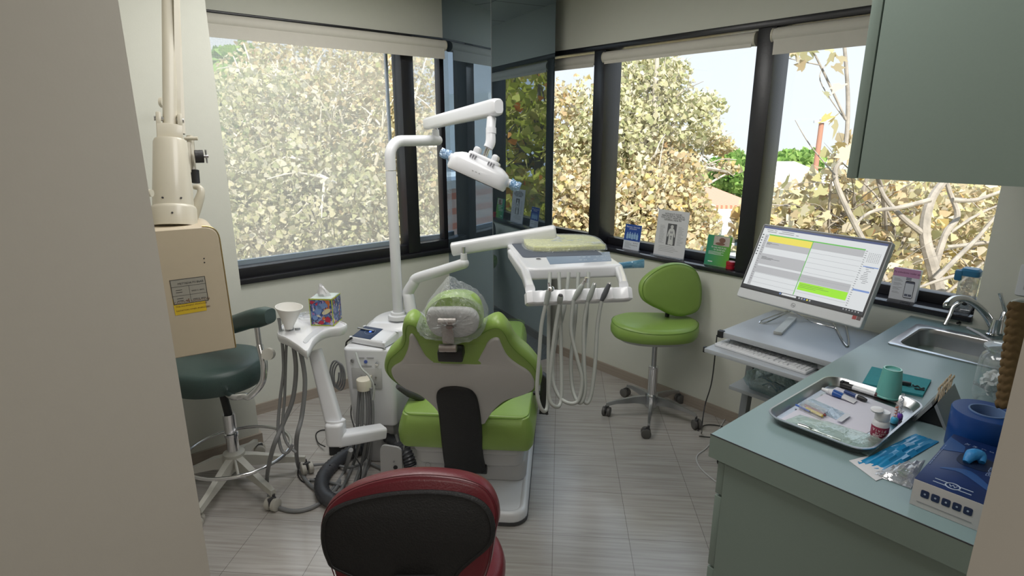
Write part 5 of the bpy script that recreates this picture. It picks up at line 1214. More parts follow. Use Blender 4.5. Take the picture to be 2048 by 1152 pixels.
# folded bracket with clamp knob behind the sleeve
KD = XD + .13
kc = at_d(398, 313, KD); q = MB(); q.tube([kc - xx * .012, kc + xx * .013], [.021, .021], 20, 1); q.build('clamp_knob', BLACK, t)
q = MB(); q.cyl(kc + xx * .012, kc + xx * .028, .005); q.cyl(kc + xx * .022 + Vector((0, 0, -.022)), kc + xx * .022 + Vector((0, 0, .022)), .0028); q.build('knob_screw', STEEL, t)
q = MB(); bar4(q, at_d(380, 272, KD + .02), at_d(388, 358, KD + .02), .022, .02, .016, .02, Vector((0, 1, 0))); bar4(q, at_d(376, 285, KD), at_d(378, 345, KD), .012, .014, .012, .014, Vector((0, 1, 0))); q.cyl(at_d(376, 277, KD) - xx * .01, at_d(389, 277, KD) + xx * .01, .006); q.build('folding_bracket', OFFW, t)
q = MB(); bar4(q, at_d(390, 340, KD + .01), at_d(392, 366, KD + .01), .024, .02, .024, .02, Vector((0, 1, 0))); q.build('bracket_block', BLACK, t)
q = MB(); q.tube([at_d(372, 452, KD), at_d(384, 430, KD), at_d(396, 405, KD), at_d(402, 385, KD), at_d(398, 375, KD), at_d(388, 374, KD)], [.024, .022, .016, .012, .010, .008], 14, 5); q.build('yoke_curve', OFFW, t)
q = MB(); q.cyl(at_d(322, 205, 2.3), at_d(328, 205, 2.3), .02); q.build('cable_guide', OFFW, t)
HD = 1.60
q = MB(); q.tube([at_d(270, 350, HD), at_d(282, 358, HD), at_d(288, 385, HD), at_d(292, 430, HD), at_d(300, 520, HD), at_d(312, 610, HD), at_d(325, 680, HD), at_d(334, 722, HD), at_d(332, 742, HD), at_d(318, 750, HD)], .0085, 12, 6)
q.cyl(at_d(296, 386, HD), at_d(304, 386, HD), .010); q.build('positioning_handle', OFFW, t)
# ------------------------------------------------------------------ computer cart, computer and keyboard
SILVER = mat('silver_grey_laminate', (0.42, 0.44, 0.47), 0.35, var=0.04, scale=200)
SILVERD = mat('grey_steel_frame', (0.27, 0.285, 0.30), 0.4, 0.3)
t = thing('computer_cart', 'silver grey computer cart on casters between the lime stool and the counter', 'cart', (2.52, 1.0, 0))
CY0, CY1 = 0.735, 1.262
MB().span((2.275, CY0, .676), (2.785, CY1, .700), .003).build('top_shelf', SILVER, t)
MB().span((2.203, .785, .612), (2.53, 1.285, .632), .003).build('keyboard_shelf', SILVER, t)
MB().span((2.40, CY0 + .03, .386), (2.76, CY1 - .005, .405), .003).build('lower_shelf', SILVER, t)
MB().span((2.36, CY0 + .03, .634), (2.352, CY1 - .03, .676)).build('back_apron', mat('dark_recess_panel', (0.05, 0.055, 0.065), 0.5), t)
for y_, s_ in ((CY1, 1), (CY0, -1)):
    MB().span((2.268, y_ - .012 * s_ - .008, .672), (2.292, y_ + .006 * s_, .704), .003).build('corner_cap', BLACK, t)
for s_, yy in ((1, CY1 - .035), (-1, CY0 + .035)):
    q = MB()
    q.rings([[Vector((x + dx, yy + dy, z)) for dx, dy in ((-.022, -.016), (.022, -.016), (.022, .016), (-.022, .016))] for x, z in ((2.50, .06), (2.535, .40), (2.56, .676))]); q.build('upright', SILVERD, t, 30)
    q = MB(); q.span((2.335, yy - .018, .062), (2.745, yy + .018, .092), .002); q.build('foot', SILVERD, t)
    q = MB(); q.span((2.33, yy - .02, .060), (2.345, yy + .02, .094), .002); q.build('foot_cap', BLACK, t)
    for x_ in (2.36, 2.72):
        qw, qf = MB(), MB(); caster(qw, qf, (x_, yy, .062), 2.4 + s_ * .5, .026, .024); cs = qw.build('caster', BLACK, t); qf.build('caster_fork', DARK, cs)
MB().span((2.205, 1.283, .609), (2.222, 1.293, .635), .002).build('corner_cap', BLACK, t)
MB().cyl((2.52, CY1 - .03, .5), (2.74, CY0 + .05, .12), .004, n=8).build('brace', CHROME, t)
# all-in-one computer
TL, TRp, BLp = at_d(1528, 447, 2.46), at_d(1787, 484, 2.05), at_d(1505, 600, 2.40)
mx_ = (TRp - TL); mw = mx_.length; mx_.normalize(); my_ = (TL - BLp); my_ = (my_ - mx_ * my_.dot(mx_)); mh = my_.length; my_.normalize()
LM = frame(BLp + (TL - BLp) * 0, mx_, my_)
corner = TL - my_ * mh; LM = frame(corner, mx_, my_)
t = thing('desktop_computer', 'silver all in one computer showing an appointment calendar on the cart', 'computer', (2.48, 0.97, .70))
MB(LM).pad(rrect(mw, mh, .008, 4, mw / 2, mh / 2), -.028, 0, .004).build('casing', mat('silver_plastic', (0.60, 0.615, 0.64), 0.4, var=.02), t)
sc0 = .135 * mh
MB(LM).span((.004, sc0 - .004, -.001), (mw - .004, mh - .004, .0012)).build('bezel', mat('black_bezel', (0.012, 0.013, 0.016), .3), t)
def glow(name, c, s):
    return mat(name, (0.02, 0.02, 0.02), .4, emit=c, estr=s)
SW = glow('screen_white', 'e8ecee', 0.377); SG = glow('screen_grey', 'c9cbce', 0.331); SY = glow('screen_yellow', 'f6e54a', 0.396); SL = glow('screen_lime', 'a0f000', 0.396); SGn = glow('screen_green', '58c83c', 0.368); SB = glow('screen_blue', '3a4f8c', 0.276); SK = glow('screen_taskbar', '1a2230', 0.230); ST = glow('screen_text', '555a62', 0.184); SLN = glow('screen_line', 'b4b8bc', 0.276); SBL = glow('screen_selection', '7a9ad8', 0.368)
sx0, sy0, sx1, sy1 = .011, sc0 + .003, mw - .011, mh - .010
LS = LM @ Matrix.Translation((sx0, sy0, .0012)); SWd, SHt = sx1 - sx0, sy1 - sy0
q = MB(LS)
def R_(m, x0, y0, x1, y1, z): q.m(m).add([(x0 * SWd, (1 - y1) * SHt, z), (x1 * SWd, (1 - y1) * SHt, z), (x1 * SWd, (1 - y0) * SHt, z), (x0 * SWd, (1 - y0) * SHt, z)], [(0, 1, 2, 3)])
q.m(0).span((0, 0, -.0004), (SWd, SHt, .0001))
R_(5, 0, 0, 1, .032, .0003); R_(6, 0, .955, 1, 1, .0003)
R_(1, .035, .13, .065, .95, .0003)
R_(4, .068, .118, .862, .135, .0004)
R_(2, .075, .135, .455, .235, .0004); R_(1, .46, .135, .862, .235, .0003)
R_(1, .07, .235, .455, .33, .0003); R_(1, .065, .43, .455, .60, .0003); R_(1, .06, .63, .855, .735, .0003)
R_(3, .47, .745, .855, .86, .0005); R_(4, .455, .135, .461, .95, .0005)
for k in range(9):
    y_ = .29 + k * .075; R_(8, .465, y_, .86, y_ + .003, .0004)
    if k > 5: R_(8, .065, y_, .455, y_ + .003, .0004)
rd = random.Random(9)
for k in range(14): x_ = .03 + rd.random() * .3; R_(7, x_, .05 + .028 * (k % 2), x_ + rd.uniform(.02, .06), .057 + .028 * (k % 2), .0005)
for k in range(8): R_(7, .008, .13 + k * .045, .022, .148 + k * .045, .0005)
for k in range(22): R_(7, .042, .16 + k * .036, .042 + rd.uniform(.006, .018), .166 + k * .036, .0005)
for k in range(7): R_(7, .075, .25 + k * .012 + (.19 if k > 2 else 0), .075 + rd.uniform(.03, .18), .255 + k * .012 + (.19 if k > 2 else 0), .0005)
for k in range(3): R_(7, .48, .77 + k * .022, .48 + rd.uniform(.12, .3), .774 + k * .022, .0006)
for k in range(26): R_(7, .868, .14 + k * .031, .878 + rd.uniform(0, .006), .146 + k * .031, .0005)
for r_ in range(7):
    for c_ in range(7): R_(7, .895 + c_ * .013, .16 + r_ * .02, .901 + c_ * .013, .166 + r_ * .02, .0005)
for k in range(10): x_ = .895 + rd.random() * .03; R_(7, x_, .36 + k * .024, x_ + rd.uniform(.02, .06), .365 + k * .024, .0005)
R_(9, .885, .345, .995, .358, .0005); R_(9, .875, .675, .995, .70, .0005)
R_(0, .365, .963, .49, .990, .0006); R_(9, .345, .965, .358, .988, .0006)
for k in range(5): R_((1, 1, 9, 2, 1)[k], .51 + k * .022, .966, .522 + k * .022, .987, .0006)
for k in range(6): R_(1, .86 + k * .022, .968, .868 + k * .022, .984, .0006)
q.build('screen', [SW, SG, SY, SL, SGn, SB, SK, ST, SLN, SBL], t, 0)
lg = LM @ Matrix.Translation((mw * .49, sc0 * .48, .0006))
q = MB(lg); q.tube([(.008 * math.cos(k * math.pi / 12), .008 * math.sin(k * math.pi / 12), 0) for k in range(25)], .0007, 5, 1); lo = q.build('round_logo', INKG, t)
text('hp', .0095, lg @ rotm(0, 0, 0), INKG, lo)
q = MB(LM); q.m(0).span((mw * .925, sc0 * .60, .0), (mw * .952, sc0 * .92, .0008)); q.m(1).span((mw * .955, sc0 * .60, 0), (mw * .982, sc0 * .92, .0008)); q.build('stickers', [mat('red_sticker', (.35, .03, .03), .4), mat('dark_sticker', (.10, .06, .06), .4)], t, 0)
q = MB()
for P in ([(1576, 622), (1522, 642), (1530, 646), (1586, 620)], [(1578, 618), (1620, 642), (1668, 655)], [(1664, 642), (1690, 688), (1698, 686), (1692, 655), (1686, 645)]):
    q.tube([at_z(x, y, .705) if y > 640 else at_z(x, y, .76 - (y - 618) * .002) for x, y in P], .0032, 8, 6)
q.build('wire_stand', CHROME, t)
# little carton in front of the stand
p0, p1 = at_z(1556, 668, .7005), at_z(1584, 640, .7005)
t = tag(MB().pad(rrect((p1 - p0).length + .02, .035, .003, 2), 0, .013, .002, L=frame(p0.lerp(p1, .5), p1 - p0, z=Vector((0, 0, 1)))).build('small_carton', mat('warm_white_card', (0.55, 0.55, 0.52), .6), None), 'small flat white carton lying on the cart in front of the computer', 'box')
# keyboard
kf0, kf1, kb1, kb0 = at_z(1428, 690, .6355), at_z(1612, 749, .6355), at_z(1640, 727, .645), at_z(1450, 671, .645)
kx = (kf1 - kf0); kw = kx.length; kd = .145
LK = frame(kf0 + Vector((0, 0, -.003)), kx, z=Vector((0, 0, 1))); kd = min(.16, (LK.inverted() @ kb1).y)
t = thing('keyboard', 'white slim keyboard on the pulled out shelf of the cart', 'keyboard', kf0)
MB(LK).pad(rrect(kw, kd, .006, 3, kw / 2, kd / 2), 0, .012, .003).build('keyboard_case', WHITE, t)
KEYM = mat('white_keys', (0.70, 0.71, 0.73), .45)
rows = [[1] * 15 + [0.3] + [1] * 3 + [.3] + [1] * 4, [1] * 13 + [2] + [.3] + [1] * 3 + [.3] + [1] * 4, [1.5] + [1] * 12 + [1.5] + [.3] + [1] * 3 + [.3] + [1] * 4, [1.8] + [1] * 11 + [2.2, .3, -3, .3] + [1] * 4, [2.3] + [1] * 10 + [2.7, .3, -1, 1, -1, .3] + [1] * 4, [1.3, 1.3, 1.3, 6, 1.3, 1.3, 1.3, 1.2, .3, 1, 1, 1, .3, 2, 1, 1]]
nk_ = 0
for ri, rw in enumerate(rows):
    tot = sum(abs(v) for v in rw); x = .008; u_ = (kw - .016) / tot; yk = kd - .012 - (ri + .5) * (kd - .022) / 6; q = MB(LK)
    for v in rw:
        w_ = abs(v) * u_
        if v >= 1: q.box((x + w_ / 2, yk, .0135), (w_ - .0022, (kd - .022) / 6 - .0025, .004), .0008, None, 1)
        x += w_
    q.build('key_row', KEYM, t, 0)
mp_ = at_z(1650, 738, .6325)
o = MB(Matrix.Translation(mp_)).slab(catmull([(-.03, -.02), (.0, -.032), (.035, -.026), (.05, 0), (.035, .026), (0, .032), (-.03, .02), (-.04, 0)], 4, True), [(.004, 0), (0, .006), (.003, .018), (.012, .026), (.022, .029)]).build('computer_mouse', WHITE, None)
tag(o, 'white computer mouse at the right end of the keyboard shelf', 'mouse')
# bag and box on the lower shelf
bg = Vector((2.47, 1.09, .4055)); rd = random.Random(8); q = MB(Matrix.Translation(bg)); R = []
for f_, r_ in ((0, .8), (.03, 1.0), (.07, .85), (.11, .5), (.14, .25)): R.append([Vector(((.06 * r_ + rd.uniform(-.012, .012)) * math.cos(2 * math.pi * j / 16), (.13 * r_ + rd.uniform(-.02, .02)) * math.sin(2 * math.pi * j / 16), f_ + rd.uniform(-.008, .008) * (f_ > 0))) for j in range(16)])
q.rings(R); bag = q.build('plastic_bag', film('teal_clear_bag', (0.85, 0.95, 0.97), 0.72, .12, (.45, .6, .62), 45, .8), None, 14)
tag(bag, 'clear plastic bag of supplies on the lower shelf of the cart', 'bag')
q = MB(Matrix.Translation(bg + Vector((0, 0, .004)))); [q.tube([(rd.uniform(-.03, .03), rd.uniform(-.08, .08), .01 + .012 * k), (rd.uniform(-.03, .03), rd.uniform(-.08, .08), .03 + .012 * k), (rd.uniform(-.03, .03), rd.uniform(-.08, .08), .015 + .01 * k)], .004, 7, 5) for k in range(5)]
q.build('coiled_tubing', mat('blue_tubing', (.05, .16, .25), .4), bag)
o = MB().span((2.425, .80, .4055), (2.56, .955, .50), .002).build('teal_carton', mat('teal_card', (0.10, 0.34, 0.40), .5), None)
tag(o, 'teal carton on the lower cart shelf beside the plastic bag', 'box')
# cords by the cart
def cord(name, label, pts, r, m): return tag(MB().tube(pts, r, 8, 7).build(name, m, None), label, 'cable')
cord('keyboard_cable', 'thin black cord hanging from the cart and coiling on the floor', [Vector((2.30, 1.285, .67)), at_d(1424, 760, 2.62), at_d(1410, 810, 2.62), at_d(1404, 850, 2.62), at_z(1403, 866, .006), at_z(1396, 860, .006), at_z(1412, 850, .006), at_z(1440, 852, .006), at_z(1454, 862, .006), at_z(1430, 874, .006), at_z(1398, 872, .006)], .0028, CABLE)
cord('floor_cable', 'white cord curving over the floor in front of the counter drawers', [at_z(1450, 838, .004), at_z(1418, 890, .004), at_z(1394, 912, .004), at_z(1400, 935, .004), at_z(1425, 958, .004), at_z(1450, 975, .004)], .003, mat('white_cord', (.6, .6, .6), .5))

# ------------------------------------------------------------------ counter, wall cabinet
CX0, CY0_, CY1_, CT = 1.262, 0.135, 0.695, 0.80
t = thing('base_cabinet', 'sage green base cabinet with drawers under the counter at the right', 'cabinet', (2.0, .41, 0))
MB().span((CX0 + .014, .120, 0), (2.80, .655, .735)).build('carcass', GREENLAM, t, 0)
zs_ = [.735, .628, .405, .185, .02]
for i in range(4):
    MB().span((CX0 + .014, .656, zs_[i + 1] + .004), (2.16, .676, zs_[i] - .003), .002).build('drawer_front', GREENLAM, t)
MB().span((2.165, .656, .02), (2.79, .676, .732), .002).build('door', GREENLAM, t)
MB().span((CX0 + .010, .120, 0), (CX0 + .014, .6545, .735)).build('end_panel', GREENLAM, t, 0)
SX0, SX1, SY0, SY1 = 2.36, 2.68, .20, .625
q = MB()
for lo, hi in (((CX0, .135, .737), (SX0, CY1_, CT)), ((SX1, .135, .737), (2.812, CY1_, CT)), ((SX0, SY1, .737), (SX1, CY1_, CT)), ((SX0, .135, .737), (SX1, SY0, CT))): q.span(lo, hi)
wt = tag(q.build('countertop', TOPLAM, None, 0), 'pale sage countertop over the base cabinet holding the sink', 'countertop')
q = MB(); q.span((CX0 - .0015, .135, .736), (CX0, CY1_, .7985)).span((CX0, CY1_, .736), (2.812, CY1_ + .0015, .7985)); q.build('edge_band', GREENLAM, wt, 0)
q = MB(); q.span((CX0 - .0018, .135, .7986), (CX0 + .001, CY1_ + .0015, .8003)); q.build('seam_line', INK, wt, 0)
t = tag(MB().span((CX0, .119, .737), (2.812, .1345, .90)).build('backsplash', TOPLAM, None, 0), 'low sage backsplash strip along the back of the countertop', 'backsplash')
# sink
t = thing('sink', 'stainless steel sink let into the countertop below the window', 'sink', ((SX0 + SX1) / 2, (SY0 + SY1) / 2, CT))
sr = rrect(SX1 - SX0 + .03, SY1 - SY0 + .03, .02, 4, (SX0 + SX1) / 2, (SY0 + SY1) / 2)
si = rrect(SX1 - SX0 - .03, SY1 - SY0 - .03, .045, 4, (SX0 + SX1) / 2, (SY0 + SY1) / 2)
def ring3(o, z): return [Vector((p.x, p.y, z)) for p in o]
cs2 = Vector(((SX0 + SX1) / 2, (SY0 + SY1) / 2)); sib = [cs2 + (p - cs2) * .90 for p in si]
MB().rings([ring3(sr, CT + .0005), ring3(sr, CT + .004), ring3([cs2 + (p - cs2) * .985 for p in sr], CT + .006), ring3([cs2 + (p - cs2) * 1.02 for p in si], CT + .003), ring3(si, CT - .002), ring3(si, CT - .02), ring3(sib, CT - .15), ring3([cs2 + (p - cs2) * .8 for p in si], CT - .165)], True, False).add(ring3([cs2 + (p - cs2) * .8 for p in si], CT - .165), [list(range(len(si)))]).build('basin', STEEL, t)
MB().lathe([(.035, 0), (.036, .002), (.02, .003), (.018, .001)], 24, Matrix.Translation((cs2.x, cs2.y, CT - .164))).build('drain', CHROME, t)
# faucet
fb = Vector((2.742, .405, CT))
t = thing('faucet', 'chrome gooseneck faucet with lever behind the sink', 'faucet', fb)
MB().lathe([(.026, 0), (.026, .012), (.020, .016), (.017, .05), (.015, .07)], 24, Matrix.Translation(fb)).build('base', CHROME, t)
fd = (fb - EYEV).dot(_fw)
MB().tube([at_d(1992, 665, fd), at_d(1975, 634, fd), at_d(1955, 612, fd - .02), at_d(1930, 598, fd - .05), at_d(1908, 598, fd - .08), at_d(1895, 608, fd - .10), at_d(1894, 614, fd - .105)], [.0145, .014, .013, .0125, .012, .0125, .0125], 16, 7).build('spout', CHROME, t)
MB().tube([at_d(2003, 668, fd - .02), at_d(2008, 640, fd - .02), at_d(2011, 625, fd - .02)], [.013, .015, .013], 14, 4).build('valve_body', CHROME, t)
MB().tube([at_d(2012, 628, fd - .02), at_d(2004, 600, fd - .03), at_d(2000, 586, fd - .03)], [.007, .006, .007], 12, 4).build('lever', CHROME, t)
fp = Vector((2.77, .565, CT))
t = thing('filter_faucet', 'slim chrome filtered water spout behind the gooseneck faucet', 'faucet', fp); fe = (fp - EYEV).dot(_fw)
MB().tube([fp, at_d(1899, 632, fe), at_d(1906, 615, fe), at_d(1918, 606, fe - .01), at_d(1924, 604, fe - .01)], .0085, 12, 6).build('spout', CHROME, t)
MB().ell(at_d(1929, 606, fe - .01), (.016, .010, .010)).build('black_collar', BLACK, t)
# soap bottle
sp_ = Vector((2.60, .152, CT)); sp_ = at_z(2032, 690, CT)
t = thing('soap_bottle', 'clear pump soap bottle beside the faucet', 'bottle', sp_); Ls_ = Matrix.Translation(sp_)
MB(Ls_).lathe([(.028, 0), (.031, .004), (.031, .085), (.026, .105), (.013, .118), (.013, .124)], 24).build('bottle', film('clear_bottle', (.92, .97, .95), .6, .08, (.6, .65, .62), 8, .1), t)
q = MB(Ls_); q.lathe([(.015, .118), (.015, .140), (.006, .143), (.005, .165)], 18); q.tube([(.0, 0, .168), (-.02, .02, .170), (-.036, .036, .162)], [.008, .006, .004], 10, 4); q.build('pump', mat('frosted_white_pump', (.62, .64, .62), .4), t)
# glass jar with cotton
jp_ = Vector((2.045, .262, CT))
t = thing('glass_jar', 'clear glass jar with lid holding white cotton rolls on the counter', 'jar', jp_); LJ = Matrix.Translation(jp_)
def glass2(name, clear):
    return film(name, (.93, .96, .97), clear, .03, (.75, .8, .82), 4, .05)
JG = glass2('jar_glass', .86)
MB(LJ).lathe([(.045, .002), (.055, .006), (.060, .02), (.060, .125), (.055, .142), (.046, .152), (.046, .162), (.050, .164)], 40, cap=False).build('jar_body', JG, t)
q = MB(LJ); q.lathe([(.020, .150), (.047, .158), (.056, .162), (.056, .169), (.046, .175), (.020, .181), (.010, .184), (.009, .190)], 36, cap=False); q.ell((0, 0, .208), (.021, .021, .020)); q.build('jar_lid', JG, t)
q = MB(LJ); rd = random.Random(6)
for k in range(60):
    a = rd.uniform(0, 6.28); r_ = rd.uniform(0, .040); z = .016 + .065 * rd.random(); d_ = Vector((rd.gauss(0, 1), rd.gauss(0, 1), rd.gauss(0, .4))).normalized() * .015
    c_ = Vector((r_ * math.cos(a), r_ * math.sin(a), z)); q.cyl(c_ - d_, c_ + d_, .0085, n=10)
COT = mat('cotton', (0.82, 0.82, 0.82), .95, var=.02, bump=.3)
cot = q.build('cotton_rolls', COT, t); cot['kind'] = 'stuff'
text('GAUZE', .014, LJ @ Matrix.Rotation(math.radians(230), 4, 'Z') @ frame((0, -.0608, .055), (1, 0, 0), (0, 0, 1)), INKG, t)
# wall cabinet
cb = at_x(1692, 355, 1.262); cz_ = cb.z; cyf = cb.y
t = thing('wall_cabinet', 'sage green wall cabinet hanging over the right end of the counter', 'cabinet', (2.0, .25, cz_))
MB().span((1.262, .119, cz_), (2.80, cyf - .022, CEIL - .001)).build('carcass', GREENLAM, t, 0)
for a_, b_ in ((1.262, 1.772), (1.776, 2.286), (2.29, 2.80)): MB().span((a_, cyf - .019, cz_ - .001), (b_, cyf, CEIL - .01), .002).build('door', GREENLAM, t)
MB().cyl((1.35, cyf - .05, cz_ - .004), (1.35, cyf - .05, cz_), .005).build('shelf_pin', BLACK, t)
# outlet on the wall, black cord, caulked strip
o_ = at_x(2042, 560, XB - .004)
t = thing('wall_outlet', 'white wall outlet plate right of the window above the faucet', 'outlet', (XB, o_.y, o_.z))
Lo = frame((XB - .006, o_.y - .028, o_.z), (0, -1, 0), (0, 0, 1)); MB(Lo).pad(rrect(.075, .118, .006, 3), -.006, 0, .002).build('cover_plate', WHITE, t); MB(Lo).box((0, 0, .001), (.033, .068, .003), .001).build('socket_face', WHITEM, t)
cord('power_cable', 'black cord running from the sill up behind the faucet', [Vector((2.79, .53, CT + .012)), at_d(1930, 640, 2.36), at_d(1950, 622, 2.34), at_d(1975, 612, 2.32), at_d(2010, 603, 2.30), at_d(2060, 580, 2.28)], .0045, CABLE)
# ------------------------------------------------------------------ things on the counter
def onc(px, py, z=CT): return at_z(px, py, z)
# steel tray
A_, B_, C_ = onc(1548, 838), onc(1690, 905), onc(1672, 766)
tcx = Vector((1.632, .512, CT)); tyaw = math.radians(-1)
Lt = Matrix.Translation(tcx) @ Matrix.Rotation(tyaw, 4, 'Z'); LtI = Lt.inverted()
TW, TD, TH = .405, .252, .021
t = thing('steel_tray', 'stainless steel tray of dental supplies near the counter corner', 'tray', tcx)
def rz(o, s, z): return [Vector((p.x * s, p.y * (s - .0), z)) for p in o]
o1 = rrect(TW, TD, .045, 6); o2 = rrect(TW - .022, TD - .022, .040, 6); o3 = rrect(TW + .010, TD + .010, .05, 6)
MB(Lt).rings([ring3(o2, .0005), ring3(o1, TH - .002), ring3(o3, TH), ring3(o3, TH + .0025), ring3(o1, TH + .003), ring3([p * .985 for p in o1], TH), ring3([p * .99 for p in o2], .002)], True, False).add(ring3([p * .99 for p in o2], .002), [list(range(len(o2)))]).add(ring3(o2, .0005), [list(range(len(o2)))]).build('tray_pan', STEEL, t)
TZ = CT + .0024
def ont(px, py, z=0.0): return at_z(px, py, TZ + z)
sh_ = [ont(1560, 828), ont(1642, 768), ont(1815, 832), ont(1700, 880)]
lc = [(LtI @ p) for p in sh_]; pp = MB(Lt).slab([(-.165, -.07), (.15, -.095), (.172, .092), (-.16, .10)], [(0, .0022), (0, .0030)]).build('paper_sheet', mat('lilac_white_paper', (0.66, 0.65, 0.74), .6, var=.02), None, 0)
tag(pp, 'white paper sheet lining the steel tray', 'paper')
PZ = .001
def lay(name, label, cat_, group=None): return None
# tube of paste
a, b = ont(1644, 778, .012), ont(1712, 800, .010)
t = thing('paste_tube', 'white and blue squeeze tube lying at the far side of the steel tray', 'tube', a.lerp(b, .5)); d = b - a
Lq = frame(a, d, z=Vector((0, 0, 1)))
def flat_tube(f0, f1, secs):
    return [[Vector((d.length * f_, w_ * math.cos(2 * math.pi * j / 18), h_ * math.sin(2 * math.pi * j / 18) + z_)) for j in range(18)] for f_, w_, h_, z_ in secs]
MB(Lq).rings(flat_tube(0, 1, [(.22, .0085, .0080, 0), (.30, .0105, .0095, 0), (.6, .0125, .0075, -.001), (.97, .0150, .0014, -.006), (1.0, .0150, .0010, -.006)])).build('tube_body', PAPER, t)
MB(Lq).rings(flat_tube(0, 1, [(.34, .0109, .0098, .0002), (.36, .0110, .0099, .0002), (.62, .0130, .0077, -.0008), (.63, .0128, .0073, -.0008)])).build('blue_label', mat('royal_blue_print', (.015, .08, .32), .35), t)
MB(Lq).rings(flat_tube(0, 1, [(.0, .0045, .0045, 0), (.03, .0052, .0052, 0), (.18, .0068, .0068, 0), (.22, .0088, .0085, 0)])).build('cap', WHITE, t)
# dark tipped syringe beside it
a, b = ont(1690, 783, .008), ont(1733, 801, .008); d = b - a; Lq = frame(a, d, z=Vector((0, 0, 1)))
t = thing('applicator_pen', 'navy applicator with a black cap behind the squeeze tube', 'applicator', a.lerp(b, .5))
MB(Lq).cyl((0, 0, 0), (d.length * .55, 0, 0), .0058).build('barrel', mat('navy_plastic', (.02, .05, .18), .35), t); MB(Lq).cyl((d.length * .55, 0, 0), (d.length * .62, 0, 0), .0072).build('collar', WHITE, t)
MB(Lq).tube([(d.length * .62, 0, 0), (d.length * .8, 0, 0), (d.length * 1.0, 0, 0)], [.0068, .0075, .0045], 14, 3).build('cap', BLACK, t)
# sterile pouches
def pouch(name, label, corners, z, m, puff=.006, seed=1, cat_='pouch', group=None, wob=.002, nu=14, nv=8):
    rd = random.Random(seed); P = [at_z(x, y, z) for x, y in corners]
    W = [[rd.uniform(-1, 1) for _ in range(nu + 1)] for _ in range(nv + 1)]
    def fn(s_):
        def f(u, v):
            p = (P[0] * (1 - u) + P[1] * u) * (1 - v) + (P[3] * (1 - u) + P[2] * u) * v
            e = (math.sin(math.pi * u) * math.sin(math.pi * v)) ** .6
            return p + Vector((0, 0, (puff * e if s_ else 0) + (wob * W[round(v * nv)][round(u * nu)] * (1 if s_ else 0) * min(1, e + .25)) + (.0012 if s_ else 0)))
        return f
    q = MB(); q.grid(fn(True), nu, nv); b0 = len(q.v); q.grid(fn(False), nu, nv)
    rim = [i for i in range(nu + 1)] + [(j + 1) * (nu + 1) - 1 for j in range(1, nv + 1)] + [nv * (nu + 1) + i for i in range(nu - 1, -1, -1)] + [j * (nu + 1) for j in range(nv - 1, 0, -1)]
    for k in range(len(rim)):
        a_, b_ = rim[k], rim[(k + 1) % len(rim)]; q.f.append([a_, b_, b0 + b_, b0 + a_]); q.mi.append(0)
    o = q.build(name, m, None, 16)
    return tag(o, label, cat_, group)
PCH = film('sterile_pouch_film', (0.93, 0.99, 0.96), 0.78, .10, (0.55, 0.70, 0.64), 22, .4)
PCHB = film('clear_blue_pouch_film', (0.90, 0.96, 1.0), 0.76, .10, (0.55, 0.68, 0.78), 22, .4)
a, b = ont(1600, 852, .006), ont(1682, 880, .006); d = b - a; Lq = frame(a, d, z=Vector((0, 0, 1)))
t = thing('steel_handpiece', 'steel handpiece sealed in the long green tinted pouch on the tray', 'dental handpiece', a)
MB(Lq).tube([(-.004, 0, 0), (.012, 0, 0), (.024, 0, 0), (.03, 0, 0)], [.008, .009, .0075, .005], 14, 3).build('head', CHROME, t); MB(Lq).tube([(.028, 0, 0), (d.length * .5, 0, 0), (d.length, 0, -.001)], [.0042, .0036, .0030], 10, 3).build('shank', STEEL, t)
pouch('sterile_pouch', 'long green tinted sterile pouch with a handpiece along the near edge of the tray', [(1556, 846), (1738, 912), (1778, 880), (1600, 830)], TZ + .0030, PCH, .014, 3)
pouch('flat_pouch', 'clear pale blue pouch with a printed corner in the middle of the tray', [(1598, 806), (1680, 842), (1700, 830), (1625, 798)], TZ + .0022, PCHB, .004, 4)
o = MB().add([ont(1672, 840, .0078), ont(1683, 844, .0078), ont(1701, 831, .0078), ont(1690, 827, .0078)], [(0, 1, 2, 3)]).add([ont(1686, 825, .008), ont(1698, 830, .008), ont(1700, 829, .008), ont(1688, 824, .008)], [(0, 1, 2, 3)]).build('printed_tag', [mat('tag_paper', (.60, .62, .68), .6)], None, 0)
tag(o, 'small printed paper tag at the corner of the pale blue pouch', 'tag')
# picks
a, b = ont(1604, 811, .007), ont(1648, 832, .007); d = b - a
t = thing('applicator_pack', 'clear pack of yellow, red and blue tipped applicators on the tray', 'applicators', a)
for k, (c_, off, l0, l1) in enumerate((('yellow_stick', 0, .2, .95), ('yellow_stick', .006, .25, 1.0), ('red_stick', -.007, .05, 1.0), ('red_stick', -.012, .0, .92), ('blue_stick', .012, -.15, .5))):
    mt = {'yellow_stick': mat('yellow_plastic', (.75, .58, .02), .4), 'red_stick': mat('brown_red_plastic', (.25, .05, .05), .4), 'blue_stick': mat('blue_plastic', (.03, .12, .50), .4)}[c_]
    n = Vector((-d.y, d.x, 0)).normalized(); MB().cyl(a + d * l0 - n * off, a + d * l1 - n * off, .0026, n=10).build(c_, mt, t)
pk = MB(); pk_c = [ont(1597, 820, .0), ont(1640, 840, .0), ont(1655, 828, .0), ont(1612, 806, .0)]
pk.rings([[p + Vector((0, 0, h)) for p in pk_c] for h in (.0012, .0115)]); pk.build('clear_sleeve', film('clear_sleeve_film', (1, 1, 1), .82, .1, (.8, .82, .85), 40, .6), t, 12)
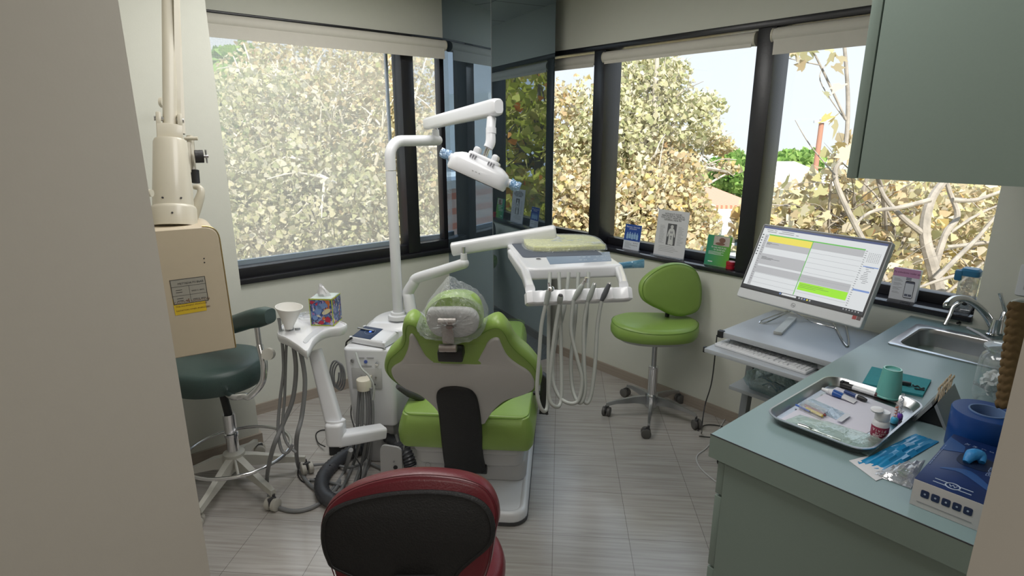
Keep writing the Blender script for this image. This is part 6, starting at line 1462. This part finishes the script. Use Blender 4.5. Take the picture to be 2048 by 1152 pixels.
# bottle
bp2 = onc(1752, 878, TZ + .001)
bp2 = at_z(1757, 874, TZ + .001)
t = thing('pill_bottle', 'small white bottle with a crimson label and open cap on the tray', 'bottle', bp2); Lb2 = Matrix.Translation(bp2)
MB(Lb2).lathe([(.017, 0), (.0195, .002), (.0195, .040), (.017, .046), (.0145, .049), (.0145, .052)], 28).build('bottle', WHITE, t)
MB(Lb2).lathe([(.0197, .006), (.01985, .0065), (.01985, .0335), (.0197, .034)], 32, cap=False).build('label_wrap', mat('crimson_label', (.26, .02, .06), .4), t)
MB(Lb2).lathe([(.0165, .050), (.0168, .051), (.0168, .070), (.016, .0715), (.013, .072)], 28).build('cap', WHITE, t)
MB(Lb2 @ Matrix.Translation((-.012, .010, .074)) @ rotm(0, -10, 0)).lathe([(.014, 0), (.0145, .001), (.0145, .004), (.013, .005)], 24).build('flip_lid', WHITE, t)
va = math.degrees(math.atan2(-bp2.y, -bp2.x)) + 90
Lv = Lb2 @ rotm(0, 0, va - 6) @ frame((0, -.0202, .0), (1, 0, 0), (0, 0, 1))
def curved_text(s_, size, z, r, a0, m, parent, M0):
    for i, ch_ in enumerate(s_):
        if ch_ != ' ': text(ch_, size, M0 @ rotm(0, 0, a0 + i * size * .62 / r * 57.3) @ frame((0, -r - .0001, z), (1, 0, 0), (0, 0, 1)), m, parent, name='letter')
WINK = mat('white_print', (.78, .76, .78), .5)
curved_text('Vivid', .0105, .025, .01985, va - 40, WINK, t, Lb2); curved_text('Dissolver', .0062, .0175, .01985, va - 18, WINK, t, Lb2)
q = MB(Lb2)
for z_, a0_, a1_ in ((.0125, -42, 20), (.0095, -42, 5), (.0070, -42, 12)):
    q.tube([(.0199 * math.cos(math.radians(va - 90 + a)), .0199 * math.sin(math.radians(va - 90 + a)), z_) for a in range(a0_, a1_, 6)], .0005, 4, 1)
q.build('small_print', WINK, t)
# mixing tips
for nm, lab, (px, py), cm, hh, tipm in (('cyan_mixing_tip', 'mixing tip with a cyan base and orange core standing on the tray', (1788, 846), mat('cyan_plastic', (.05, .38, .62), .35), .052, mat('orange_core', (.70, .20, .10), .4)), ('purple_mixing_tip', 'mixing tip with a purple base standing behind the cyan one', (1797, 838), mat('purple_plastic', (.18, .06, .50), .35), .075, mat('clear_helix', (.65, .68, .75), .3))):
    p = at_z(px, py, TZ + .001); t = thing(nm, lab, 'mixing tip', p, 'mixing tips on the tray'); Lm = Matrix.Translation(p)
    MB(Lm).lathe([(.0085, 0), (.009, .001), (.009, .012), (.007, .016), (.0045, .018)], 18).build('base', cm, t)
    MB(Lm).tube([(.003 * math.cos(k * 1.0), .003 * math.sin(k * 1.0), .017 + (hh - .02) * k / 24) for k in range(25)], .0014, 6, 2).build('core', tipm, t)
    MB(Lm).lathe([(.0047, .016), (.0045, hh - .01), (.003, hh)], 14, cap=False).build('sleeve', film('clear_tip', (1, 1, 1), .75, .05, (.85, .87, .92), 6, .1), t)
# marker behind the tray
a, b = onc(1682, 768, CT + .009), onc(1776, 797, CT + .009); d = b - a; Lq = frame(a, d, z=Vector((0, 0, 1)))
t = thing('marker_pen', 'white barrelled marker with black clip end lying behind the tray', 'marker', a)
q = MB(Lq).cyl((0, 0, 0), (d.length * .26, 0, 0), .0085); q.box((d.length * .10, 0, .010), (.018, .004, .006), .001); q.box((d.length * .02, 0, .006), (.008, .014, .012), .001); q.build('clip_cap', BLACK, t)
MB(Lq).cyl((d.length * .26, 0, 0), (d.length * .74, 0, 0), .0075).build('barrel', WHITE, t); MB(Lq).cyl((d.length * .74, 0, 0), (d.length, 0, 0), .0078, .006).build('end_cap', mat('maroon_black', (.06, .015, .02), .4), t)
# folded teal cloth, cup, binder clip chain
cl_ = [onc(*p) for p in ((1724, 770), (1743, 737), (1862, 764), (1845, 795))]
q = MB(); q.rings([[p + Vector((0, 0, h)) for p in cl_] for h in (.0004, .0075)]); o = q.build('folded_cloth', mat('turquoise_cloth', (.035, .27, .31), .8, var=.08, bump=.3, bscale=400), None, 30); tag(o, 'folded turquoise cloth on the counter beside the sink', 'cloth')
cp = onc(1779, 800)
t = thing('plastic_cup', 'mint green plastic cup standing upside down at the edge of the turquoise cloth', 'cup', cp); cp2 = onc(1781, 797, CT); Lcu = Matrix.Translation(onc(1776, 792, CT + .008))
MB(Lcu).lathe([(.033, 0), (.0345, .001), (.0345, .004), (.0325, .006), (.0245, .082), (.0235, .085), (.0195, .085), (.018, .082), (.004, .081)], 32).build('cup', mat('mint_plastic', (.19, .60, .54), .3, var=.04, trans=.35), t)
MB(Lcu).lathe([(.0215, .0845), (.0235, .0862), (.0215, .0868), (.0195, .0862)], 28, cap=False).build('foot_ring', mat('mint_pale', (.35, .66, .60), .25), t)
t = thing('binder_clip', 'black clip with a beaded chain lying on the turquoise cloth', 'clip', onc(1812, 768, CT + .009))
q = MB(); L_ = frame(onc(1810, 766, CT + .016), onc(1825, 771, CT) - onc(1795, 765, CT), z=Vector((0, 0, 1))); q.box((0, 0, 0), (.032, .012, .010), .002, L_).box((-.004, .012, -.002), (.026, .010, .006), .002, L_); q.build('clip_body', BLACK, t)
q = MB(); [q.ell(onc(1826 + k * 2.0 if k < 12 else 1848 - (k - 12) * 2.0, 770 + k * .7 + 1.5 * math.sin(k) if k < 12 else 780 - (k - 12) * .3, CT + .0105), (.0022, .0022, .0022), n=8, m=5) for k in range(22)]; q.build('bead_chain', BLACK, t)
# swab holder
hx0, hx1 = Vector((1.742, .345, CT)), Vector((1.955, .352, CT)); d = hx1 - hx0; Lh = frame(hx0, d, z=Vector((0, 0, 1)))
t = thing('swab_holder', 'grey metal tent shaped holder of cotton swabs between tray and jar', 'holder', hx0)
GM = mat('grey_painted_steel', (.33, .35, .36), .4, .2)
HW = .040; HH = .062
q = MB(Lh)
for s_ in (-1, 1):
    q.rings([[Vector((x, s_ * HW, 0)), Vector((x, s_ * (HW - .008), 0)), Vector((x, s_ * .002, HH - .006)), Vector((x, s_ * .006, HH + .004))] for x in (0, .19)])
q.build('side_plate', GM, t, 0)
MB(Lh).rings([[Vector((x, -.031, .002)), Vector((x, .031, .002)), Vector((x, 0, .050))] for x in (.012, .186)]).build('dark_inside', BLACK, t, 0)
q = MB(Lh); rd = random.Random(3)
for k in range(16):
    x = .03 + .15 * (k % 8) / 8 + rd.uniform(-.004, .004); y = -.004 + .008 * (k // 8); q.cyl((x, y, .055), (x + .018, y + rd.uniform(-.003, .003), .088 + rd.uniform(0, .006)), .0011, n=6); q.ell((x + .018, y, .090), (.0022, .0022, .0055), n=8, m=6)
o = q.build('cotton_swabs', mat('swab_wood', (.55, .45, .32), .7), t)
# tape roll
tp = Vector((1.690, .228, CT)); Ltp = Matrix.Translation(tp)
t = thing('tape_roll', 'thick roll of bright blue barrier film standing behind the glove box', 'tape roll', tp)
BL = mat('barrier_film_blue', (.006, .055, .25), .35, var=.08, scale=60)
MB(Ltp).rings([[Vector((r_ * math.cos(2 * math.pi * j / 48), r_ * math.sin(2 * math.pi * j / 48), z)) for j in range(48)] for r_, z in ((.038, 0), (.069, 0), (.0705, .003), (.0705, .100), (.069, .1035), (.038, .1035), (.038, 0))], True, False).build('film_roll', BL, t)
MB(Ltp).rings([[Vector((r_ * math.cos(2 * math.pi * j / 40), r_ * math.sin(2 * math.pi * j / 40), z)) for j in range(40)] for r_, z in ((.0345, .001), (.0378, .001), (.0378, .106), (.0345, .106), (.0345, .001))], True, False).build('core', mat('core_card_blue', (.16, .26, .48), .6), t)
# glove box
GX0, GX1, GY0, GY1, GZ = 1.318, 1.600, .152, .268, CT + .060
t = thing('glove_box', 'blue and white carton of gloves lying at the near end of the counter', 'box', ((GX0 + GX1) / 2, (GY0 + GY1) / 2, CT))
GB = mat('cobalt_print', (.005, .022, .11), .4, var=.5, scale=9)
MB().span((GX0, GY0, CT + .0004), (GX1, GY1, GZ), .0012).build('carton', GB, t)
MB().span((GX0 - .0008, GY0 + .0006, CT + .0006), (GX0 + .0004, GY1 - .0006, GZ - .001)).build('white_band', mat('carton_white', (.62, .60, .60), .5), t, 0)
LGt = frame((GX0, GY1, GZ + .0002), (0, -1, 0), z=Vector((0, 0, 1)))      # x across (to the right in the photo), y away
gw, gl = GY1 - GY0, GX1 - GX0
q = MB(LGt); hol = [(gw * .58 + .032 * v.x, gl * .60 + .034 * v.y) for v in rrect(2, 2, .7, 5)]; q.slab(hol, [(0, 0), (0, .0004)]); q.build('opening', mat('opening_dark', (.004, .012, .045), .5), t, 0)
q = MB(LGt); q.tube([(gw * .46, gl * .53, .002), (gw * .50, gl * .60, .014), (gw * .60, gl * .65, .012), (gw * .66, gl * .60, .004)], [.006, .013, .012, .006], 12, 5); q.build('glove_tuft', mat('sky_blue_nitrile', (.03, .26, .62), .45, bump=.2), t)
SWOOSH = mat('lighter_blue_print', (.015, .07, .24), .4)
MB(LGt).slab([(0, gl * .62), (gw * .34, gl * .70), (gw * .30, gl * .82), (.0, gl * .92)], [(0, 0), (0, .0003)]).build('light_streak', SWOOSH, t, 0)
MB(LGt).slab(catmull([(gw * .2, gl * .30), (gw * .5, gl * .34), (gw * .98, gl * .20), (gw * .98, gl * .26), (gw * .6, gl * .42), (gw * .3, gl * .36)], 4, True), [(0, 0), (0, .0003)]).build('wave_print', SWOOSH, t, 0)
LTx = LGt @ Matrix.Translation((0, 0, .0004))
text('EXAMINATION', .0135, LTx @ Matrix.Translation((gw * .945, gl * .42, 0)) @ rotm(0, 0, -90), mat('pale_blue_print', (.22, .30, .52), .5), t); text('GLOVES', .0135, LTx @ Matrix.Translation((gw * .83, gl * .52, 0)) @ rotm(0, 0, -90), MATS['pale_blue_print'], t)
for s_, x_ in (('XL', .30), ('M', .42), ('L', .56), ('S', .68)): text(s_, .011, LTx @ Matrix.Translation((gw * x_, gl * .875, 0)) @ rotm(0, 0, -100), MATS['pale_blue_print'], t)
q = MB(LTx); c_ = Vector((gw * .52, gl * .085, 0))
q.tube([(c_.x + .012 * math.cos(a_ * math.pi / 12), c_.y + .012 * math.sin(a_ * math.pi / 12), 0) for a_ in range(25)], .0014, 5, 1)
for s_ in (-1, 1):
    q.span((c_.x - .032, c_.y + .0075 * s_ - .0012, -.0004), (c_.x - .010, c_.y + .0075 * s_ + .0012, .0004)); q.span((c_.x + .010, c_.y + .0075 * s_ - .0012, -.0004), (c_.x + .032, c_.y + .0075 * s_ + .0012, .0004))
lo = q.build('winged_logo', mat('silver_print', (.38, .45, .58), .45), t); text('W', .014, LTx @ Matrix.Translation((c_.x, c_.y, 0)), MATS['silver_print'], lo)
q = MB(LTx); [q.span((gw * .03 + .0, gl * (.3 + k * .05), -.0002), (gw * .03 + .0012, gl * (.335 + k * .05), .0002)) for k in range(9)]; q.build('small_print', MATS['pale_blue_print'], t, 0)
LGf = frame((GX0 - .001, GY1, CT), (0, -1, 0), (0, 0, 1))
for k in range(5):
    q = MB(LGf); cx_ = gw * (.20 + .155 * k); ic = q.pad(rrect(.0145, .0165, .003, 3, cx_, .034), 0, .0006, .0002).build('icon', mat('navy_icon', (.015, .03, .09), .5), t)
    text('\u2022', .016, LGf @ Matrix.Translation((cx_, .0335, .0008)), MATS['silver_print'], ic)
q = MB(LGf); q.span((gw * .1, .012, 0), (gw * .9, .0135, .0004)); q.build('small_print', INKG, t, 0)
o = MB().span((1.33, .137, CT + .0004), (1.50, .1505, CT + .052), .001).build('maroon_carton', mat('maroon_card', (.10, .02, .03), .5), None); tag(o, 'narrow maroon carton squeezed behind the glove box', 'box')
# blue wrapped pouch and crumpled wrapper
pouch('blue_pouch', 'bright blue film pouch lying between the tray and the glove box', [(1712, 926), (1762, 952), (1878, 884), (1830, 868)], CT + .001, mat('bright_blue_film', (.015, .24, .50), .24, var=.15, scale=25, coat=.3), .007, 11, wob=.0035)
pouch('white_wrapper', 'white paper flap under the blue film pouch', [(1698, 922), (1752, 962), (1790, 948), (1735, 912)], CT + .0006, PAPER, .002, 12, wob=.001)
pouch('clear_wrapper', 'crumpled clear wrapper with a green bit beside the glove box', [(1742, 948), (1822, 978), (1850, 920), (1800, 930)], CT + .001, film('crumpled_clear', (.97, .98, 1), .45, .12, (.68, .70, .75), 25, .4), .014, 13, wob=.004)
o = MB(Matrix.Translation(onc(1806, 944, CT + .006))).slab(catmull([(-.016, -.006), (0, -.011), (.016, -.005), (.013, .006), (0, .010), (-.012, .006)], 3, True), [(0, -.003), (0, .002)]).build('green_swab', mat('green_foam', (.10, .30, .08), .8), None); tag(o, 'small green foam piece inside the crumpled clear wrapper', 'foam')
# brown woven basket standing at the wall
wp = at_z(2052, 838, .865)
def weave_mat():
    m, nt = raw('brown_wicker'); N = nt.nodes; K = nt.links
    o = N.new('ShaderNodeOutputMaterial'); p = N.new('ShaderNodeBsdfPrincipled'); tc = N.new('ShaderNodeTexCoord'); n = N.new('ShaderNodeTexNoise'); n.inputs['Scale'].default_value = 60
    K.new(tc.outputs['Object'], n.inputs['Vector']); r = N.new('ShaderNodeValToRGB'); r.color_ramp.elements[0].color = (.10, .058, .022, 1); r.color_ramp.elements[1].color = (.21, .135, .055, 1); K.new(n.outputs['Fac'], r.inputs[0]); K.new(r.outputs[0], p.inputs['Base Color']); p.inputs['Roughness'].default_value = .8; K.new(p.outputs[0], o.inputs[0]); return m
WD_ = 1.36
pA, pB = at_d(2052, 610, WD_), at_d(2014, 818, WD_)
d = pB - pA; Lw = frame(pA, d, z=-_fw)
q = MB(Lw); R = []; nr_ = 13
for i in range(nr_ * 6 + 1):
    f_ = i / (nr_ * 6); k = 1.0 - .35 * f_; s_ = .88 + .16 * abs(math.sin(math.pi * nr_ * f_))
    R.append([Vector((d.length * f_ + .003 * math.sin(8 * a_), (.040 * k * s_ + .0015 * math.sin(14 * a_ + i)) * math.cos(a_), .016 * s_ * math.sin(a_))) for a_ in [2 * math.pi * j / 36 for j in range(36)]])
q.rings(R)
o = q.build('wicker_sleeve', weave_mat(), None, 80); tag(o, 'brown ribbed wicker sleeve hanging in front of the glass jar at the right wall edge', 'wicker')
# ------------------------------------------------------------------ sill
SZ = SILLB + .0005
def stand(name, label, px0, px1, ytop, ybot, X, m, lean=8):
    a, b = at_x(px0, ybot, X), at_x(px1, ybot, X); w_ = abs(a.y - b.y); h_ = at_x((px0 + px1) / 2, ytop, X + .02).z - SZ
    t = thing(name, label, 'sign', (X, (a.y + b.y) / 2, SZ), 'signs on the window sill')
    L = frame((X, max(a.y, b.y), SZ), (0, -1, 0), z=Vector((-math.cos(math.radians(lean)), 0, math.sin(math.radians(lean)))))
    return t, L, w_, h_
# blue leaflet
t, L, w_, h_ = stand('blue_leaflet', 'small blue leaflet with pale bottles propped on the sill at the left', 1245, 1277, 448, 498, XB + .040, None)
MB(L).span((0, 0, -.003), (w_, h_, 0)).build('card', mat('leaflet_white', (.62, .66, .74), .5), t, 0)
MB(L).span((0, h_ * .36, 0), (w_, h_, .0005)).build('blue_panel', mat('leaflet_blue', (.015, .07, .34), .45), t, 0)
q = MB(L); [q.pad(rrect(w_ * .13, h_ * .20, .003, 2, w_ * (.2 + .15 * k), h_ * (.52 + .02 * (k % 2))), .0005, .0012, .0003) for k in range(5)]; [q.span((w_ * (.17 + .15 * k), h_ * (.63 + .02 * (k % 2)), .0005), (w_ * (.23 + .15 * k), h_ * (.68 + .02 * (k % 2)), .0012)) for k in range(5)]; q.build('bottle_picture', mat('pale_blue_bottle', (.30, .48, .72), .5), t, 0)
text('Recover. Give kids', .0135, L @ Matrix.Translation((w_ / 2, h_ * .90, .0006)), WINK, t); text('protection', .0130, L @ Matrix.Translation((w_ / 2, h_ * .83, .0006)), WINK, t)
q = MB(L); [q.span((w_ * .1, h_ * (.28 - .05 * k), 0), (w_ * (.4 + .1 * (k % 3)), h_ * (.295 - .05 * k), .0004)) for k in range(5)]; [q.span((w_ * (.62 + .1 * (k % 3)), h_ * (.26 - .09 * (k // 3)), 0), (w_ * (.67 + .1 * (k % 3)), h_ * (.30 - .09 * (k // 3)), .0004)) for k in range(6)]; q.build('small_print', INKG, t, 0)
MB(L).span((0, -.001, -.02), (w_, .004, .003)).build('clear_stand', film('acrylic', (.95, .97, 1), .85, .02, (.7, .75, .8), 4, .05), t, 0)
# white framed notice
t, L, w_, h_ = stand('white_notice', 'white acrylic framed notice with a black and white figure on the sill', 1306, 1367, 420, 513, XB + .035, None, 6)
MB(L).span((0, 0, -.004), (w_, h_, 0)).build('sheet', PAPER, t, 0)
MB(L).span((0, -.0005, 0.0002), (w_, .006, .03)).build('acrylic_foot', MATS['acrylic'], t, 0)
for k, s_ in enumerate(('WITHOUT GOOD', 'PERIODONTAL HEALTH,', 'YOU CAN\u2019T HAVE GOOD', 'GENERAL HEALTH')): text(s_, h_ * .052, L @ Matrix.Translation((w_ * .5, h_ * (.92 - .042 * k), .0006)), INK, t)
pic = MB(L).span((w_ * .37, h_ * .26, 0), (w_ * .66, h_ * .72, .0006)).build('picture', mat('picture_grey', (.10, .10, .11), .5), t, 0)
q = MB(L @ Matrix.Translation((w_ * .515, h_ * .26, .0007))); ph_ = h_ * .46; pw_ = w_ * .29
q.slab([(v.x * pw_ * .17, ph_ * .86 + v.y * ph_ * .085) for v in circle(1, 16)], [(0, 0), (0, .0004)])
q.slab(catmull([(-pw_ * .10, ph_ * .79), (-pw_ * .32, ph_ * .70), (-pw_ * .44, ph_ * .42), (-pw_ * .34, ph_ * .40), (-pw_ * .26, ph_ * .55), (-pw_ * .25, ph_ * .30), (-pw_ * .28, ph_ * .03), (0, ph_ * .03), (pw_ * .28, ph_ * .03), (pw_ * .25, ph_ * .30), (pw_ * .26, ph_ * .55), (pw_ * .34, ph_ * .40), (pw_ * .44, ph_ * .42), (pw_ * .32, ph_ * .70), (pw_ * .10, ph_ * .79)], 3, True), [(0, 0), (0, .0004)])
q.build('figure', mat('figure_pale', (.62, .62, .62), .5), pic, 0)
q = MB(L @ Matrix.Translation((w_ * .515, h_ * .26, .0012))); [q.slab([(ox * pw_ + v.x * pw_ * rx, oy * ph_ + v.y * ph_ * ry) for v in circle(1, 12)], [(0, 0), (0, .0003)]) for ox, oy, rx, ry in ((-.08, .60, .07, .06), (.08, .60, .07, .06), (0, .40, .13, .05), (0, .30, .10, .04), (-.05, .88, .02, .01), (.05, .88, .02, .01))]; q.build('organs', INKG, pic, 0)
q = MB(L); rd = random.Random(12)
for side in (0, 1):
    for k in range(16): x_ = w_ * (.12 if side == 0 else .72); q.span((x_, h_ * (.66 - .025 * k), 0), (x_ + w_ * rd.uniform(.10, .19), h_ * (.666 - .025 * k), .0005))
for k in range(4): q.span((w_ * .15, h_ * (.22 - .035 * k), 0), (w_ * rd.uniform(.6, .9), h_ * (.227 - .035 * k), .0005))
q.build('small_print', INKG, t, 0)
# green leaflet
t, L, w_, h_ = stand('green_leaflet', 'green leaflet about paying for dental care beside the window mullion', 1407, 1455, 470, 532, XB + .030, None, 8)
def grad_green():
    m, nt = raw('green_print'); N = nt.nodes; K = nt.links; o = N.new('ShaderNodeOutputMaterial'); p = N.new('ShaderNodeBsdfPrincipled'); tc = N.new('ShaderNodeTexCoord'); s = N.new('ShaderNodeSeparateXYZ'); r = N.new('ShaderNodeValToRGB')
    r.color_ramp.elements[0].color = (.13, .40, .03, 1); r.color_ramp.elements[1].color = (.02, .26, .16, 1); K.new(tc.outputs['Generated'], s.inputs[0]); K.new(s.outputs['Y'], r.inputs[0]); K.new(r.outputs[0], p.inputs['Base Color']); K.new(p.outputs[0], o.inputs[0]); return m
MB(L).span((0, 0, -.003), (w_, h_, 0)).build('card', grad_green(), t, 0)
pf = MB(L).span((w_ * .27, h_ * .68, 0), (w_ * .93, h_ * .985, .0006)).build('photo', mat('photo_beige', (.50, .44, .40), .5, var=.4, scale=50), t, 0)
q = MB(L); q.slab([(w_ * .62 + v.x * w_ * .13, h_ * .86 + v.y * h_ * .085) for v in circle(1, 14)], [(0, .0006), (0, .001)]); q.slab([(w_ * .55 + v.x * w_ * .2, h_ * .74 + v.y * h_ * .05) for v in circle(1, 14)], [(0, .0006), (0, .001)]); q.build('photo_shapes', mat('photo_brown', (.20, .10, .07), .5), pf, 0)
text('An easy way to pay', h_ * .085, L @ Matrix.Translation((w_ * .52, h_ * .62, .0005)), WINK, t, sx=.80); text('for dental care', h_ * .085, L @ Matrix.Translation((w_ * .56, h_ * .54, .0005)), WINK, t, sx=.80)
q = MB(L); [q.span((w_ * .12, h_ * (.46 - .04 * k), 0), (w_ * (.75 - .1 * (k % 2)), h_ * (.472 - .04 * k), .0005)) for k in range(3)]; q.span((w_ * .15, h_ * .12, 0), (w_ * .34, h_ * .15, .0005)); q.build('small_print', WINK, t, 0)
MB(L).span((0, -.001, -.018), (w_ + .012, .004, .004)).build('clear_stand', MATS['acrylic'], t, 0)
# red pot
p = Vector((XB + .035, 1.553, SZ)); o = MB(Matrix.Translation(p)).lathe([(.022, 0), (.024, .001), (.024, .014), (.0215, .016), (.0215, .019), (.024, .021), (.024, .038), (.020, .041)], 24).build('red_pot', mat('red_translucent', (.42, .015, .03), .3), None); tag(o, 'small red plastic container on the sill beside the mullion', 'container')
# pink and white leaflet box right of the monitor
t, L, w_, h_ = stand('pink_leaflet', 'white leaflet with a pink top and phone drawing on the sill right of the computer', 1775, 1829, 535, 603, XB + .045, None, 7)
MB(L).span((0, 0, -.03), (w_, h_, 0)).build('card', mat('leaflet_pale', (.64, .65, .70), .5), t, 0)
MB(L).span((0, h_ * .74, 0), (w_, h_, .0005)).build('pink_panel', mat('leaflet_pink', (.50, .25, .42), .5), t, 0)
text('My orthodontic insider app', h_ * .085, L @ Matrix.Translation((w_ * .52, h_ * .87, .0006)), mat('plum_ink', (.12, .03, .09), .5), t, sx=.78)
ph2 = MB(L).pad(rrect(w_ * .36, h_ * .55, .006, 3, w_ * .70, h_ * .36), 0, .0006, .0002).build('phone_outline', INK, t, 0)
MB(L).span((w_ * .54, h_ * .11, .0006), (w_ * .86, h_ * .58, .0009)).build('phone_face', mat('phone_grey', (.58, .60, .66), .5), ph2, 0)
MB(L).span((w_ * .535, h_ * .555, .0009), (w_ * .865, h_ * .60, .0012)).build('phone_header', mat('slate_print', (.10, .11, .16), .5), ph2, 0)
for x_, y_ in ((.52, .70), (.52, .655)): MB(L).span((w_ * x_, h_ * y_, 0), (w_ * (x_ + .20), h_ * (y_ + .03), .0005)).build('badge', MATS['slate_print'], t, 0)
for x_ in (.57, .71): MB(L).span((w_ * x_, h_ * .15, .0009), (w_ * (x_ + .12), h_ * .22, .0012)).build('phone_picture', MATS['slate_print'], ph2, 0)
q = MB(L); [q.span((w_ * .08, h_ * (.66 - .035 * k), 0), (w_ * (.30 + .06 * ((k * 7) % 3)), h_ * (.672 - .035 * k), .0005)) for k in range(14) if k % 4 != 3]; q.build('small_print', INKG, t, 0)
# water pitcher at the window corner
p = Vector((XB + .052, .535, SZ)); Lp = Matrix.Translation(p)
t = thing('water_pitcher', 'clear water filter pitcher with a blue lid on the sill at the window corner', 'pitcher', p)
MB(Lp).slab(rrect(.06, .06, .015, 4), [(.006, 0), (.004, .004), (0, .02), (-.004, .15)]).build('jug', film('clear_jug', (.93, .95, .97), .55, .05, (.62, .64, .66), 5, .1), t)
q = MB(Lp); q.slab(rrect(.066, .066, .016, 4), [(0, .151), (0, .172), (.008, .180)]); q.span((-.036, .02, .128), (-.012, .046, .172), .006); q.build('lid', mat('pitcher_blue', (.03, .16, .30), .35), t)
# long white brush handle lying behind the sink
o = MB().tube([onc(1935, 655, CT + .006), onc(1960, 668, CT + .006), onc(1985, 684, CT + .006)], .005, 8, 4).build('white_stick', PAPER, None); tag(o, 'white stick lying on the counter behind the sink', 'stick')

# ------------------------------------------------------------------ cables and hoses on the floor by the utility box
def fl_(px, py, z=.006): return at_z(px, py, z)
CORR = mat('dark_corrugated_hose', (.065, .068, .078), .4)
def corr(name, label, pts, r):
    P = catmull(pts, 11); L = 0; rr = []
    for i in range(len(P)): rr.append(r * (1 + .10 * (1 if i % 2 else -1)))
    return tag(MB().tube(P, rr, 14, 1).build(name, CORR, None, 60), label, 'hose')
corr('corrugated_hose', 'dark corrugated suction hose looping on the floor left of the chair', [at_a(775, 862, 2.46), fl_(740, 890, .045), fl_(700, 905, .032), fl_(665, 930, .031), fl_(645, 958, .031), fl_(648, 990, .031), fl_(680, 1008, .031), fl_(720, 1012, .031)], .030)
corr('drain_hose', 'dark corrugated drain hose behind the socket plate beside the chair', [at_a(758, 858, 2.50), at_a(790, 885, 2.42), at_a(812, 905, 2.38), at_a(822, 932, 2.36)], .028)
t = thing('power_adapter', 'black power adapter brick lying on the floor at the left of the utility box', 'adapter', fl_(682, 890, 0))
La = frame(fl_(684, 903, .0), (1, -.55, 0), z=Vector((0, 0, 1))); MB(La).box((0, 0, .027), (.115, .060, .052), .004).build('case', BLACK, t)
MB().tube([fl_(650, 893, .03), fl_(636, 885, .01), fl_(632, 868, .004), fl_(645, 860, .004), fl_(670, 862, .004)], .003, 8, 6).build('cord', CABLE, t)
pl_ = at_a(782, 908, 2.34); t = thing('socket_plate', 'white socket plate standing among the hoses beside the chair', 'plate', Vector((pl_.x, pl_.y, 0)))
Lpl = frame((pl_.x, pl_.y, 0), (S2, -S2, 0), (0, 0, 1)); MB(Lpl).slab(rpoly([(-.055, 0), (.05, 0), (.05, .145), (-.05, .16)], [.004, .004, .03, .03], 4), [(0, -.012), (0, 0)]).build('plate', WHITEM, t); MB(Lpl).cyl((.018, .045, 0), (.018, .045, .004), .010).build('socket', BLACK, t); MB(Lpl).cyl((.012, .075, 0), (.012, .075, .003), .005).build('switch', INKG, t)
GC = [('left', [(719, 775), (716, 820), (712, 870), (690, 940), (655, 990), (640, 1000)], 'grey cable leftmost under the round collar'), ('mid', [(725, 778), (724, 830), (720, 880), (706, 930), (680, 985), (660, 1010)], 'grey cable second from the left under the round collar'), ('third', [(733, 778), (736, 830), (732, 880), (722, 930), (704, 980), (690, 1010)], 'grey cable third from the left under the round collar'), ('last', [(742, 776), (746, 820), (744, 880), (738, 930), (722, 965), (700, 975), (660, 965), (620, 960)], 'grey cable rightmost under the round collar'), ('x', [(738, 778), (741, 830), (738, 880), (728, 920), (700, 935), (660, 928), (610, 932)], 'grey cable curling back towards the teal stool')]
for k, (_, pth, lab) in enumerate(GC):
    pts = [at_a(px, py, 2.30 - .01 * (k % 2)) if py < 900 else fl_(px, py, .010 + .012 * (k % 3)) for px, py in pth]
    tag(MB().tube(pts, .0075 if k < 3 else .0062, 10, 7).build('grey_cable', HOSED, None), lab, 'cable', 'grey cables under the collar')
tag(MB().tube([at_a(792, 868, 2.42), at_a(800, 905, 2.38), fl_(806, 938, .02), fl_(795, 950, .012), fl_(760, 935, .012), fl_(735, 925, .012)], .008, 10, 7).build('grey_cable', HOSED, None), 'grey cable dropping beside the chair and bending under the box', 'cable')
tag(MB().tube([at_a(832, 800, 2.4), at_a(815, 860, 2.38), at_a(805, 920, 2.36), fl_(812, 950, .01)], .004, 8, 6).build('grey_cable', HOSE, None), 'thin pale cable hanging between utility box and chair', 'cable')
tag(MB().tube([fl_(600, 925, .004), fl_(596, 950, .004), fl_(612, 965, .004), fl_(640, 950, .004), fl_(660, 930, .06)], .0028, 8, 6).build('black_cable', CABLE, None), 'thin black cable on the floor behind the teal stool caster', 'cable')
tag(MB().tube([at_a(705, 800, 2.42), at_a(702, 830, 2.38), at_a(712, 870, 2.31), at_a(708, 905, 2.29), at_a(722, 935, 2.26), fl_(720, 965, .01), fl_(726, 985, .004)], .0032, 8, 6).build('black_cable', CABLE, None), 'black cable winding down in front of the grey cables', 'cable')
co = []
for k in range(40):
    a = k * .55; co.append(at_a(668 + 10 * math.cos(a) + k * .35, 745 + 26 * math.sin(a) + k * .25, 2.70))
tag(MB().tube(co, .0045, 8, 3).build('coiled_cable', HOSED, None), 'coil of grey cable hanging behind the assistant arm', 'cable')
tag(MB().tube([at_a(690, 700, 2.45), at_a(692, 690, 2.5), at_a(694, 683, 2.46), at_a(704, 676, 2.44)], .004, 8, 5).build('console_lead', CABLE, None), 'short black lead at the left edge of the console', 'cable')
